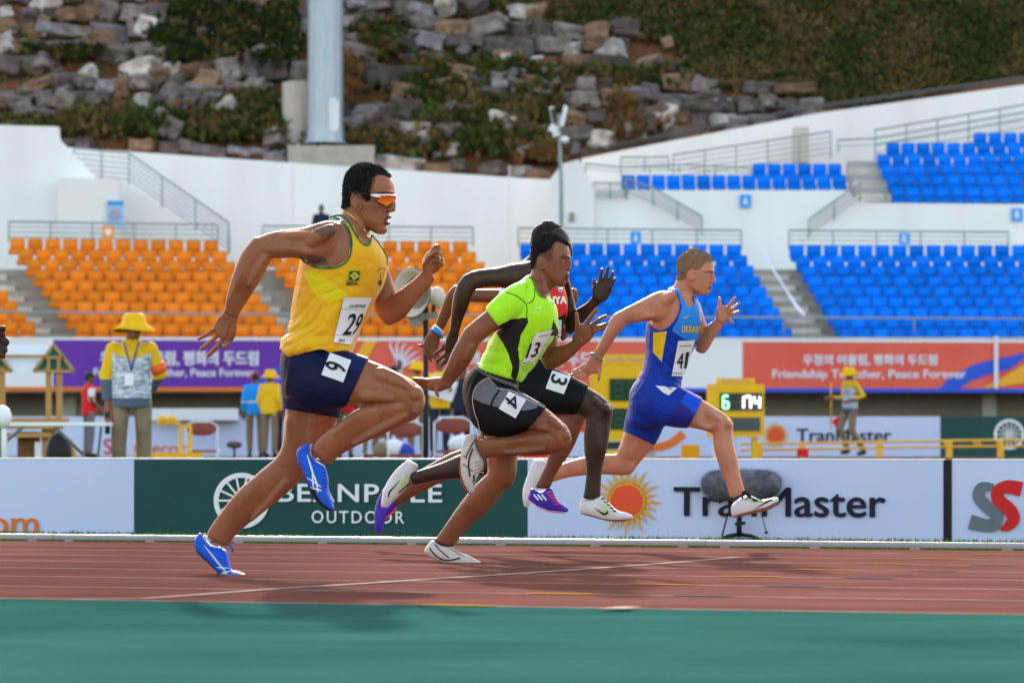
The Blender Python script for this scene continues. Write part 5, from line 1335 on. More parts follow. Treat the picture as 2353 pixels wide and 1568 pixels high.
# ------------------------------------------------------------------ lane 4, lime shirt
def build4():
    r = Fig(LD(3.5), 'sprinter in lime green shirt with black side panels and hip number 4', 'sprinters racing to the right', voxel=.0042)
    r.root(cD(850, 1445)); r.sm = 2
    torso = [(1110, 560, 1285, 690, 0, .10), (1015, 650, 1335, 760, 0, .15), (945, 780, 1352, 850, 0, .172), (900, 900, 1345, 940, 0, .172), (855, 1010, 1305, 1040, 0, .16), (815, 1110, 1245, 1130, 0, .15), (775, 1200, 1180, 1220, 0, .148), (735, 1260, 1085, 1340, 0, .155)]
    r.limb(cC, torso, ex=2.3)
    pel = [(885, 10, 1190, 130, 0, .155), (815, 110, 1180, 230, 0, .168), (808, 230, 1130, 330, 0, .165), (840, 340, 1080, 420, 0, .12)]
    r.limb(cD, pel)
    r.limb(hC, [(200, 1160, 700, 1560, 0, .075), (325, 1080, 700, 1400, 0, .066), (350, 980, 790, 1250, 0, .062), (380, 850, 760, 1120, 0, .064)])
    head = [(540, 415, 800, 420, 0, .04), (445, 465, 920, 480, 0, .06), (395, 545, 990, 562, 0, .073), (365, 640, 1030, 650, 0, .078), (360, 740, 1050, 750, 0, .079), (365, 830, 1052, 840, 0, .077), (385, 920, 1035, 925, 0, .074), (420, 1000, 1028, 1005, 0, .070), (470, 1060, 1020, 1065, 0, .066), (540, 1120, 1000, 1125, 0, .061), (620, 1180, 985, 1190, 0, .054), (700, 1240, 960, 1245, 0, .044), (780, 1285, 930, 1285, 0, .032)]
    r.limb(hC, head, ex=2.05, n=28)
    r.blob(hC, 905, 775, .0, 150, 34, .062); r.blob(hC, 915, 1235, 0, 55, 50, .024)
    r.tub(hC, [(1030, 820, .0, 24), (1046, 900, .0, 28), (1030, 965, .0, 38)]); r.blob(hC, 1002, 985, .008, 40, 26, .018)
    r.tub(hC, [(930, 1110, .034, 14), (990, 1090, .02, 24), (1010, 1092, 0, 26)]); r.tub(hC, [(930, 1145, .032, 14), (985, 1160, .018, 24), (996, 1160, 0, 25)])
    ear(r, hC, [(575, 830), (545, 785), (490, 785), (462, 840), (465, 920), (500, 975), (560, 990), (590, 930)], .078, 19, (525, 880, .07, 55, 90, .014))
    # near arm
    r.limb(cC, [(1110, 590, 1120, 840, .09, .08), (1030, 615, 1060, 860, .14, .08), (950, 665, 1000, 890, .18, .070), (870, 735, 945, 935, .21, .060), (800, 815, 890, 965, .23, .054), (715, 885, 820, 1012, .25, .050), (645, 950, 765, 1060, .26, .046), (600, 1020, 735, 1110, .26, .042)])
    r.limb(cC, [(640, 950, 755, 1050, .26, .045), (590, 1040, 738, 1110, .255, .048), (548, 1120, 708, 1180, .25, .046), (510, 1210, 660, 1245, .24, .041), (480, 1280, 605, 1310, .23, .034), (462, 1330, 555, 1375, .22, .026)])
    r.blob(cC, 985, 770, .19, 90, 90, .05)
    r.limb(cC, [(480, 1315, 545, 1400, .22, .024), (420, 1322, 455, 1428, .215, .022), (360, 1326, 375, 1420, .21, .018)])
    r.tub(cC, [(380, 1345, .22, 16), (320, 1338, .215, 15), (255, 1332, .21, 12)]); r.tub(cC, [(375, 1365, .205, 16), (310, 1358, .2, 14), (262, 1350, .195, 12)])
    r.tub(cC, [(385, 1385, .195, 15), (330, 1380, .19, 14), (290, 1368, .185, 12)]); r.tub(cC, [(380, 1400, .19, 14), (335, 1400, .18, 12), (300, 1390, .18, 10)]); r.tub(cC, [(430, 1400, .235, 17), (428, 1430, .24, 15), (442, 1462, .24, 12)])
    # far arm
    r.limb(cC, [(1230, 760, 1330, 800, -.14, .06), (1245, 890, 1350, 920, -.18, .05), (1243, 1010, 1358, 1010, -.19, .048), (1222, 1100, 1372, 1085, -.19, .045), (1228, 1190, 1385, 1130, -.18, .042), (1262, 1250, 1380, 1170, -.17, .036)])
    r.limb(cC, [(1275, 1262, 1290, 1110, -.17, .040), (1350, 1245, 1340, 1085, -.15, .044), (1420, 1205, 1400, 1068, -.13, .042), (1490, 1145, 1460, 1040, -.11, .035), (1560, 1072, 1505, 1005, -.09, .026)])
    r.limb(k3, [(30, 1330, 160, 1480, -.09, .022), (70, 1240, 300, 1420, -.085, .020), (85, 1160, 400, 1300, -.08, .017), (130, 1105, 415, 1200, -.08, .015)])
    for f in ([(110, 1190, 40), (112, 1060, 38), (98, 935, 34)], [(250, 1140, 40), (335, 1000, 37), (438, 868, 32)], [(350, 1140, 38), (470, 1045, 34), (595, 978, 29)], [(390, 1190, 36), (520, 1140, 31), (622, 1105, 27)], [(390, 1240, 34), (480, 1215, 30), (575, 1175, 26)]):
        r.tub(k3, [(x, y, -.075, rr) for x, y, rr in f])
    # near leg
    r.limb(cD, [(960, 50, 830, 330, .07, .10), (1060, 110, 880, 420, .09, .102), (1170, 175, 985, 478, .10, .098), (1290, 242, 1130, 490, .105, .09), (1400, 305, 1265, 465, .11, .078), (1490, 380, 1380, 480, .11, .064), (1550, 440, 1450, 560, .11, .058), (1576, 510, 1500, 600, .11, .046)])
    r.limb(cD, [(1450, 470, 1555, 570, .11, .05), (1360, 463, 1480, 622, .11, .055), (1250, 472, 1360, 640, .11, .060), (1140, 493, 1240, 642, .11, .056), (1040, 508, 1120, 645, .11, .048), (960, 518, 1030, 652, .11, .038), (895, 528, 955, 662, .11, .032)])
    r.mus(cD, [(1425, 385, 36), (1490, 435, 26)], [.182, .172])
    r.mus(cD, [(1345, 440, 26), (1400, 450, 22)], [.187, .18])
    r.blob(cD, 1535, 500, .13, 38, 44, .045)
    r.mus(cD, [(1350, 510, 26), (1240, 530, 36), (1130, 550, 26)], [.165, .17, .165]); r.mus(cD, [(1380, 590, 18), (1230, 612, 20), (1100, 620, 14)], [.163, .168, .156], .35)
    r.mus(cD, [(1030, 560, 34), (1030, 680, 28), (1030, 770, 20)], [-.014, -.028, -.04]); r.mus(cD, [(900, 900, 30), (840, 980, 36), (780, 1050, 22)], [-.042, -.04, -.05])
    r.mus(cC, [(780, 920, 28), (700, 985, 30)], [.28, .3]); r.mus(cC, [(640, 1080, 30), (600, 1180, 30), (545, 1290, 20)], [.302, .295, .265]); r.mus(cC, [(700, 1080, 20), (650, 1180, 20)], [.302, .295])
    r.mus(hC, [(500, 1010, 56), (560, 1180, 60), (620, 1400, 44)], [.066, .068, .068], .75)
    # far leg planted
    r.limb(cD, [(900, 300, 1150, 350, -.07, .098), (935, 420, 1190, 450, -.09, .094), (955, 530, 1195, 560, -.1, .088), (965, 640, 1188, 665, -.1, .076), (975, 740, 1185, 760, -.1, .066), (960, 810, 1165, 830, -.1, .058)])
    r.limb(cD, [(960, 780, 1160, 850, -.1, .055), (890, 845, 1105, 890, -.1, .058), (825, 920, 1045, 965, -.1, .060), (765, 1000, 965, 1050, -.1, .054), (705, 1085, 870, 1130, -.1, .044), (645, 1175, 790, 1215, -.1, .035), (600, 1235, 735, 1290, -.1, .032)])
    lips = [hC(*p) for p in [(925, 1100), (985, 1068), (1032, 1072), (1030, 1115), (1015, 1178), (975, 1185), (925, 1150)]]; mouth = [hC(*p) for p in [(940, 1128), (1010, 1116), (1010, 1138), (940, 1140)]]
    fade = [hC(*p) for p in [(640, 540), (760, 560), (740, 680), (720, 830), (640, 870), (560, 770), (440, 760), (440, 1000), (330, 1020), (330, 500)]]
    r.sharp = [[hC(*p) for p in [(250, 200), (1150, 200), (1150, 1330), (250, 1330)]], [k3(*p) for p in [(0, 800), (700, 800), (700, 1480), (0, 1480)]], [cC(*p) for p in [(200, 1290), (480, 1290), (480, 1500), (200, 1500)]]]
    r.body([M_sk4, M_lip, M_mouth, M_fade], [(3, fade, None), (1, lips, None), (2, mouth, None)])
    hair = [hC(*p) for p in [(300, 420), (420, 300), (760, 300), (1000, 440), (1090, 520), (1050, 590), (960, 560), (880, 510), (790, 500), (730, 540), (700, 610), (640, 670), (540, 690), (470, 740), (430, 830), (410, 900), (380, 980), (310, 980)]]
    sh_ = r.shell('hair', hair, .0045, M_hair, 110, .003); tuft_hair(r, sh_, 8000, .008, M_hair)
    eye(r, hC, 930, 835, 36, 9); eye(r, hC, 1046, 838, 14, 12)
    r.stripe('eyebrow', hC, [(880, 770), (930, 745), (980, 752), (1015, 785)], [8, 22, 24, 12], M_hair, .003); r.stripe('eyebrow', hC, [(1040, 790), (1062, 800)], [10, 10], M_hair, .003)
    # shirt
    M_lime = mat('lime_fabric', (.40, .86, .008), .5, (.36, .78, .008), 6, bump=.4, bscale=26, sheen=.2); M_lblk = mat('black_mesh_panel', (.014, .013, .012), .7); M_dk = mat('dark_seam', (.03, .09, .02), .6)
    sl_n = [(1110, 590, 1120, 840, .09, .085), (1030, 612, 1060, 862, .14, .084), (950, 662, 1000, 892, .18, .075), (875, 728, 945, 935, .21, .066), (810, 795, 910, 945, .225, .062)]
    sl_f = [(1230, 760, 1335, 800, -.14, .065), (1243, 880, 1352, 910, -.18, .055), (1240, 1000, 1358, 1000, -.19, .053)]
    t2 = [(1135, 545, 1270, 690, 0, .09)] + torso[1:-1] + [(745, 1235, 1095, 1320, 0, .155), (722, 1262, 1072, 1352, 0, .158)]
    def folds(s, co, vn):
        uv = projS(co); a = (uv[:, 0] - 1300) * 2.24; b = (uv[:, 1] - 700) * 2.24
        low = np.clip((b - 880) / 250, .1, 1); t = (b - .55 * a) / 40.0 + np.sin(a / 60. + b / 110.)
        return co + vn * ((np.abs(np.sin(t)) - .5) * .0042 * low + .0015 * wob(co, 30, 3) + .002)[:, None]
    pan = [cC(*p) for p in [(905, 925), (1000, 875), (1130, 862), (1132, 900), (1075, 1000), (1055, 1100), (1065, 1200), (1062, 1270), (1035, 1350), (1000, 1310), (1010, 1240), (980, 1140), (940, 1060), (890, 985)]]
    cuff = [cC(*p) for p in [(1325, 880), (1365, 960), (1365, 1010), (1300, 1000)]]
    keep = [cC(*p) for p in [(1125, 540), (1165, 560), (1185, 620), (1215, 690), (1260, 722), (1300, 690), (1400, 700), (1400, 1020), (1300, 1300), (1100, 1420), (700, 1300), (860, 1000), (930, 945), (780, 820), (900, 640)]]
    g = r.garment('shirt', [r.loft(cC, t2, .004, ex=2.3, cap=.05), r.loft(cC, sl_n, .004, cap=.04), r.loft(cC, sl_f, .004, cap=.04)], [M_lime, M_lblk], .0058, [keep], [(1, pan, 'near'), (1, cuff, None)], folds, 4)
    r.stripe('seam', cC, [(960, 668), (1030, 690), (1090, 730), (1122, 780), (1118, 860)], 6, M_dk, .003, g); r.stripe('seam', cC, [(1182, 640), (1180, 700), (1160, 740), (1124, 752)], 6, M_dk, .003, g)
    r.stripe('collar', cC, [(1130, 548), (1160, 566), (1182, 620), (1212, 688), (1262, 716)], [14, 8, 6, 6, 6], M_lblk, .004, g)
    r.stripe('chest_mark', cC, [(1312, 765), (1322, 752), (1334, 742)], [2, 5, 2], M_dk, .004, g)
    r.stripe('print', cC, [(1180, 800), (1205, 790), (1232, 795)], 12, mat('pale_print', (.6, .85, .3), .6), .003, g); r.stripe('print', cC, [(1175, 830), (1225, 828)], 8, MATS['pale_print'], .003, g)
    bib = r.patch('bib', cC, [(1190, 985), (1325, 955), (1190, 1190), (1070, 1235)], 14, 18, M_bib, .010, g, stiff=.8)
    r.text('bib_number', '13', cC, [(1150, 1060), (1232, 1050), (1195, 1160), (1112, 1175)], M_pr, .003, .02, bib)
    r.text('bib_number', '?', cC, [(1236, 1050), (1250, 1048), (1212, 1150), (1205, 1155)], M_pr, .003, .02, bib) if False else None
    r.stripe('bib_line', cC, [(1215, 1010), (1290, 992)], 7, M_grey, .003, bib); r.stripe('bib_line', cC, [(1085, 1215), (1150, 1198)], 6, M_grey, .003, bib)
    # shorts
    M_bl = mat('black_lycra', (.004, .004, .005), .65, (.007, .007, .008), 6, spec=.12); M_gp = mat('grey_panel', (.12, .115, .125), .6, (.15, .145, .155), 30); M_pipe = mat('grey_piping', (.35, .32, .34), .5)
    tn = [(900, 30, 815, 250, .05, .11), (985, 60, 845, 350, .08, .108), (1070, 115, 895, 430, .095, .105), (1170, 172, 990, 482, .105, .10), (1280, 235, 1120, 495, .11, .093), (1392, 300, 1255, 462, .112, .083)]
    tf = [(900, 300, 1150, 350, -.07, .102), (930, 420, 1190, 450, -.09, .099), (945, 495, 1195, 520, -.1, .094)]
    gp = [cD(*p) for p in [(870, 230), (885, 160), (930, 110), (985, 82), (1055, 150), (1180, 180), (1340, 240), (1330, 300), (1240, 320), (1060, 300), (990, 280), (930, 262)]]
    sh = r.garment('shorts', [r.loft(cD, tn, .008, cap=.02), r.loft(cD, tf, .008, cap=.02), r.loft(cD, pel, .007, cap=.45)], [M_bl, M_gp], .0058, None, [(1, gp, 'near')], None, 4)
    for pts in ([(985, 82), (930, 110), (885, 160), (868, 230), (880, 330), (905, 400), (925, 500)], [(985, 85), (1020, 130), (1060, 165), (1150, 175), (1240, 230), (1390, 300)]): r.stripe('piping', cD, pts, 7, M_pipe, .004, sh)
    r.stripe('seam', cD, [(1062, 170), (1020, 230), (998, 285)], 12, M_bl, .004, sh); r.stripe('seam', cD, [(990, 92), (1030, 140), (1060, 165)], 12, M_bl, .004, sh)
    mbk = mat('waistband_grey', (.09, .09, .095), .7)
    r.stripe('waistband', cC, [(722, 1232), (800, 1290), (900, 1335), (1000, 1372), (1052, 1392)], 26, mbk, .006, sh)
    for i in range(8): r.stripe('waistband_block', cC, [(780 + i * 34, 1268 + i * 12), (800 + i * 34, 1276 + i * 12)], 12, M_bl, .008, sh)
    hn = r.patch('hip_number', cD, [(1128, 180), (1252, 240), (1176, 374), (1055, 305)], 10, 10, M_bib, .006, sh)
    r.text('number', '4', cD, [(1225, 258), (1168, 318), (1090, 240), (1148, 190)], M_pr, .004, .005, hn)
    # shoes
    M_wsh = mat('white_shoe', (.62, .57, .52), .5, (.48, .42, .38), 18, bump=.5, bscale=40); M_rs = mat('red_sole', (.42, .015, .012), .5); M_dks = mat('dark_maroon', (.05, .012, .016), .5)
    s1 = [(905, 500, 812, 505, .11, .028), (902, 565, 787, 590, .11, .035), (930, 640, 778, 680, .11, .038), (948, 705, 775, 760, .11, .043), (915, 770, 783, 810, .11, .046), (888, 830, 803, 865, .11, .043), (882, 890, 835, 912, .11, .028)]
    so = [cD(*p) for p in [(820, 490), (800, 530), (790, 600), (785, 700), (788, 780), (812, 850), (845, 905), (850, 940), (760, 900), (750, 600), (790, 490)]]
    a = r.garment('shoe', [r.loft(cD, s1, 0, ex=2.3)], [M_wsh, M_rs], .005, None, [(1, so, None)], None, 3)
    for pts, w in (([(895, 520), (860, 570), (820, 650)], 9), ([(870, 590), (845, 660), (840, 720), (850, 790)], 12), ([(800, 700), (840, 730), (870, 750)], 6), ([(800, 640), (830, 660)], 5), ([(878, 780), (880, 850)], 12)): r.stripe('shoe_band', cD, pts, w, M_dks, .004, a)
    for i in range(4): r.stripe('lace', cD, [(880, 690 + i * 26), (915, 680 + i * 26), (948, 690 + i * 24)], 9, mat('tan_lace', (.42, .33, .3), .7), .006, a, 3)
    s2 = [(590, 1245, 526, 1335, -.1, .030), (640, 1268, 575, 1372, -.1, .036), (710, 1285, 650, 1405, -.1, .041), (760, 1318, 730, 1440, -.1, .045), (820, 1345, 800, 1446, -.1, .046), (875, 1370, 865, 1446, -.1, .042), (920, 1395, 912, 1434, -.1, .026)]
    so2 = [cD(*p) for p in [(515, 1325), (560, 1365), (640, 1400), (730, 1432), (800, 1440), (900, 1440), (940, 1425), (940, 1460), (700, 1460), (500, 1380)]]
    a = r.garment('shoe', [r.loft(cD, s2, 0, ex=2.3)], [M_wsh, M_rs], .005, None, [(1, so2, None)], None, 3)
    for pts, w in (([(560, 1300), (600, 1350), (660, 1385), (720, 1385), (780, 1370)], 10), ([(600, 1275), (640, 1320), (700, 1370)], 8)): r.stripe('shoe_band', cD, pts, w, M_dks, .004, a)
    for i in range(3): r.stripe('lace', cD, [(700 + i * 24, 1300 + i * 14), (740 + i * 22, 1310 + i * 16), (775 + i * 16, 1325 + i * 16)], 8, MATS['tan_lace'], .006, a, 3)
    r.stripe('sock', cD, [(590, 1242), (640, 1275), (700, 1288), (735, 1270)], 8, M_black, .006)
    return r
R4 = build4()

# ------------------------------------------------------------------ lane 3, red and black kit
def build3():
    r = Fig(LD(2.5), 'tall sprinter in red vest with hip number 3, partly hidden by the lime shirt', 'sprinters racing to the right', voxel=.005)
    r.root(cD(1830, 1110))
    torso = [(1080, 455, 1370, 560, 0, .11), (1090, 540, 1415, 660, 0, .16), (1110, 660, 1428, 760, 0, .175), (1130, 780, 1420, 850, 0, .17), (1130, 900, 1390, 940, 0, .158), (1115, 1020, 1350, 1040, 0, .15), (1080, 1140, 1310, 1160, 0, .15)]
    r.limb(cC, torso, ex=2.3)
    pel = [(1190, -110, 1400, -60, 0, .155), (1130, -20, 1400, 60, 0, .168), (1090, 100, 1350, 180, 0, .165), (1080, 220, 1280, 260, 0, .12)]
    r.limb(cD, pel)
    r.limb(hC, [(120, 880, 640, 1360, 0, .075), (240, 800, 700, 1200, 0, .066), (330, 700, 760, 1040, 0, .06), (380, 600, 780, 900, 0, .062)])
    head = [(540, 180, 760, 180, 0, .04), (430, 240, 890, 240, 0, .06), (370, 330, 980, 330, 0, .074), (350, 430, 1035, 440, 0, .078), (350, 520, 1062, 530, 0, .078), (365, 620, 1060, 630, 0, .076), (400, 720, 1050, 730, 0, .073), (450, 810, 1045, 820, 0, .068), (520, 890, 1040, 900, 0, .062), (600, 960, 1015, 970, 0, .052), (700, 1010, 960, 1020, 0, .04)]
    r.limb(hC, head, ex=2.05, n=28)
    r.tub(hC, [(1045, 600, 0, 24), (1055, 680, 0, 34), (1040, 740, 0, 42)]); r.tub(hC, [(1020, 830, 0, 30), (1035, 850, 0, 30)]); r.blob(hC, 950, 540, 0, 110, 40, .06)
    ear(r, hC, [(600, 600), (560, 560), (510, 570), (490, 640), (520, 720), (580, 740)], .076, 18, (545, 650, .07, 50, 80, .014))
    r.limb(cC, [(1170, 420, 1130, 650, .09, .08), (1100, 440, 1070, 650, .14, .078), (1010, 450, 990, 642, .18, .064), (900, 478, 890, 632, .21, .054), (790, 490, 785, 635, .24, .048), (700, 508, 715, 660, .26, .044), (630, 545, 680, 700, .27, .040)])
    r.blob(cC, 1050, 530, .17, 85, 85, .05)
    r.limb(cC, [(640, 535, 725, 650, .27, .040), (590, 600, 705, 695, .27, .044), (558, 690, 680, 765, .265, .044), (545, 790, 650, 838, .25, .038), (535, 890, 620, 920, .24, .030), (526, 985, 600, 1000, .23, .024)])
    r.limb(cC, [(522, 960, 603, 975, .23, .022), (498, 1040, 592, 1060, .225, .018), (492, 1110, 566, 1130, .22, .015)])
    for f in ([(515, 1080, 14), (465, 1110, 13), (415, 1145, 11)], [(530, 1110, 14), (485, 1155, 13), (430, 1195, 11)], [(545, 1115, 14), (515, 1170, 13), (470, 1225, 11)], [(560, 1110, 13), (545, 1160, 12), (500, 1212, 10)], [(510, 1050, 15), (478, 1090, 13), (460, 1120, 10)]): r.tub(cC, [(x, y, .22, q) for x, y, q in f])
    r.limb(cC, [(1370, 560, 1450, 580, -.14, .06), (1395, 660, 1475, 680, -.18, .052), (1400, 770, 1497, 780, -.19, .050), (1392, 870, 1500, 880, -.19, .048), (1405, 950, 1492, 960, -.18, .042), (1435, 985, 1475, 985, -.17, .03)])
    r.limb(cC, [(1440, 990, 1430, 840, -.17, .040), (1500, 960, 1490, 805, -.16, .042), (1560, 895, 1545, 770, -.14, .037), (1620, 825, 1592, 735, -.12, .030), (1685, 755, 1622, 700, -.11, .024)])
    r.limb(k3, [(365, 650, 560, 745, -.1, .022), (362, 570, 630, 680, -.1, .020), (370, 490, 690, 560, -.1, .017), (420, 420, 705, 480, -.1, .015)])
    for f in ([(395, 570, 34), (390, 460, 33), (393, 375, 28)], [(475, 440, 35), (505, 310, 34), (530, 192, 29)], [(560, 430, 34), (605, 280, 33), (634, 160, 28)], [(630, 450, 31), (678, 330, 29), (712, 235, 25)], [(670, 500, 29), (715, 415, 27), (748, 350, 23)]): r.tub(k3, [(x, y, -.1, q) for x, y, q in f])
    r.limb(cD, [(1230, -70, 1110, 220, .06, .10), (1360, -20, 1240, 290, .09, .10), (1480, 40, 1390, 325, .1, .094), (1590, 95, 1510, 338, .105, .084), (1700, 152, 1620, 350, .11, .072), (1795, 215, 1690, 390, .11, .062), (1868, 280, 1740, 425, .11, .054)])
    r.limb(cD, [(1700, 280, 1878, 300, .11, .052), (1672, 390, 1865, 380, .11, .056), (1662, 490, 1850, 480, .11, .060), (1664, 600, 1832, 590, .11, .056), (1678, 710, 1803, 705, .11, .045), (1674, 820, 1788, 820, .11, .036), (1655, 940, 1786, 930, .11, .032)])
    r.blob(cD, 1820, 310, .135, 40, 42, .042); r.mus(cD, [(1760, 420, 22), (1770, 560, 26), (1750, 680, 16)], [.165, .169, .155], .4); r.mus(cD, [(1735, 245, 30), (1780, 285, 24)], [.179, .172]); r.mus(cC, [(880, 540, 30), (780, 550, 28), (690, 570, 22)], [.263, .287, .303]); r.mus(cC, [(620, 660, 26), (600, 760, 26), (580, 880, 16)], [.313, .305, .272])
    r.limb(cD, [(1130, 100, 1330, 240, -.07, .098), (1060, 250, 1290, 380, -.09, .094), (1010, 420, 1220, 540, -.1, .082), (970, 560, 1150, 680, -.1, .066), (960, 620, 1100, 760, -.1, .056)])
    r.limb(cD, [(1020, 600, 1040, 770, -.1, .052), (900, 612, 900, 790, -.1, .056), (780, 632, 780, 805, -.1, .056), (650, 688, 660, 812, -.1, .046), (530, 730, 560, 828, -.1, .036), (425, 762, 455, 852, -.1, .031)])
    r.sharp = [[hC(*p) for p in [(300, 100), (1150, 100), (1150, 1050), (300, 1050)]], [k3(*p) for p in [(330, 100), (800, 100), (800, 740), (330, 740)]], [cC(*p) for p in [(380, 1000), (620, 1000), (620, 1260), (380, 1260)]]]
    r.body([M_sk3, M_palm], [])
    hair = [hC(*p) for p in [(250, 420), (420, 100), (800, 100), (950, 235), (760, 255), (700, 330), (640, 430), (600, 520), (540, 540), (480, 560), (470, 640), (420, 800), (300, 740)]]
    r.shell('hair', hair, .003, M_hair3, 150, .0008)
    M_redk = mat('red_vest', (.62, .012, .012), .6, (.7, .02, .016), 8); M_blk = MATS['black_lycra']
    keep = [cC(*p) for p in [(1050, 640), (1180, 560), (1240, 700), (1300, 640), (1425, 620), (1440, 860), (1400, 1200), (1040, 1200)]]
    blk = [cC(*p) for p in [(1000, 845), (1360, 865), (1420, 830), (1440, 1300), (1000, 1300)]]
    g = r.garment('vest', [r.loft(cC, torso, .005, ex=2.3, cap=.05)], [M_redk, M_blk], .0062, [keep], [(1, blk, None)], lambda s, co, vn: co + vn * (.0015 * wob(co, 40, 3))[:, None], 3)
    r.text('lettering', 'KENYA', cC, [(1205, 702), (1424, 700), (1424, 756), (1208, 758)], M_white, .006, .02, g)
    r.patch('vest_flag', cC, [(1362, 628), (1397, 630), (1395, 664), (1362, 662)], 4, 4, M_white, .006, g); r.patch('vest_flag_band', cC, [(1366, 644), (1395, 645), (1394, 658), (1366, 656)], 3, 3, mat('teal_print', (.05, .3, .25)), .004, g)
    r.patch('bib', cC, [(1340, 880), (1388, 882), (1385, 1000), (1330, 1010)], 6, 8, M_bib, .008, g); r.patch('bib', cC, [(1160, 1150), (1240, 1150), (1235, 1205), (1190, 1200)], 6, 4, M_bib, .008, g)
    tn = [(1200, -90, 1100, 190, .05, .105), (1300, -50, 1180, 270, .08, .104), (1400, 0, 1300, 312, .095, .10), (1500, 48, 1410, 332, .102, .095), (1600, 98, 1520, 338, .108, .088), (1695, 148, 1612, 340, .11, .078)]
    tf = [(1130, 100, 1330, 240, -.07, .102), (1060, 250, 1290, 380, -.09, .099), (1025, 380, 1240, 490, -.1, .09)]
    sh = r.garment('shorts', [r.loft(cD, tn, .008, cap=.02), r.loft(cD, tf, .008, cap=.02), r.loft(cD, pel, .007, cap=.45)], [M_blk], .006, None, [], None, 4)
    hn = r.patch('hip_number', cD, [(1438, 32), (1572, 75), (1520, 202), (1390, 160)], 10, 10, M_bib, .006, sh)
    r.text('number', '3', cD, [(1548, 90), (1532, 145), (1420, 110), (1440, 55)], M_pr, .004, .02, hn)
    M_ws = mat('white_volt_shoe', (.7, .68, .68), .4, (.6, .58, .6), 12, bump=.2); M_so = mat('copper_sole', (.32, .14, .1), .5); M_volt = mat('volt_print', (.45, .8, .05), .5)
    s1 = [(1655, 948, 1640, 1058, .11, .030), (1715, 955, 1705, 1074, .11, .036), (1780, 935, 1772, 1092, .11, .040), (1840, 975, 1838, 1108, .11, .044), (1905, 1030, 1905, 1112, .11, .045), (1960, 1045, 1965, 1106, .11, .040), (2005, 1062, 2008, 1092, .11, .024)]
    so = [cD(*p) for p in [(1625, 1050), (1700, 1062), (1780, 1085), (1860, 1100), (1940, 1098), (2030, 1088), (2030, 1130), (1800, 1130), (1620, 1090)]]
    a = r.garment('shoe', [r.loft(cD, s1, 0, ex=2.3)], [M_ws, M_so], .005, None, [(1, so, None)], None, 3)
    r.stripe('swoosh', cD, [(1738, 1010), (1775, 1040), (1810, 1058), (1832, 1045), (1826, 1035)], [2, 9, 16, 12, 6], M_black, .004, a); r.stripe('volt_panel', cD, [(1800, 985), (1820, 1020), (1840, 1060)], [8, 16, 8], M_volt, .003, a)
    for i in range(5): r.stripe('lace', cD, [(1785 + i * 22, 945 + i * 22), (1815 + i * 20, 950 + i * 22)], 10, M_black, .006, a, 3)
    for i in range(8):
        p = r.P(cD(1850 + i * 20, 1105 - max(0, i - 5) * 6), .11 + (.02 if i % 2 else -.02)); mb = MB(); mb.tube([p + UP * .004, p - UP * .012], [.003, .0012], 5); mb.build('spike', M_so, a)
    s2 = [(480, 722, 395, 676, -.1, .030), (440, 790, 325, 735, -.1, .036), (405, 860, 265, 815, -.1, .040), (350, 920, 232, 885, -.1, .044), (300, 970, 218, 945, -.1, .042), (262, 1010, 214, 995, -.1, .03)]
    a = r.garment('shoe', [r.loft(cD, s2, 0, ex=2.3)], [M_ws], .005, None, [], None, 3)
    r.stripe('swoosh', cD, [(350, 815), (310, 860), (275, 900), (265, 940)], [3, 8, 12, 8], M_black, .004, a); r.stripe('volt_panel', cD, [(400, 780), (370, 840), (330, 880)], [8, 16, 8], M_volt, .003, a)
    for i in range(4): r.stripe('lace', cD, [(425 - i * 20, 830 + i * 18), (400 - i * 20, 860 + i * 16)], 8, M_black, .006, a, 3)
    return r
R3 = build3()

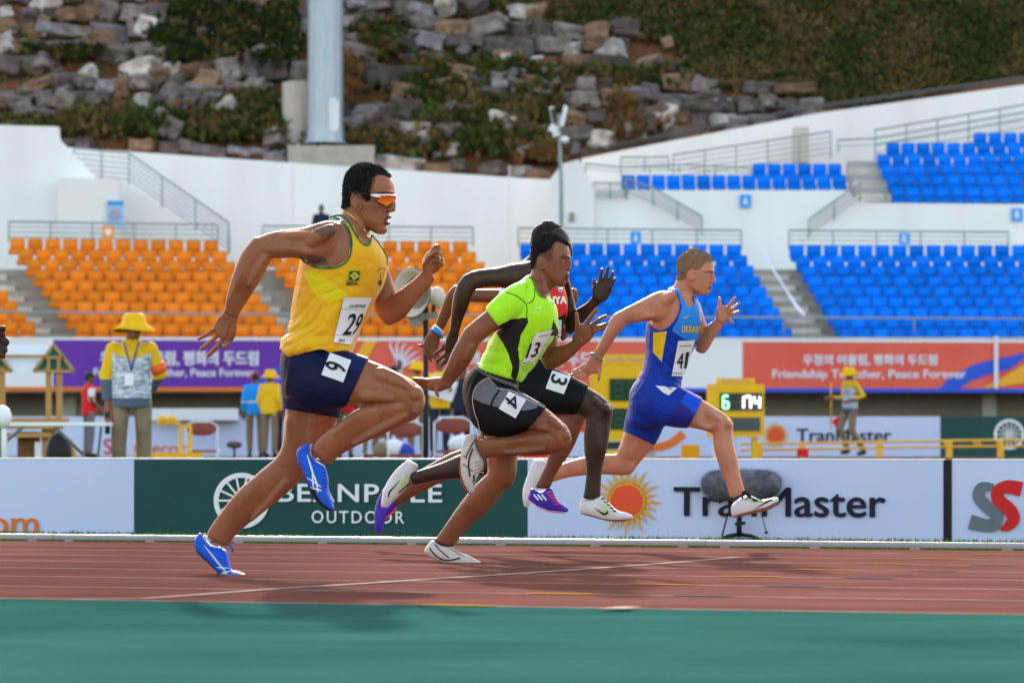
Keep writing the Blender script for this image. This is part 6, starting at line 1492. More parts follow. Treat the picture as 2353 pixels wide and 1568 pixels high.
# ------------------------------------------------------------------ lane 2, mostly hidden
def build2():
    r = Fig(LD(1.5), 'mostly hidden sprinter with purple shoes and a blue and white wristband', 'sprinters racing to the right', voxel=.006)
    r.root(cD(1400, 1050))
    r.limb(cC, [(1100, 470, 1300, 560, 0, .10), (1040, 570, 1350, 640, 0, .15), (1020, 680, 1360, 740, 0, .165), (1030, 800, 1350, 850, 0, .165), (1060, 920, 1330, 960, 0, .155), (1060, 1050, 1290, 1080, 0, .15), (1030, 1180, 1250, 1210, 0, .15)], ex=2.3)
    r.limb(cD, [(1090, -80, 1330, -30, 0, .15), (1060, 60, 1320, 120, 0, .16), (1060, 180, 1290, 240, 0, .13)])
    r.limb(hC, [(230, 860, 600, 1150, 0, .07), (300, 800, 620, 1020, 0, .06), (340, 700, 660, 880, 0, .06)])
    r.limb(hC, [(400, 330, 760, 330, 0, .05), (340, 450, 860, 450, 0, .07), (335, 580, 900, 580, 0, .075), (350, 700, 890, 700, 0, .072), (420, 800, 870, 810, 0, .065), (520, 880, 840, 890, 0, .05)], ex=2.05)
    r.limb(cC, [(1100, 600, 1080, 770, .08, .07), (1010, 635, 1000, 765, .13, .058), (920, 642, 905, 752, .16, .048), (800, 645, 790, 748, .19, .045), (690, 640, 690, 742, .21, .042), (600, 615, 630, 735, .23, .038)])
    r.limb(cC, [(570, 610, 655, 705, .23, .038), (515, 665, 610, 740, .23, .041), (475, 750, 565, 810, .22, .039), (442, 845, 520, 890, .21, .033), (408, 940, 470, 985, .20, .025)])
    r.limb(cC, [(398, 950, 462, 995, .2, .022), (340, 1020, 452, 1070, .195, .018), (335, 1100, 430, 1150, .19, .016), (370, 1150, 425, 1175, .19, .013)])
    for f in ([(350, 1050, 16), (318, 1078, 14), (290, 1072, 10)], [(400, 1140, 15), (428, 1180, 14), (440, 1215, 11)], [(375, 1140, 15), (380, 1175, 13), (395, 1200, 10)], [(350, 1120, 14), (355, 1155, 12), (370, 1178, 9)], [(425, 1120, 14), (448, 1150, 12), (455, 1185, 10)]): r.tub(cC, [(x, y, .19, q) for x, y, q in f])
    r.limb(cC, [(1290, 620, 1370, 660, -.12, .055), (1340, 780, 1420, 800, -.15, .048), (1360, 920, 1440, 920, -.16, .045), (1380, 1040, 1440, 1000, -.16, .036)])
    r.limb(cC, [(1390, 1040, 1400, 930, -.15, .036), (1440, 960, 1400, 880, -.14, .034), (1470, 850, 1420, 820, -.12, .028), (1495, 770, 1445, 750, -.11, .024)])
    r.limb(cC, [(1450, 775, 1500, 775, -.11, .022), (1448, 720, 1512, 720, -.11, .026), (1452, 665, 1508, 670, -.11, .022), (1462, 645, 1495, 645, -.11, .016)])
    for i in range(4): r.tub(cC, [(1475, 655 + i * 22, -.10, 13), (1504, 660 + i * 22, -.09, 13), (1500, 668 + i * 22, -.085, 11)])
    r.tub(cC, [(1462, 740, -.08, 14), (1480, 700, -.075, 13), (1492, 670, -.075, 11)])
    r.limb(cD, [(1180, 0, 1120, 210, .06, .09), (1330, 60, 1270, 290, .09, .09), (1480, 140, 1420, 350, .1, .08), (1600, 210, 1540, 390, .1, .066), (1680, 280, 1590, 430, .1, .054)])
    r.limb(cD, [(1500, 320, 1690, 350, .1, .050), (1470, 420, 1650, 440, .1, .055), (1440, 520, 1610, 540, .1, .056), (1415, 620, 1560, 635, .1, .048), (1388, 710, 1495, 725, .1, .038), (1345, 800, 1445, 820, .1, .031), (1312, 860, 1430, 865, .1, .03)])
    r.limb(cD, [(1080, 100, 1290, 190, -.07, .09), (1000, 260, 1190, 360, -.09, .084), (940, 420, 1110, 520, -.1, .07), (880, 540, 1040, 660, -.1, .056)])
    r.limb(cD, [(960, 560, 980, 740, -.1, .05), (840, 580, 860, 770, -.1, .052), (720, 618, 740, 800, -.1, .052), (600, 680, 640, 835, -.1, .044), (480, 750, 540, 890, -.1, .036), (380, 830, 430, 945, -.1, .031), (300, 920, 340, 1000, -.1, .03)])
    r.sharp = [[cC(*p) for p in [(250, 960), (480, 960), (480, 1250), (250, 1250)]], [cC(*p) for p in [(1430, 620), (1530, 620), (1530, 780), (1430, 780)]]]
    r.body([M_sk2], [])
    M_bk = MATS['black_lycra']
    r.shell('hair', [hC(*p) for p in [(250, 300), (900, 250), (950, 480), (700, 560), (560, 700), (440, 860), (300, 800)]], .006, M_hair, 100, .002, sub=False)
    M_wh = mat('white_black_kit', (.7, .7, .7), .6)
    wp = [cC(*p) for p in [(880, 640), (960, 640), (960, 760), (900, 760)]]
    g = r.garment('vest', [r.loft(cC, [(1095, 480, 1290, 570, 0, .09), (1040, 570, 1350, 640, 0, .15), (1020, 680, 1360, 740, 0, .165), (1030, 800, 1350, 850, 0, .165), (1060, 920, 1330, 960, 0, .155), (1060, 1050, 1290, 1080, 0, .15), (1030, 1180, 1250, 1210, 0, .15)], .006, cap=.05), r.loft(cC, [(1110, 600, 1090, 770, .08, .075), (1010, 632, 1000, 768, .13, .062), (915, 638, 895, 760, .165, .053)], .004, cap=.04)], [M_bk, M_wh], .007, None, [(1, wp, None)], None, 3)
    r.garment('shorts', [r.loft(cD, [(1150, -20, 1100, 200, .05, .1), (1260, 30, 1200, 250, .08, .095), (1370, 80, 1310, 310, .095, .09)], .004, cap=.02), r.loft(cD, [(1080, 100, 1290, 190, -.07, .094), (1000, 260, 1190, 360, -.09, .088)], .004, cap=.02), r.loft(cD, [(1090, -80, 1330, -30, 0, .15), (1060, 60, 1320, 120, 0, .16), (1060, 180, 1290, 240, 0, .13)], .004)], [M_bk], .007, None, [], None, 3, sub=False)
    M_pu = mat('purple_shoe', (.055, .018, .36), .42, (.08, .03, .45), 12, bump=.3); M_or = mat('neon_lace', (.85, .07, .02), .5)
    a = r.garment('shoe', [r.loft(cD, [(1300, 872, 1270, 960, .1, .03), (1355, 900, 1330, 1010, .1, .037), (1425, 868, 1400, 1040, .1, .042), (1470, 950, 1470, 1052, .1, .045), (1515, 990, 1515, 1052, .1, .04), (1548, 1015, 1548, 1042, .1, .024)], 0, ex=2.3)], [M_pu, M_white], .0055, None, [(1, [cD(*p) for p in [(1262, 950), (1330, 1000), (1410, 1032), (1560, 1044), (1560, 1070), (1400, 1060), (1260, 1000)]], None)], None, 3)
    for i in range(3): r.stripe('shoe_stripe', cD, [(1305 + i * 28, 918), (1340 + i * 28, 958)], 11, M_white, .004, a)
    for i in range(5): r.stripe('lace', cD, [(1395 + i * 16, 905 + i * 20), (1432 + i * 14, 900 + i * 22)], 9, M_or, .006, a, 3)
    a = r.garment('shoe', [r.loft(cD, [(335, 985, 235, 880, -.1, .03), (310, 1030, 190, 950, -.1, .036), (265, 1070, 168, 1030, -.1, .042), (240, 1120, 165, 1090, -.1, .044), (225, 1165, 168, 1145, -.1, .04), (212, 1200, 182, 1195, -.1, .026)], 0, ex=2.3)], [M_pu], .0055, None, [], None, 3)
    for i in range(4): r.stripe('lace', cD, [(325 - i * 18, 1010 + i * 18), (300 - i * 18, 1050 + i * 14)], 9, M_or, .006, a, 3)
    r.ring_tube('wristband', cC, (396, 962), (468, 1004), .2, .011, mat('cyan_band', (.02, .3, .7), .5), .03); r.ring_tube('wristband_edge', cC, (412, 935), (472, 978), .2, .007, M_white, .029)
    return r
R2 = build2()

# ------------------------------------------------------------------ lane 1, blue suit
def build1():
    r = Fig(LD(0.5), 'fair haired sprinter in blue one-piece suit with bib 41, rightmost of the runners', 'sprinters racing to the right', voxel=.005)
    r.root(cF(1800, 1300)); r.sm = 2
    torso = [(960, 580, 1155, 650, 0, .10), (860, 660, 1190, 740, 0, .15), (785, 770, 1195, 840, 0, .172), (752, 890, 1175, 940, 0, .172), (745, 1000, 1145, 1035, 0, .16), (745, 1110, 1100, 1125, 0, .15), (725, 1220, 1052, 1235, 0, .145), (680, 1320, 1028, 1350, 0, .152)]
    r.limb(cE, torso, ex=2.3)
    pel = [(745, 110, 1110, 130, 0, .155), (675, 220, 1110, 260, 0, .168), (660, 340, 1060, 420, 0, .165), (660, 460, 980, 520, 0, .12)]
    r.limb(cF, pel)
    r.limb(hE, [(190, 1000, 700, 1440, 0, .075), (300, 960, 700, 1300, 0, .066), (350, 870, 740, 1150, 0, .06), (400, 740, 740, 1040, 0, .062)])
    head = [(620, 235, 880, 238, 0, .04), (520, 280, 1000, 285, 0, .06), (450, 348, 1080, 356, 0, .072), (410, 440, 1130, 450, 0, .077), (400, 540, 1150, 550, 0, .078), (405, 620, 1155, 630, 0, .076), (420, 700, 1135, 710, 0, .074), (450, 780, 1112, 790, 0, .071), (490, 860, 1100, 870, 0, .066), (540, 930, 1090, 940, 0, .062), (600, 1000, 1070, 1005, 0, .056), (690, 1060, 1050, 1065, 0, .046), (790, 1105, 1020, 1105, 0, .034)]
    r.limb(hE, head, ex=2.05, n=28)
    r.blob(hE, 985, 640, 0, 180, 32, .062); r.blob(hE, 1000, 1070, 0, 52, 46, .024)
    r.tub(hE, [(1130, 690, 0, 24), (1145, 780, 0, 30), (1150, 850, 0, 36), (1100, 870, 0, 30)]); r.blob(hE, 1095, 862, .014, 36, 28, .011)
    r.tub(hE, [(1030, 965, .026, 10), (1085, 945, .016, 18), (1100, 948, 0, 20)]); r.tub(hE, [(1030, 1000, .024, 10), (1075, 1005, .016, 20), (1092, 1006, 0, 21)])
    ear(r, hE, [(755, 680), (730, 630), (670, 622), (615, 670), (610, 750), (650, 805), (700, 815), (745, 770)], .077, 20, (680, 715, .069, 52, 78, .014))
    r.limb(cE, [(980, 600, 940, 850, .09, .085), (900, 585, 880, 850, .14, .080), (810, 608, 810, 838, .18, .064), (720, 655, 735, 845, .21, .054), (630, 700, 665, 853, .235, .047), (550, 742, 600, 860, .25, .043), (480, 778, 570, 880, .26, .038)])
    r.blob(cE, 880, 700, .16, 100, 95, .055)
    r.limb(cE, [(490, 770, 585, 855, .26, .038), (445, 820, 555, 905, .26, .042), (408, 900, 502, 965, .255, .040), (368, 990, 452, 1040, .245, .034), (330, 1060, 408, 1110, .235, .028), (296, 1120, 374, 1168, .225, .024)])
    r.limb(cE, [(300, 1105, 380, 1150, .225, .022), (258, 1165, 382, 1200, .22, .018), (232, 1215, 378, 1245, .215, .016), (240, 1255, 350, 1270, .21, .013)])
    for f in ([(262, 1190, 15), (200, 1225, 14), (145, 1248, 11)], [(250, 1225, 15), (180, 1262, 14), (105, 1290, 11)], [(258, 1250, 15), (195, 1290, 14), (135, 1315, 11)], [(290, 1262, 14), (235, 1300, 13), (190, 1325, 10)], [(352, 1235, 17), (358, 1285, 15), (350, 1322, 12)]): r.tub(cE, [(x, y, .21, q) for x, y, q in f])
    r.limb(cE, [(1110, 690, 1190, 690, -.13, .06), (1135, 780, 1218, 790, -.17, .052), (1148, 870, 1245, 875, -.18, .048), (1142, 960, 1262, 955, -.18, .045), (1145, 1050, 1258, 1040, -.18, .040), (1175, 1095, 1240, 1090, -.17, .032)])
    r.limb(cE, [(1160, 1090, 1190, 960, -.17, .04), (1240, 1090, 1215, 910, -.16, .043), (1300, 995, 1255, 865, -.14, .038), (1345, 930, 1295, 835, -.12, .03), (1390, 865, 1325, 805, -.11, .024)])
    r.limb(cE, [(1322, 815, 1395, 860, -.1, .021), (1318, 765, 1425, 835, -.1, .019), (1325, 725, 1445, 790, -.1, .016), (1350, 700, 1440, 745, -.1, .014)])
    for f in ([(1345, 760, 17), (1348, 700, 16), (1352, 645, 13)], [(1405, 735, 16), (1445, 690, 15), (1478, 645, 12)], [(1430, 758, 15), (1475, 720, 14), (1512, 687, 11)], [(1435, 790, 14), (1478, 772, 13), (1512, 757, 11)], [(1420, 820, 13), (1448, 840, 12), (1465, 857, 10)]): r.tub(cE, [(x, y, -.095, q) for x, y, q in f])
    r.limb(cF, [(860, 50, 690, 330, .06, .10), (960, 110, 790, 430, .09, .102), (1070, 175, 910, 505, .1, .098), (1190, 235, 1060, 535, .105, .09), (1310, 300, 1200, 552, .11, .08), (1420, 370, 1315, 575, .11, .07), (1515, 430, 1400, 605, .11, .06), (1575, 490, 1440, 640, .11, .054)])
    r.mus(cF, [(1365, 425, 42), (1460, 480, 30)], [.184, .175]); r.mus(cF, [(1290, 525, 34), (1370, 550, 28)], [.187, .182]); r.blob(cF, 1540, 520, .135, 40, 46, .042)
    r.mus(cF, [(1500, 640, 22), (1520, 800, 26), (1560, 950, 18)], [.163, .165, .152], .4); r.mus(cF, [(1445, 640, 24), (1460, 740, 34), (1490, 850, 22)], [.163, .166, .16])
    r.mus(cF, [(470, 850, 34), (360, 860, 40), (240, 880, 26)], [-.045, -.046, -.054]); r.mus(cF, [(720, 700, 40), (680, 800, 36)], [-.016, -.03])
    r.mus(cE, [(800, 690, 40), (700, 730, 34), (600, 770, 24)], [.245, .264, .284]); r.mus(cE, [(800, 790, 22), (700, 800, 26)], [.245, .266]); r.mus(cE, [(960, 620, 40), (890, 680, 64), (840, 720, 40)], [.22, .222, .225])
    r.mus(cE, [(500, 850, 24), (460, 940, 26), (400, 1050, 16)], [.302, .298, .272]); r.mus(hE, [(470, 900, 56), (520, 1050, 60), (600, 1280, 44)], [.064, .066, .068], .75)
    r.limb(cF, [(1410, 520, 1588, 520, .11, .05), (1403, 630, 1582, 620, .11, .055), (1412, 740, 1596, 720, .11, .057), (1440, 845, 1620, 820, .11, .052), (1480, 950, 1640, 925, .11, .042), (1520, 1055, 1665, 1025, .11, .034), (1552, 1170, 1690, 1110, .11, .031)])
    r.limb(cF, [(660, 350, 950, 450, -.07, .098), (635, 460, 945, 560, -.09, .096), (610, 575, 885, 700, -.1, .086), (580, 680, 815, 790, -.1, .072), (545, 770, 745, 870, -.1, .06), (560, 840, 690, 950, -.1, .05)])
    r.limb(cF, [(700, 830, 650, 972, -.1, .05), (590, 790, 590, 978, -.1, .055), (470, 788, 480, 972, -.1, .057), (340, 796, 350, 970, -.1, .054), (200, 825, 220, 982, -.1, .046), (80, 862, 100, 1000, -.1, .038), (-40, 905, -20, 1035, -.1, .033), (-140, 950, -110, 1060, -.1, .031)])
    lips = [hE(*p) for p in [(1030, 962), (1080, 928), (1125, 932), (1115, 1020), (1070, 1032), (1030, 1010)]]; mouth = [hE(*p) for p in [(1035, 978), (1110, 968), (1105, 985), (1035, 988)]]
    M_l1 = mat('lips_fair', (.33, .1, .08), .45)
    r.sharp = [[hE(*p) for p in [(300, 100), (1250, 100), (1250, 1150), (300, 1150)]], [cE(*p) for p in [(1310, 600), (1560, 600), (1560, 880), (1310, 880)]], [cE(*p) for p in [(80, 1130), (390, 1130), (390, 1360), (80, 1360)]]]
    r.body([M_sk1, M_l1, M_mouth], [(1, lips, None), (2, mouth, None)])
    hair = [hE(*p) for p in [(300, 420), (450, 100), (900, 100), (1150, 260), (1190, 400), (1110, 440), (1020, 450), (960, 470), (900, 530), (870, 590), (800, 600), (770, 640), (720, 600), (650, 600), (595, 650), (580, 740), (540, 800), (430, 850), (340, 800)]]
    sh_ = r.shell('hair', hair, .0035, M_hairb, 120, .0025); tuft_hair(r, sh_, 6000, .006, M_hairb)
    eye(r, hE, 1085, 690, 30, 11)
    r.stripe('eyebrow', hE, [(1020, 655), (1070, 640), (1120, 650)], [8, 16, 10], M_hairb, .003)
    M_b1 = mat('royal_blue_suit', (.0015, .026, .29), .55, (.002, .036, .36), 6, bump=.4, bscale=28, spec=.2); M_b2 = mat('sky_blue_panel', (.012, .20, .66), .45, (.015, .23, .7), 6); M_ys = mat('yellow_panel', (.8, .55, .015), .55, (.7, .48, .01), 20)
    M_b3 = mat('mid_blue_panel', (.005, .07, .58), .42); M_b4 = mat('navy_panel', (.012, .018, .2), .42)
    keep = [cE(*p) for p in [(905, 575), (960, 552), (1010, 575), (1040, 640), (1100, 738), (1145, 690), (1130, 630), (1175, 620), (1215, 760), (1190, 900), (1100, 1400), (600, 1500), (700, 1200), (730, 880), (755, 838), (800, 890), (860, 918), (940, 880), (1000, 800), (1026, 720), (1015, 650), (985, 600), (940, 578)]]
    sky = [cE(*p) for p in [(900, 550), (1010, 560), (1230, 700), (1230, 990), (1150, 1000), (1060, 985), (955, 915), (1010, 820), (1040, 720), (1000, 600)]]
    yel = [cE(*p) for p in [(803, 932), (915, 922), (893, 1040), (872, 1172), (800, 1090)]]
    trim = [cE(*p) for p in [(755, 870), (735, 880), (745, 1150), (752, 1100)]]
    t2 = [(945, 570, 1160, 640, 0, .12)] + torso[1:]
    def folds(s, co, vn):
        uv = projS(co); a = (uv[:, 0] - 1900) * 2.4125; b = (uv[:, 1] - 750) * 2.4125
        low = np.clip((b - 1050) / 150, .1, 1) * np.clip((1500 - b) / 100, 0, 1); t = (b - .8 * a) / 30.0 + np.sin(a / 60.)
        return co + vn * ((np.abs(np.sin(t)) - .5) * .0032 * low + .001 * wob(co, 40, 3) + .0015)[:, None]
    g = r.garment('suit_top', [r.loft(cE, t2, .004, ex=2.3, cap=.05)], [M_b1, M_b2, M_ys], .006, [keep], [(1, sky, None), (2, yel, 'near')], folds, 4)
    tn = [(830, 60, 665, 300, .05, .11), (930, 100, 760, 420, .085, .108), (1040, 160, 880, 495, .1, .103), (1180, 232, 1040, 535, .105, .096), (1305, 298, 1178, 548, .11, .087)]
    tf = [(655, 350, 955, 450, -.07, .108), (628, 460, 950, 560, -.09, .106), (606, 580, 878, 706, -.1, .096)]
    p1 = [cF(*p) for p in [(1180, 225), (1330, 300), (1250, 430), (1110, 320)]]; p2 = [cF(*p) for p in [(1100, 325), (1260, 440), (1180, 560), (980, 530)]]
    sh = r.garment('suit_legs', [r.loft(cF, tn, .008, cap=.02), r.loft(cF, tf, .005, cap=.02), r.loft(cF, [(800, 40, 1125, 60, 0, .15)] + pel, .008, cap=.5)], [M_b1, M_b3, M_b4], .006, None, [(1, p1, None), (2, p2, None)], None, 4)
    r.stripe('swoosh', cE, [(1052, 805), (1066, 812), (1082, 802), (1098, 792)], [6, 9, 6, 2], M_ys, .004, g)
    r.text('country', 'UKRAINE', cE, [(1040, 874), (1215, 880), (1212, 936), (1040, 932)], M_ys, .005, .01, g)
    bib = r.patch('bib', cE, [(1010, 1002), (1150, 995), (1058, 1292), (955, 1290)], 14, 20, M_bib, .010, g, stiff=.8)
    r.text('bib_number', '4', cE, [(1008, 1100), (1060, 1100), (1046, 1228), (993, 1228)], M_pr, .003, .008, bib); r.text('bib_number', '1', cE, [(1075, 1096), (1100, 1096), (1078, 1225), (1058, 1225)], M_pr, .003, .02, bib)
    r.stripe('bib_line', cE, [(1020, 1045), (1125, 1040)], 8, M_grey, .003, bib); r.stripe('bib_line', cE, [(968, 1268), (1045, 1268)], 8, M_grey, .003, bib)
    r.patch('hip_number', cF, [(890, 175), (1085, 195), (1008, 262), (960, 240)], 8, 5, M_bib, .006, sh); r.stripe('number', cF, [(985, 180), (1040, 208)], 7, M_pr, .010, sh)
    M_ws = MATS['white_volt_shoe']; M_so = MATS['copper_sole']
    so = [cF(*p) for p in [(1580, 1340), (1660, 1315), (1760, 1290), (1870, 1262), (1990, 1200), (2010, 1230), (1870, 1330), (1600, 1400)]]
    a = r.garment('shoe', [r.loft(cF, [(1575, 1235, 1590, 1355, .11, .03), (1650, 1180, 1660, 1342, .11, .037), (1735, 1155, 1750, 1322, .11, .042), (1825, 1195, 1840, 1302, .11, .045), (1910, 1185, 1925, 1275, .11, .042), (1975, 1172, 1985, 1225, .11, .026)], 0, ex=2.3)], [M_ws, M_so], .005, None, [(1, so, None)], None, 3)
    r.stripe('swoosh', cF, [(1770, 1282), (1840, 1240), (1900, 1205), (1945, 1188)], [3, 10, 20, 8], M_black, .004, a); r.stripe('collar', cF, [(1665, 1190), (1680, 1130), (1720, 1155), (1760, 1190), (1850, 1205)], [14, 30, 30, 22, 12], M_black, .008, a)
    for i in range(4): r.stripe('lace', cF, [(1690 + i * 38, 1200 + i * 8), (1715 + i * 38, 1175 + i * 8)], 9, MATS['volt_print'] if i % 2 else M_black, .01, a, 3)
    for i in range(9):
        p = r.P(cF(1800 + i * 21, 1298 - i * 9), .11 + (.02 if i % 2 else -.02)); mb = MB(); mb.tube([p + UP * .004, p - UP * .013 + tv * .003], [.003, .0012], 5); mb.build('spike', M_so, a)
    a = r.garment('shoe', [r.loft(cD, [(1400, 690, 1300, 676, -.1, .03), (1385, 770, 1272, 750, -.1, .037), (1345, 850, 1240, 835, -.1, .043), (1310, 920, 1225, 905, -.1, .045), (1285, 975, 1228, 965, -.1, .04), (1262, 1008, 1238, 1004, -.1, .026)], 0, ex=2.3)], [M_ws], .005, None, [], None, 3)
    r.ring_tube('teal_wristband', cE, (292, 1112), (378, 1168), .225, .006, mat('teal_band', (.01, .32, .28), .5), .027)
    r.area('ring', cE, [(188, 1228), (198, 1224), (204, 1246), (194, 1250)], MATS['gold'], .003, res=6)
    return r
R1 = build1()

# ------------------------------------------------------------------ runner whose hand enters at the left edge
def build0():
    r = Fig(LD(5.5), 'dark skinned runner mostly outside the left edge, only curled fingers showing', 'sprinters racing to the right', voxel=.006)
    cN = lambda x, y: (x, y)
    r.root(cN(-350, 1975))
    r.limb(cN, [(-350, 860, -230, 900, 0, .10), (-400, 930, -210, 980, 0, .17), (-420, 1060, -220, 1090, 0, .17), (-430, 1180, -260, 1200, 0, .15), (-440, 1290, -270, 1310, 0, .16), (-430, 1400, -280, 1410, 0, .13)])
    r.limb(cN, [(-300, 640, -220, 640, 0, .05), (-330, 690, -180, 690, 0, .075), (-330, 760, -175, 765, 0, .075), (-310, 820, -190, 830, 0, .06), (-330, 880, -230, 920, 0, .06)])
    r.limb(cN, [(-260, 960, -300, 1060, -.1, .06), (-200, 1080, -270, 1120, -.17, .05), (-150, 1200, -230, 1230, -.18, .046), (-110, 1270, -170, 1290, -.16, .04)])
    r.limb(cN, [(-170, 1290, -150, 1190, -.16, .042), (-100, 1270, -90, 1180, -.14, .038), (-50, 1240, -45, 1175, -.12, .028), (-15, 1225, -15, 1165, -.1, .026)])
    r.limb(cN, [(-20, 1220, -18, 1150, -.1, .03), (0, 1222, 2, 1140, -.1, .032)])
    for i, (y, x2) in enumerate([(1138, 18), (1166, 32), (1192, 26), (1212, 18)]): r.tub(cN, [(-12, y, -.08, 12), (x2 - 14, y - 2, -.07, 13), (x2 - 8, y + 6, -.06, 10)])
    r.tub(cN, [(-18, 1150, -.07, 13), (0, 1125, -.06, 12), (14, 1122, -.055, 9)])
    r.limb(cN, [(-400, 960, -340, 1050, .15, .07), (-500, 1060, -440, 1110, .2, .05), (-580, 1160, -530, 1200, .22, .04), (-600, 1280, -550, 1290, .22, .035), (-590, 1360, -560, 1360, .2, .025)])
    r.limb(cN, [(-420, 1330, -300, 1400, .1, .1), (-330, 1400, -300, 1520, .1, .08), (-200, 1440, -230, 1540, .1, .06)]); r.limb(cN, [(-230, 1450, -160, 1480, .1, .055), (-280, 1600, -210, 1620, .1, .055), (-330, 1720, -280, 1740, .1, .032)])
    r.limb(cN, [(-420, 1340, -290, 1400, -.1, .1), (-420, 1500, -300, 1520, -.1, .08), (-400, 1640, -310, 1660, -.1, .06), (-450, 1800, -370, 1820, -.1, .05), (-470, 1930, -420, 1950, -.1, .032)])
    r.limb(cN, [(-480, 1930, -470, 1970, -.1, .04), (-400, 1940, -390, 1975, -.1, .04)])
    r.sharp = [[(-30, 1100), (60, 1100), (60, 1240), (-30, 1240)]]
    r.body([M_sk3], [])
    g = r.garment('vest', [r.loft(cN, [(-355, 900, -225, 920, 0, .12), (-405, 960, -205, 1000, 0, .17), (-422, 1060, -218, 1090, 0, .17), (-432, 1180, -258, 1200, 0, .15), (-440, 1290, -270, 1310, 0, .16)], .006)], [mat('plain_vest', (.5, .5, .52), .6)], .009, None, [], None, 3, sub=False)
    return r
R0 = build0()
# ================================================================== people in the background
M_skb = mat('skin_background', (.20, .09, .05), .5); M_khaki = mat('khaki_cloth', (.25, .19, .12), .8, (.19, .14, .085), 9, bump=.4, bscale=22)
M_camo = mat('grey_white_print_cloth', (.62, .66, .74), .7, (.2, .24, .32), 13, bump=.3, bscale=20, stretch=(1, 1, 2.6), contrast=1.5); M_yj = mat('yellow_jacket', (.78, .46, .006), .7, (.66, .38, .006), 6, bump=.3, bscale=20)
M_slate = mat('slate_cloth', (.07, .10, .15), .75); M_yhat = mat('yellow_hat', (.85, .47, .006), .75); M_hatin = mat('hat_dark_green', (.04, .06, .01), .8); M_bluel = mat('blue_lanyard', (.02, .05, .4), .6)
M_rjk = mat('red_jacket', (.72, .012, .02), .65); M_navyc = mat('navy_cloth', (.018, .022, .05), .8); M_azure = mat('azure_vest', (.01, .3, .82), .65); M_yv = mat('golden_vest', (.85, .5, .01), .65)
M_purj = mat('violet_jacket', (.08, .03, .42), .65); M_orb = mat('orange_armband', (.85, .12, .03), .6); M_cap = mat('dark_cap', (.02, .03, .02), .8); M_whc = mat('white_cloth', (.75, .75, .78), .7); M_gry = mat('grey_cloth', (.16, .16, .18), .8); M_shoeb = mat('dark_shoes', (.02, .02, .02), .6)
def local_build(name, mb_list, voxel, m, e, R_, base, smooth_it=2, marks=None, mats=None, sub=False):
    V = []; Fc = []
    for mb in mb_list:
        b = len(V); V += mb.v; Fc += [tuple(i + b for i in f) for f in mb.f]
    co, f = remesh(V, Fc, voxel, smooth_it)
    if sub: co, f = subdiv(co, f)
    midx = np.zeros(len(f), dtype=int)
    if marks: midx = marks(co[f].mean(1))
    A = np.array(R_.to_3x3()); co = co @ A.T + np.array(base)
    return np_mesh(name, co, f, mats or [m], e, midx)
def T_(pts, r, sy=1.0, n=12):
    mb = MB(); mb.tube(pts, r, n)
    if sy != 1.0:
        for v in mb.v: v.y *= sy
    return mb
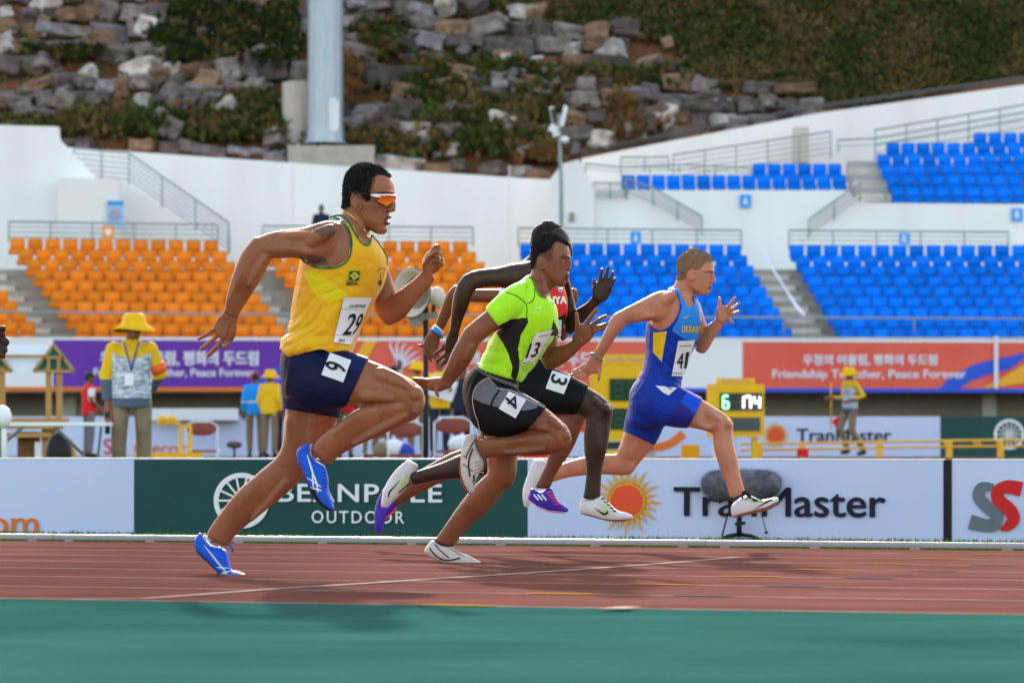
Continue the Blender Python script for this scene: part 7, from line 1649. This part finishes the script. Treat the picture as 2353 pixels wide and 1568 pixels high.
def bperson(u, D, ang, label, shirt, pants, h=1.72, hat=None, sleeves='long', pose=None, hair=M_hair, shirt_marks=None, shirt_mats=None, z0=None, group='officials behind the low boards', extras=None, vx=.016, armband=None, sit=False, vfoot=None):
    x = (u - 1176) * D / F; base = Vector((x, D, gz(x, D) if z0 is None else z0)); k = h / 1.72
    e = empty('person', base, label, 'person', group); R_ = Matrix.Rotation(math.radians(ang), 4, 'Z') @ Matrix.Scale(k, 4)
    J = dict(hl=(-.10, 0, .92), hr=(.10, 0, .92), kl=(-.11, -.01, .50), kr=(.11, -.01, .50), al=(-.11, .02, .09), ar=(.11, .02, .09), sl=(-.165, 0, 1.395), sr=(.165, 0, 1.395), el=(-.222, .03, 1.13), er=(.222, .03, 1.13), wl=(-.22, -.06, .90), wr=(.22, -.06, .90), hd=(0, -.015, 1.585), nk=(0, 0, 1.46))
    if pose: J.update(pose)
    V3 = {a: Vector(b) for a, b in J.items()}
    hd = V3['hd']; B = []
    m_ = MB(); m_.ellipsoid(hd, (.072, .092, .115), n=14, m=10); m_.ellipsoid(hd + Vector((0, -.085, -.015)), (.016, .022, .026)); m_.ellipsoid(hd + Vector((0, -.03, -.075)), (.048, .055, .04)); B.append(m_)
    for s_ in (-1, 1):
        m_ = MB(); m_.ellipsoid(hd + Vector((.074 * s_, .01, -.01)), (.014, .022, .032)); B.append(m_)
    B.append(T_([hd - Vector((0, -.015, .06)), V3['nk'] + Vector((0, .01, 0)), V3['nk'] - Vector((0, 0, .1))], [.058, .062, .085]))
    hip = (V3['hl'] + V3['hr']) / 2; sh = (V3['sl'] + V3['sr']) / 2
    B.append(T_([hip - Vector((0, 0, .06)), hip + Vector((0, 0, .08)), hip.lerp(sh, .5), sh - Vector((0, 0, .06)), sh + Vector((0, 0, .02))], [.13, .155, .15, .175, .12], .62 if abs(hip.y) < .03 else .8))
    for a in 'lr':
        B.append(T_([V3['s' + a], V3['e' + a], V3['e' + a].lerp(V3['w' + a], .35), V3['w' + a]], [.052, .042, .04, .026]))
        w = V3['w' + a]; d = (w - V3['e' + a]).normalized(); sdv = d.cross(Vector((0, 1, 0)));
        if sdv.length < .1: sdv = Vector((1, 0, 0))
        sdv.normalize(); B.append(T_([w, w + d * .05, w + d * .09], [.026, .036, .03]))
        for i in range(4): B.append(T_([w + d * .08 + sdv * (.018 * (i - 1.5)), w + d * (.15 + .01 * (i in (1, 2))) + sdv * (.02 * (i - 1.5)) + Vector((0, -.012, 0)), w + d * .17 + sdv * (.02 * (i - 1.5)) + Vector((0, -.03, 0))], [.011, .010, .008], n=8))
        B.append(T_([w + d * .03 + sdv * .02, w + d * .07 + sdv * .045, w + d * .10 + sdv * .05], [.012, .011, .009], n=8))
        B.append(T_([V3['h' + a], V3['k' + a], V3['k' + a].lerp(V3['a' + a], .35), V3['a' + a]], [.085, .055, .055, .036]))
        B.append(T_([V3['a' + a], V3['a' + a] + Vector((0, -.05, -.04)), V3['a' + a] + Vector((0, -.14, -.06))], [.036, .036, .03]))
    local_build('body', B, vx * .8, M_skb, e, R_, base)
    G = [T_([hip - Vector((0, 0, .08)), hip + Vector((0, 0, .05)), hip.lerp(sh, .5), sh - Vector((0, 0, .06)), sh + Vector((0, 0, .03)), sh + Vector((0, 0, .075))], [.185, .18, .165, .168, .11, .075], .78 if abs(hip.y) < .03 else .85)]
    for a in 'lr':
        if sleeves:
            m_ = MB(); m_.ellipsoid(V3['s' + a] - Vector((0, 0, .025)), (.078, .078, .078)); G.append(m_)
        if sleeves == 'long': G.append(T_([V3['s' + a] - Vector((0, 0, .01)), V3['e' + a], V3['e' + a].lerp(V3['w' + a], .9)], [.070, .066, .050]))
        elif sleeves == 'short': G.append(T_([V3['s' + a], V3['s' + a].lerp(V3['e' + a], .75)], [.072, .066]))
    local_build('shirt', G, vx * .9, shirt, e, R_, base, 6, shirt_marks, shirt_mats, sub=bool(shirt_marks))
    G = [T_([hip - Vector((0, 0, .06)), hip + Vector((0, 0, .07))], [.142, .140], .78 if abs(hip.y) < .03 else .9)]
    for a in 'lr': G.append(T_([V3['h' + a], V3['k' + a], V3['k' + a].lerp(V3['a' + a], .93)], [.088, .072, .058]))
    local_build('trousers', G, vx, pants, e, R_, base, 4)
    G = []
    for a in 'lr':
        f_ = V3['a' + a]; G.append(T_([f_ + Vector((0, .03, -.02)), f_ + Vector((0, -.06, -.045)), f_ + Vector((0, -.16, -.055))], [.042, .045, .034]))
        for q_ in ('shoe',):
            local_build(q_, [G[-1]], vx, M_shoeb, e, R_, base)
    tf = lambda p: Vector(R_ @ Vector(p)) + base
    if hat == 'bucket':
        mb = MB(); n = 20; prof = [(.118, .052), (.19, .005), (.192, .014), (.118, .066), (.108, .10), (.098, .145), (.07, .165), (.0, .168)]
        vs = []; fs = []
        for (r_, z_) in prof:
            for i in range(n):
                a = 2 * math.pi * i / n; vs.append(hd + Vector((r_ * math.cos(a), r_ * 1.08 * math.sin(a), z_ - .04 + .012 * math.sin(2 * a) * (r_ > .13))))
        for j in range(len(prof) - 1):
            for i in range(n): fs.append((j * n + i, j * n + (i + 1) % n, (j + 1) * n + (i + 1) % n, (j + 1) * n + i))
        mk('hat', [tf(v) for v in vs], fs, [M_yhat, M_hatin], e, True, [1 if t < n else 0 for t in range(len(fs))])
    elif hat:
        mb = MB(); mb.ellipsoid(hd + Vector((0, .005, .045)), (.082, .104, .085), n=14, m=8); mb.box(hd + Vector((0, -.13, .045)), (.12, .09, .012)); mb.v = [tf(v) for v in mb.v]; mb.build('cap', hat, e, True)
    if hat != 'bucket':
        mb = MB(); mb.ellipsoid(hd + Vector((0, .018, .030)), (.079, .094, .10), n=14, m=10); mb.v = [tf(v) for v in mb.v]; mb.build('hair', hair, e, True)
    else:
        mb = MB(); mb.ellipsoid(hd + Vector((0, .03, .01)), (.078, .08, .09), n=12, m=8); mb.v = [tf(v) for v in mb.v]; mb.build('hair', hair, e, True)
    if extras: extras(e, tf, V3)
    return e
def jk(c):       # print jacket: yellow shoulders and sleeves, slate cuffs and hem
    x, z = np.abs(c[:, 0]), c[:, 2]; m = np.zeros(len(c), dtype=int)
    m[(z > 1.32 - .45 * np.clip(.12 - x, -.1, .1)) | (x > .18)] = 1
    m[(z < .93) & (x < .18)] = 2; m[(x > .18) & (z < 1.10)] = 2
    return m
JM = [M_camo, M_yj, M_slate]
def off_ex(e, tf, V):
    mb = MB(); mb.tube([tf((-.07, -.10, 1.44)), tf((-.03, -.145, 1.30)), tf((.0, -.15, 1.18))], .008, 6); mb.tube([tf((.07, -.10, 1.44)), tf((.03, -.145, 1.30)), tf((.0, -.15, 1.18))], .008, 6); mb.build('lanyard', M_bluel, e, True)
    mb = MB(); mb.box(tf((-.02, -.15, 1.10)), (.09, .006, .12)); mb.build('badge', M_whc, e)
    mb = MB(); mb.tube([tf(V['sr'].lerp(V['er'], .62)), tf(V['sr'].lerp(V['er'], .95))], .079, 12); mb.build('armband', M_orb, e, True)
    mb = MB(); mb.bar(tf(V['wl'] + Vector((0, -.03, -.08))), tf(V['wl'] + Vector((.0, -.03, -.28))), .045, .03); mb.build('radio', M_black, e)
o1 = bperson(303, 34.8, 4, 'official in yellow bucket hat and printed jacket with khaki trousers, largest of the officials', M_camo, M_khaki, 1.84, 'bucket', shirt_marks=jk, shirt_mats=JM, vx=.012, extras=off_ex, z0=.10, pose=dict(el=(-.235, .02, 1.13), wl=(-.22, -.03, .88), er=(.26, .06, 1.15), wr=(.16, .17, 1.0), kl=(-.12, -.02, .5), hd=(.02, -.03, 1.58)))
bperson(204, 62, 118, 'man in red jacket with white sleeve and dark cap beside the wooden kiosk', M_rjk, M_gry, 1.5, M_cap, 'short', shirt_marks=lambda c: ((c[:, 0] < -.14) & (c[:, 2] > 1.12) & (c[:, 2] < 1.38)).astype(int), shirt_mats=[M_rjk, M_whc], pose=dict(wl=(-.16, -.2, .95), wr=(.16, -.2, .95)))
bperson(586, 62.5, 190, 'person in azure vest and khaki trousers seen from behind, left of the yellow one', M_azure, M_khaki, 1.52, mat('red_cap', (.75, .03, .01), .6), shirt_marks=lambda c: (np.abs(c[:, 2] - 1.1) < .015).astype(int), shirt_mats=[M_azure, M_whc])
bperson(620, 61, 150, 'person in golden yellow vest and yellow bucket hat between azure and violet jackets', M_yv, M_khaki, 1.52, 'bucket')
bperson(654, 62, 200, 'person in violet jacket standing just behind the tan sprinter', M_purj, M_navyc, 1.6, None)
bperson(792, 61, 170, 'person in red top glimpsed between the legs of the tan sprinter', M_rjk, M_khaki, 1.6, 'bucket')
bperson(742, 60.5, 20, 'person in white top glimpsed under the thigh of the tan sprinter', M_whc, M_khaki, 1.55, None)
bperson(850, 60, 30, 'person in grey jacket and khaki trousers under the folded knee', M_gry, M_khaki, 1.62, None)
bperson(905, 60.5, 160, 'person in white shirt under the knee of the tan sprinter', M_whc, M_gry, 1.6, None)
bperson(958, 62.5, 185, 'person in yellow bucket hat just left of the loudspeaker pole', M_camo, M_khaki, 1.7, 'bucket', shirt_marks=jk, shirt_mats=JM)
def paper(e, tf, V):
    mb = MB(); c = tf((.0, -.34, 1.18)); mb.box(c, (.42, .02, .34), X=Vector((.95, 0, -.3)), Z=Vector((.3, 0, .95))); mb.build('paper_sheet', M_whc, e)
bperson(1010, 58, 10, 'person in yellow vest holding a large white sheet right of the loudspeaker pole', M_yv, M_navyc, 1.66, None, extras=paper, pose=dict(wl=(-.12, -.3, 1.15), wr=(.14, -.3, 1.15)))
bperson(1062, 59.5, -30, 'dark clothed person behind the folding chairs', M_navyc, M_navyc, 1.55, None)
bperson(1122, 60.5, 10, 'person in white shirt and khaki trousers behind the lime sprinter', M_whc, M_khaki, 1.62, None)
def flagex(e, tf, V):
    mb = MB(); w = tf(V['wl'] + Vector((0, -.02, -.08))); mb.tube([w + UP * .35, w - UP * .5], .014, 6); mb.build('flag_pole', M_suny, e, True)
    mb = MB(); mb.bar(w - UP * .40 + Vector((.05, 0, 0)), w - UP * .40 + Vector((.2, 0, .1)), .02, .16); mb.build('furled_flag', M_rjk, e)
    mb = MB(); mb.tube([tf((-.07, -.11, 1.40)), tf((0, -.13, 1.18)), tf((.07, -.11, 1.40))], .008, 5); mb.build('lanyard', M_bluel, e, True)
bperson(1952, 63.5, -62, 'official in yellow hat walking left with a flag pole near the yellow rails', M_camo, M_khaki, 1.62, 'bucket', shirt_marks=jk, shirt_mats=JM, extras=flagex, vx=.014, pose=dict(kl=(-.10, -.16, .54), al=(-.10, .02, .14), kr=(.1, -.02, .50), ar=(.1, .26, .12), wl=(-.22, -.26, 1.12), el=(-.25, .02, 1.12), er=(.25, .14, 1.15), wr=(.2, -.1, 1.08)), group='officials by the far boards')
bperson(738, 99.2, 0, 'distant man in dark jacket standing on the rear walkway of the stand', M_navyc, M_navyc, 1.7, None, z0=HC + (HZ - 467) * 99.2 / F - 1.72, group='people on the stand')

# ================================================================== equipment
M_pole = mat('black_pole', (.01, .012, .012), .5); M_horn = mat('horn_grey', (.66, .54, .46), .7, (.56, .45, .38), 4); M_hornin = mat('horn_throat', (.3, .23, .17), .8)
ls = empty('loudspeaker_stand', PV(978, 1120, 33), 'tall black pole carrying a pale horn loudspeaker behind the board', 'loudspeaker')
b = MB(); b.tube([PV(978, 1190, 33), PV(978, 705, 33)], .026, 10); b.build('pole', M_pole, ls, True)
hc = PV(944, 672, 32.9); ax = (Vector((-.62, -.78, .0))).normalized(); sx = ax.cross(UP).normalized(); q = 33 / F
prof = [(.04, .34, 0), (.07, .25, 0), (.11, .16, 0), (.165, .07, 0), (.215, .015, 0), (.232, 0, 0), (.226, -.008, 0), (.20, .02, 0), (.15, .08, 0), (.095, .17, 0), (.055, .25, 0), (.02, .28, 0)]
n = 32; vs = []; fs = []; mi = []
for (rr_, bk, _) in prof:
    for i in range(n):
        a = 2 * math.pi * i / n; vs.append(hc - ax * bk + (sx * math.cos(a) + UP * math.sin(a)) * rr_)
for j in range(len(prof) - 1):
    for i in range(n): fs.append((j * n + i, j * n + (i + 1) % n, (j + 1) * n + (i + 1) % n, (j + 1) * n + i)); mi.append(1 if j >= 8 else 0)
mk('horn', vs, fs, [M_horn, M_hornin], ls, True, mi)
b = MB(); b.tube([hc + (sx * math.cos(2 * math.pi * i / n) + UP * math.sin(2 * math.pi * i / n)) * .232 for i in range(n)], .007, 6, closed=True); b.build('horn_rim', M_pole, ls, True)
b = MB(); b.ellipsoid(PV(1003, 684, 33.15), (.085, .12, .105)); b.build('driver', M_horn, ls, True)
b = MB(); b.bar(PV(940, 735, 33), PV(1005, 722, 33), .05, .06); b.bar(PV(955, 728, 33), PV(955, 750, 33), .1, .06); b.build('bracket', mat('bracket_grey', (.2, .2, .19), .6), ls)
b = MB(); b.tube([PV(996, 700, 33), PV(996, 722, 33)], .02, 6); b.build('clamp', M_pole, ls, True)

# scoreboards
M_sby = mat('scoreboard_yellow', (.86, .47, .012), .55, (.8, .42, .01), 3); M_disp = mat('display_dark', (.035, .04, .038), .6); M_dispg = mat('display_green', (.01, .06, .015), .6)
M_seg = mat('dark_segment', (.085, .09, .09), .6); M_led = mat('lit_white_digit', (1, 1, 1), .5, emit=2.2); M_ledg = mat('lit_green_digit', (.25, 1, .45), .5, emit=1.6)
SEG = {'0': 'abcdef', '1': 'bc', '2': 'abged', '3': 'abgcd', '4': 'fgbc', '5': 'afgcd', '6': 'afgedc', '7': 'abc', '8': 'abcdefg', '9': 'abcdfg'}
def digit(e, ch, u0, u1, v0, v1, D, m):
    w = (u1 - u0); h = v1 - v0; t = w * .2; P_ = {'a': (0, 0, 1, 0), 'g': (0, .5, 1, .5), 'd': (0, 1, 1, 1), 'f': (0, 0, 0, .5), 'b': (1, 0, 1, .5), 'e': (0, .5, 0, 1), 'c': (1, .5, 1, 1)}
    for s_ in SEG[ch]:
        a = P_[s_]; A = PV(u0 + a[0] * w, v0 + a[1] * h, D); Bq = PV(u0 + a[2] * w, v0 + a[3] * h, D); d_ = (Bq - A).normalized() * (t * D / F * .35)
        b = MB(); b.bar(A + d_, Bq - d_, .012, t * D / F); 
        o = b.build('digit_segment', m, e)
def rbox(e, nm, u0, u1, v0, v1, D, th, m):
    a = PV(u0, v1, D); c = PV(u1, v0, D); b = MB(); b.box(((a.x + c.x) / 2, D + th / 2, (a.z + c.z) / 2), (c.x - a.x, th, c.z - a.z)); return b.build(nm, m, e)
s1 = empty('scoreboard', PV(1436, 1050, 55), 'large yellow scoreboard with dark green unlit displays behind the blue sprinter', 'scoreboard', 'field event scoreboards')
rbox(s1, 'housing', 1357, 1516, 838, 1012, 55, .5, M_sby); rbox(s1, 'header', 1382, 1505, 814, 837, 55.1, .3, M_sby)
for v0, v1 in ((869, 920), (937, 986)):
    rbox(s1, 'display', 1400, 1505, v0, v1, 54.97, .02, M_dispg)
    for i in range(3): digit(s1, '8', 1412 + i * 33, 1430 + i * 33, v0 + 9, v1 - 9, 54.95, M_seg)
rbox(s1, 'lower_display', 1362, 1500, 1014, 1032, 55.05, .3, M_disp); rbox(s1, 'base', 1364, 1420, 1033, 1052, 55.05, .4, M_sby); rbox(s1, 'leg', 1428, 1460, 1033, 1060, 55.1, .2, M_conc2); rbox(s1, 'leg', 1480, 1506, 1033, 1060, 55.1, .2, M_conc2)
ptext(s1, 'SWISS TIMING', 1392, 1495, 820, 833, M_conc2, D=55.07, off=0)
s2 = empty('scoreboard', PV(1692, 1050, 56), 'yellow scoreboard with lit green 6 and white digits right of the blue sprinter', 'scoreboard', 'field event scoreboards')
rbox(s2, 'housing', 1627, 1756, 882, 1003, 56, .5, M_sby); rbox(s2, 'header', 1646, 1734, 868, 881, 56.1, .3, M_sby)
rbox(s2, 'display', 1654, 1751, 902, 942, 55.97, .02, M_disp); rbox(s2, 'display', 1660, 1746, 958, 989, 55.97, .02, M_seg)
digit(s2, '6', 1661, 1673, 909, 937, 55.94, M_ledg); digit(s2, '1', 1696, 1708, 910, 937, 55.94, M_led); digit(s2, '7', 1712, 1724, 910, 937, 55.94, M_led); digit(s2, '4', 1732, 1745, 910, 937, 55.94, M_led)
ptext(s2, 'SWISS TIMING', 1658, 1722, 871, 878, M_conc2, D=56.07, off=0)
rbox(s2, 'leg', 1640, 1668, 1004, 1054, 56.1, .3, M_whc); rbox(s2, 'leg', 1727, 1740, 1004, 1054, 56.1, .2, M_sby)
cb = empty('marker_cube', PV(1587, 1053, 57), 'small orange yellow cube standing under the blue sprinter', 'marker cube'); rbox(cb, 'cube_body', 1566, 1607, 1021, 1052, 57, .3, M_sby)

# yellow rails at the right
yr = empty('low_rail', PV(2020, 1050, 60), 'low yellow double rail on posts in front of the far boards', 'low rail')
M_yr = mat('rail_yellow', (.8, .42, .03), .5)
for dv in (0, 14):
    b = MB(); b.tube([PV(1700, 1019 + dv, 60), PV(2150, 1012 + dv, 60), PV(2420, 1009 + dv, 60)], .02, 6); b.build('rail_bar', M_yr, yr, True)
for i, u in enumerate([1745, 1843, 2020, 2180, 2298, 2400]):
    v = 1019 - (u - 1700) * .014; b = MB(); b.bar(PV(u, v, 60), PV(u, 1052, 60), .10, .10); b.build('rail_post', M_yr, yr)
for u in (2165, 2235, 2245, 2290):
    b = MB(); b.bar(PV(u, 1012, 60), PV(u + 12, 1026, 60), .05, .03); b.build('rail_brace', M_yr, yr)
rb_ = empty('red_box', PV(1844, 1049, 59.5), 'small red box under the yellow rail left of the walking official', 'box'); rbox(rb_, 'box_body', 1832, 1857, 1030, 1048, 59.5, .2, M_rjk)
rb_ = empty('red_case', PV(1250, 1052, 40), 'flat red case behind the board between the dark sprinters', 'case'); rbox(rb_, 'case_body', 1196, 1262, 1040, 1056, 40, .4, mat('bright_red', (.8, .03, .01), .5))
rb_ = empty('red_crate', PV(1350, 1052, 50), 'red box glimpsed between the legs of the dark sprinters', 'box'); rbox(rb_, 'box_body', 1325, 1350, 958, 992, 50, .2, MATS['bright_red'])

# wooden kiosk at the left
M_wood = mat('pale_wood', (.50, .28, .09), .7, (.42, .22, .07), 3, stretch=(1, 1, 8)); M_teal = mat('teal_panel', (.01, .16, .13), .6); M_canvas = mat('white_canvas', (.72, .8, .86), .7)
KD = 46.0; ks = empty('wooden_kiosk', PV(90, 1125, KD), 'wooden kiosk with twin gabled roof, teal gable panels and white canvas at the left edge', 'kiosk')
kp = lambda x, y, d=KD: PV((x / 2.614) / S, (1100 + y / 2.614) / S, d)
for x in (435, 530, 20): b = MB(); b.bar(kp(x, 400), kp(x, 900), .07, .07); b.build('post', M_wood, ks)
def gable(cx, w, y0, y1):
    b = MB(); b.prism([kp(cx, y0 + 18), kp(cx + w - 14, y1 - 10), kp(cx - w + 14, y1 - 10)], (0, .05, 0)); b.build('gable_panel', M_teal, ks)
    for a_, c_ in (((cx, y0), (cx + w, y1)), ((cx, y0), (cx - w, y1)), ((cx - w, y1), (cx + w, y1)), ((cx - w * .55, y0 + (y1 - y0) * .48), (cx + w * .55, y0 + (y1 - y0) * .48)), ((cx - 45, y0 + 100), (cx - 45, y1)), ((cx + 45, y0 + 100), (cx + 45, y1))):
        b = MB(); b.bar(kp(a_[0], a_[1], KD - .06), kp(c_[0], c_[1], KD - .06), .04, .035); b.build('rafter', M_wood, ks)
gable(480, 180, 205, 440); gable(-70, 175, 205, 440)
b = MB(); b.prism([kp(-90, 205, KD + .1), kp(455, 205, KD + .1), kp(300, 440, KD - .02), kp(100, 440, KD - .02)], (0, .06, 0)); b.build('roof_canvas', M_canvas, ks)
b = MB(); b.bar(kp(20, 306, KD - .08), kp(395, 306, KD - .08), .02, .04); b.build('canvas_seam', M_wood, ks)
for y in (880, 935, 1010): b = MB(); b.bar(kp(60, y), kp(600 - (y - 880), y), .5, .06); b.build('counter_board', M_wood, ks)
b = MB(); b.bar(kp(440, 940), kp(440, 1240), .18, .16); b.bar(kp(540, 1080), kp(590, 1240), .3, .2); b.build('counter_leg', M_wood, ks)
b = MB(); b.box((kp(240, 1150).x, KD + .2, kp(240, 1150).z), (abs(kp(330, 0).x - kp(150, 0).x), .3, .5)); b.build('counter_box', mat('dark_wood', (.2, .09, .03), .7), ks)
b = MB(); b.bar(kp(345, 1070, KD - .1), kp(345, 1230, KD - .1), .09, .09); b.build('white_post', M_whc, ks)
bg_ = empty('black_bag', kp(530, 1230, 44), 'black bag slumped against the wooden kiosk', 'bag')
b = MB(); b.ellipsoid(kp(525, 1180, 44), (.17, .15, .28), n=14, m=10); b.ellipsoid(kp(530, 1110, 44), (.08, .08, .14)); b.build('bag_body', M_black, bg_, True)
# trestle table
tb = empty('trestle_table', kp(500, 1300, 34), 'white trestle table in front of the wooden kiosk', 'table')
tp = lambda x, y: kp(x, y, 34)
b = MB(); a_ = tp(50, 910); c_ = tp(950, 912); b.box(((a_.x + c_.x) / 2, 34.3, a_.z), (c_.x - a_.x, .6, .035)); b.build('table_top', M_white, tb)
M_leg = mat('table_leg', (.12, .16, .15), .5)
for p_ in ((210, 935, 60, 1060), (490, 935, 740, 1180), (740, 1150, 760, 1330), (60, 1050, 30, 1330), (905, 935, 860, 1330)):
    b = MB(); b.tube([tp(p_[0], p_[1]), tp(p_[2], p_[3])], .015, 6); b.build('leg', M_leg, tb, True)
lp = empty('floor_lamp', kp(20, 1300, 33), 'round white lamp head on a pale stand at the left edge', 'lamp')
b = MB(); b.ellipsoid(kp(10, 850, 33), (.1, .1, .11), n=16, m=12); b.build('lamp_head', M_white, lp, True)
b = MB(); b.tube([kp(25, 900, 33), kp(35, 1060, 33), kp(35, 1330, 33)], [.02, .03, .03], 8); b.build('stand', M_white, lp, True); b = MB(); b.tube([kp(0, 900, 33), kp(0, 1330, 33)], .022, 8); b.build('stand_rod', M_leg, lp, True)
# hurdle-like yellow frames and chairs
yb = empty('yellow_frame', kp(1500, 1240, 57), 'yellow tubular frame behind the large official', 'frame'); kq = lambda x, y: kp(x, y, 57)
for p_ in ((1395, 895, 1605, 900), (1610, 930, 1610, 1240), (1700, 930, 1700, 1240), (1610, 930, 1700, 930), (1200, 1185, 1700, 1190), (1050, 1100, 1050, 1235)):
    b = MB(); b.bar(kq(p_[0], p_[1]), kq(p_[2], p_[3]), .05, .06); b.build('tube', M_sby, yb)
for x in (1450, 1535): b = MB(); b.ellipsoid(kq(x, 872), (.07, .07, .08)); b.build('knob', M_sby, yb, True)
b = MB(); b.box(kq(1600, 1205), (.75, .3, .14)); b.build('foot_plate', M_sby, yb)
bx = empty('white_tray', kp(1735, 870, 60), 'white tray standing on the far board behind the chair', 'tray'); b = MB(); b.box(kp(1735, 825, 65.8), (1.6, .4, .22)); b.build('tray_body', M_whc, bx)
M_maroon = mat('chair_vinyl', (.2, .04, .03), .45, (.27, .06, .04), 6)
def chair(cu, cv, D, w, label, seat=True):     # folding chair seen from behind, cu cv in the 2352 px picture
    e = empty('folding_chair', PV(cu, 1050, D), label, 'chair', 'folding chairs behind the low boards'); s_ = w
    c = PV(cu, cv, D); gzv = gz(c.x, D)
    b = MB(); b.ellipsoid(c, (s_ * .5, .02, .11), n=18, m=8); b.build('backrest', M_maroon, e, True)
    for sg in (-1, 1):
        x = c.x + sg * s_ * .52
        b = MB(); b.tube([Vector((x * 1, D, c.z + .05)), Vector((x, D - .02, c.z - .4)), Vector((x, D + .18, gzv))], .014, 6); b.build('leg', M_whc, e, True)
        b = MB(); b.tube([Vector((x, D + .22, c.z - .34)), Vector((x, D - .2, gzv))], .014, 6); b.build('leg', M_whc, e, True)
    b = MB(); b.tube([Vector((c.x - s_ * .52, D, c.z + .05)), Vector((c.x - s_ * .3, D, c.z + .12)), Vector((c.x + s_ * .3, D, c.z + .12)), Vector((c.x + s_ * .52, D, c.z + .05))], .014, 6); b.build('top_tube', M_whc, e, True)
    b = MB(); b.tube([Vector((c.x - s_ * .52, D + .05, c.z - .62)), Vector((c.x + s_ * .52, D + .05, c.z - .62))], .012, 6); b.build('crossbar', M_leg, e, True)
    b = MB(); b.box((c.x, D + .2, c.z - .36), (s_ * .95, .38, .04)); b.build('seat', M_maroon, e)
chair(463, 985, 58, .50, 'folding chair with maroon back alone in front of the white far board')
chair(932, 987, 50, .48, 'folding chair with maroon back just left of the loudspeaker pole')
chair(1040, 978, 50, .50, 'folding chair with maroon back right of the loudspeaker pole')
chair(868, 990, 53, .46, 'folding chair half hidden under the knee of the tan sprinter')
for i, (u, v, w, m_) in enumerate([(905, 1030, .35, M_whc), (1060, 1020, .4, M_whc), (930, 1038, .3, M_bluel), (880, 1035, .3, M_khaki)]):
    e = empty('equipment_bag', PV(u, 1055, 52), ['white bag on the ground below the maroon chairs', 'pale bundle lying on the right-hand maroon chair', 'blue bag lying left of the loudspeaker pole', 'khaki bag lying under the knee of the tan sprinter'][i], 'bag')
    b = MB(); b.ellipsoid(PV(u, v, 52), (w * .5, .15, .14), n=12, m=8); b.build('bag_body', m_, e, True)
# small microphone far behind
mc = empty('microphone', PV(538, 1050, 57), 'small dark furry microphone on a short stand by the far board', 'microphone')
b = MB(); b.ellipsoid(PV(538, 1021, 57), (.13, .07, .06), n=16, m=10); b.build('windshield', mat('fur_dark', (.08, .05, .045), .9, (.13, .09, .08), 30), mc, True)
b = MB(); b.tube([PV(538, 1028, 57), PV(538, 1056, 57)], .02, 6); b.build('stand', M_pole, mc, True)

# furry microphone in front of the near board
MD = 22.9; fm = empty('microphone', PV(1698, 1243, MD), 'large grey furry microphone on a small tripod in front of the low white board', 'microphone')
M_fur = mat('fur_grey', (.13, .13, .15), .95, (.24, .24, .27), 25, contrast=1.4); c0 = PV(1702, 1110, MD); a_ = .285; b_ = .105
co_, f_ = None, None
mb = MB(); mb.tube([c0 + tv * (-.19), c0 + tv * -.1, c0 + tv * .1, c0 + tv * .19], [.075, .088, .088, .075], 20); mb.ellipsoid(c0 - tv * .19, (.07, .075, .075)); mb.ellipsoid(c0 + tv * .19, (.07, .075, .075)); mb.build('windshield', M_fur, fm, True)
rg = np.random.RandomState(8); vs = []; fs = []
for i in range(15000):
    t = rg.uniform(-.26, .26); ph = rg.uniform(0, 6.283); rr_ = .088 * math.sqrt(max(0.02, 1 - max(0, abs(t) - .17) ** 2 / .0095))
    nrm = (UP * math.sin(ph) + nv * math.cos(ph)); ctr = c0 + tv * t * .93; p = ctr + nrm * rr_ * .95
    dd = (nrm * .5 + tv * (t * 3.0 + rg.normal(0, .5)) + UP * (-.45 + rg.normal(0, .25)) + nv * rg.normal(0, .3)).normalized(); L_ = rg.uniform(.02, .045); sd = dd.cross(nrm)
    if sd.length < .01: continue
    sd = sd.normalized() * .0011; k = len(vs); vs += [p - sd, p + sd, p + dd * L_]; fs.append((k, k + 1, k + 2))
tag(mk('fur', vs, fs, M_fur, fm), kind='stuff')
b = MB(); b.tube([c0 - UP * .09, PV(1698, 1196, MD)], .012, 8); b.tube([PV(1698, 1188, MD), PV(1698, 1232, MD)], .017, 8); b.build('stem', M_pole, fm, True)
b = MB(); b.bar(PV(1688, 1203, MD), PV(1712, 1200, MD), .03, .02); b.build('clamp', M_pole, fm)
for du, dd_ in ((-52, -.02), (55, 0), (-30, .12)):
    b = MB(); g_ = PV(1698 + du, 1243, MD + dd_); g_.z = .012; b.tube([PV(1698, 1226, MD), (PV(1698, 1226, MD) + g_) / 2 + UP * .012, g_], [.012, .012, .01], 6); b.build('leg', M_pole, fm, True)
b = MB(); b.tube([PV(1672, 1178, MD), PV(1658, 1232, MD)], .006, 6); b.build('leg', M_pole, fm, True)
b = MB(); b.tube([PV(1750, 1185, MD), PV(1756, 1205, MD), PV(1760, 1220, MD)], .003, 5); b.box(PV(1760, 1222, MD), (.02, .015, .015)); b.build('cable', M_pole, fm, True)
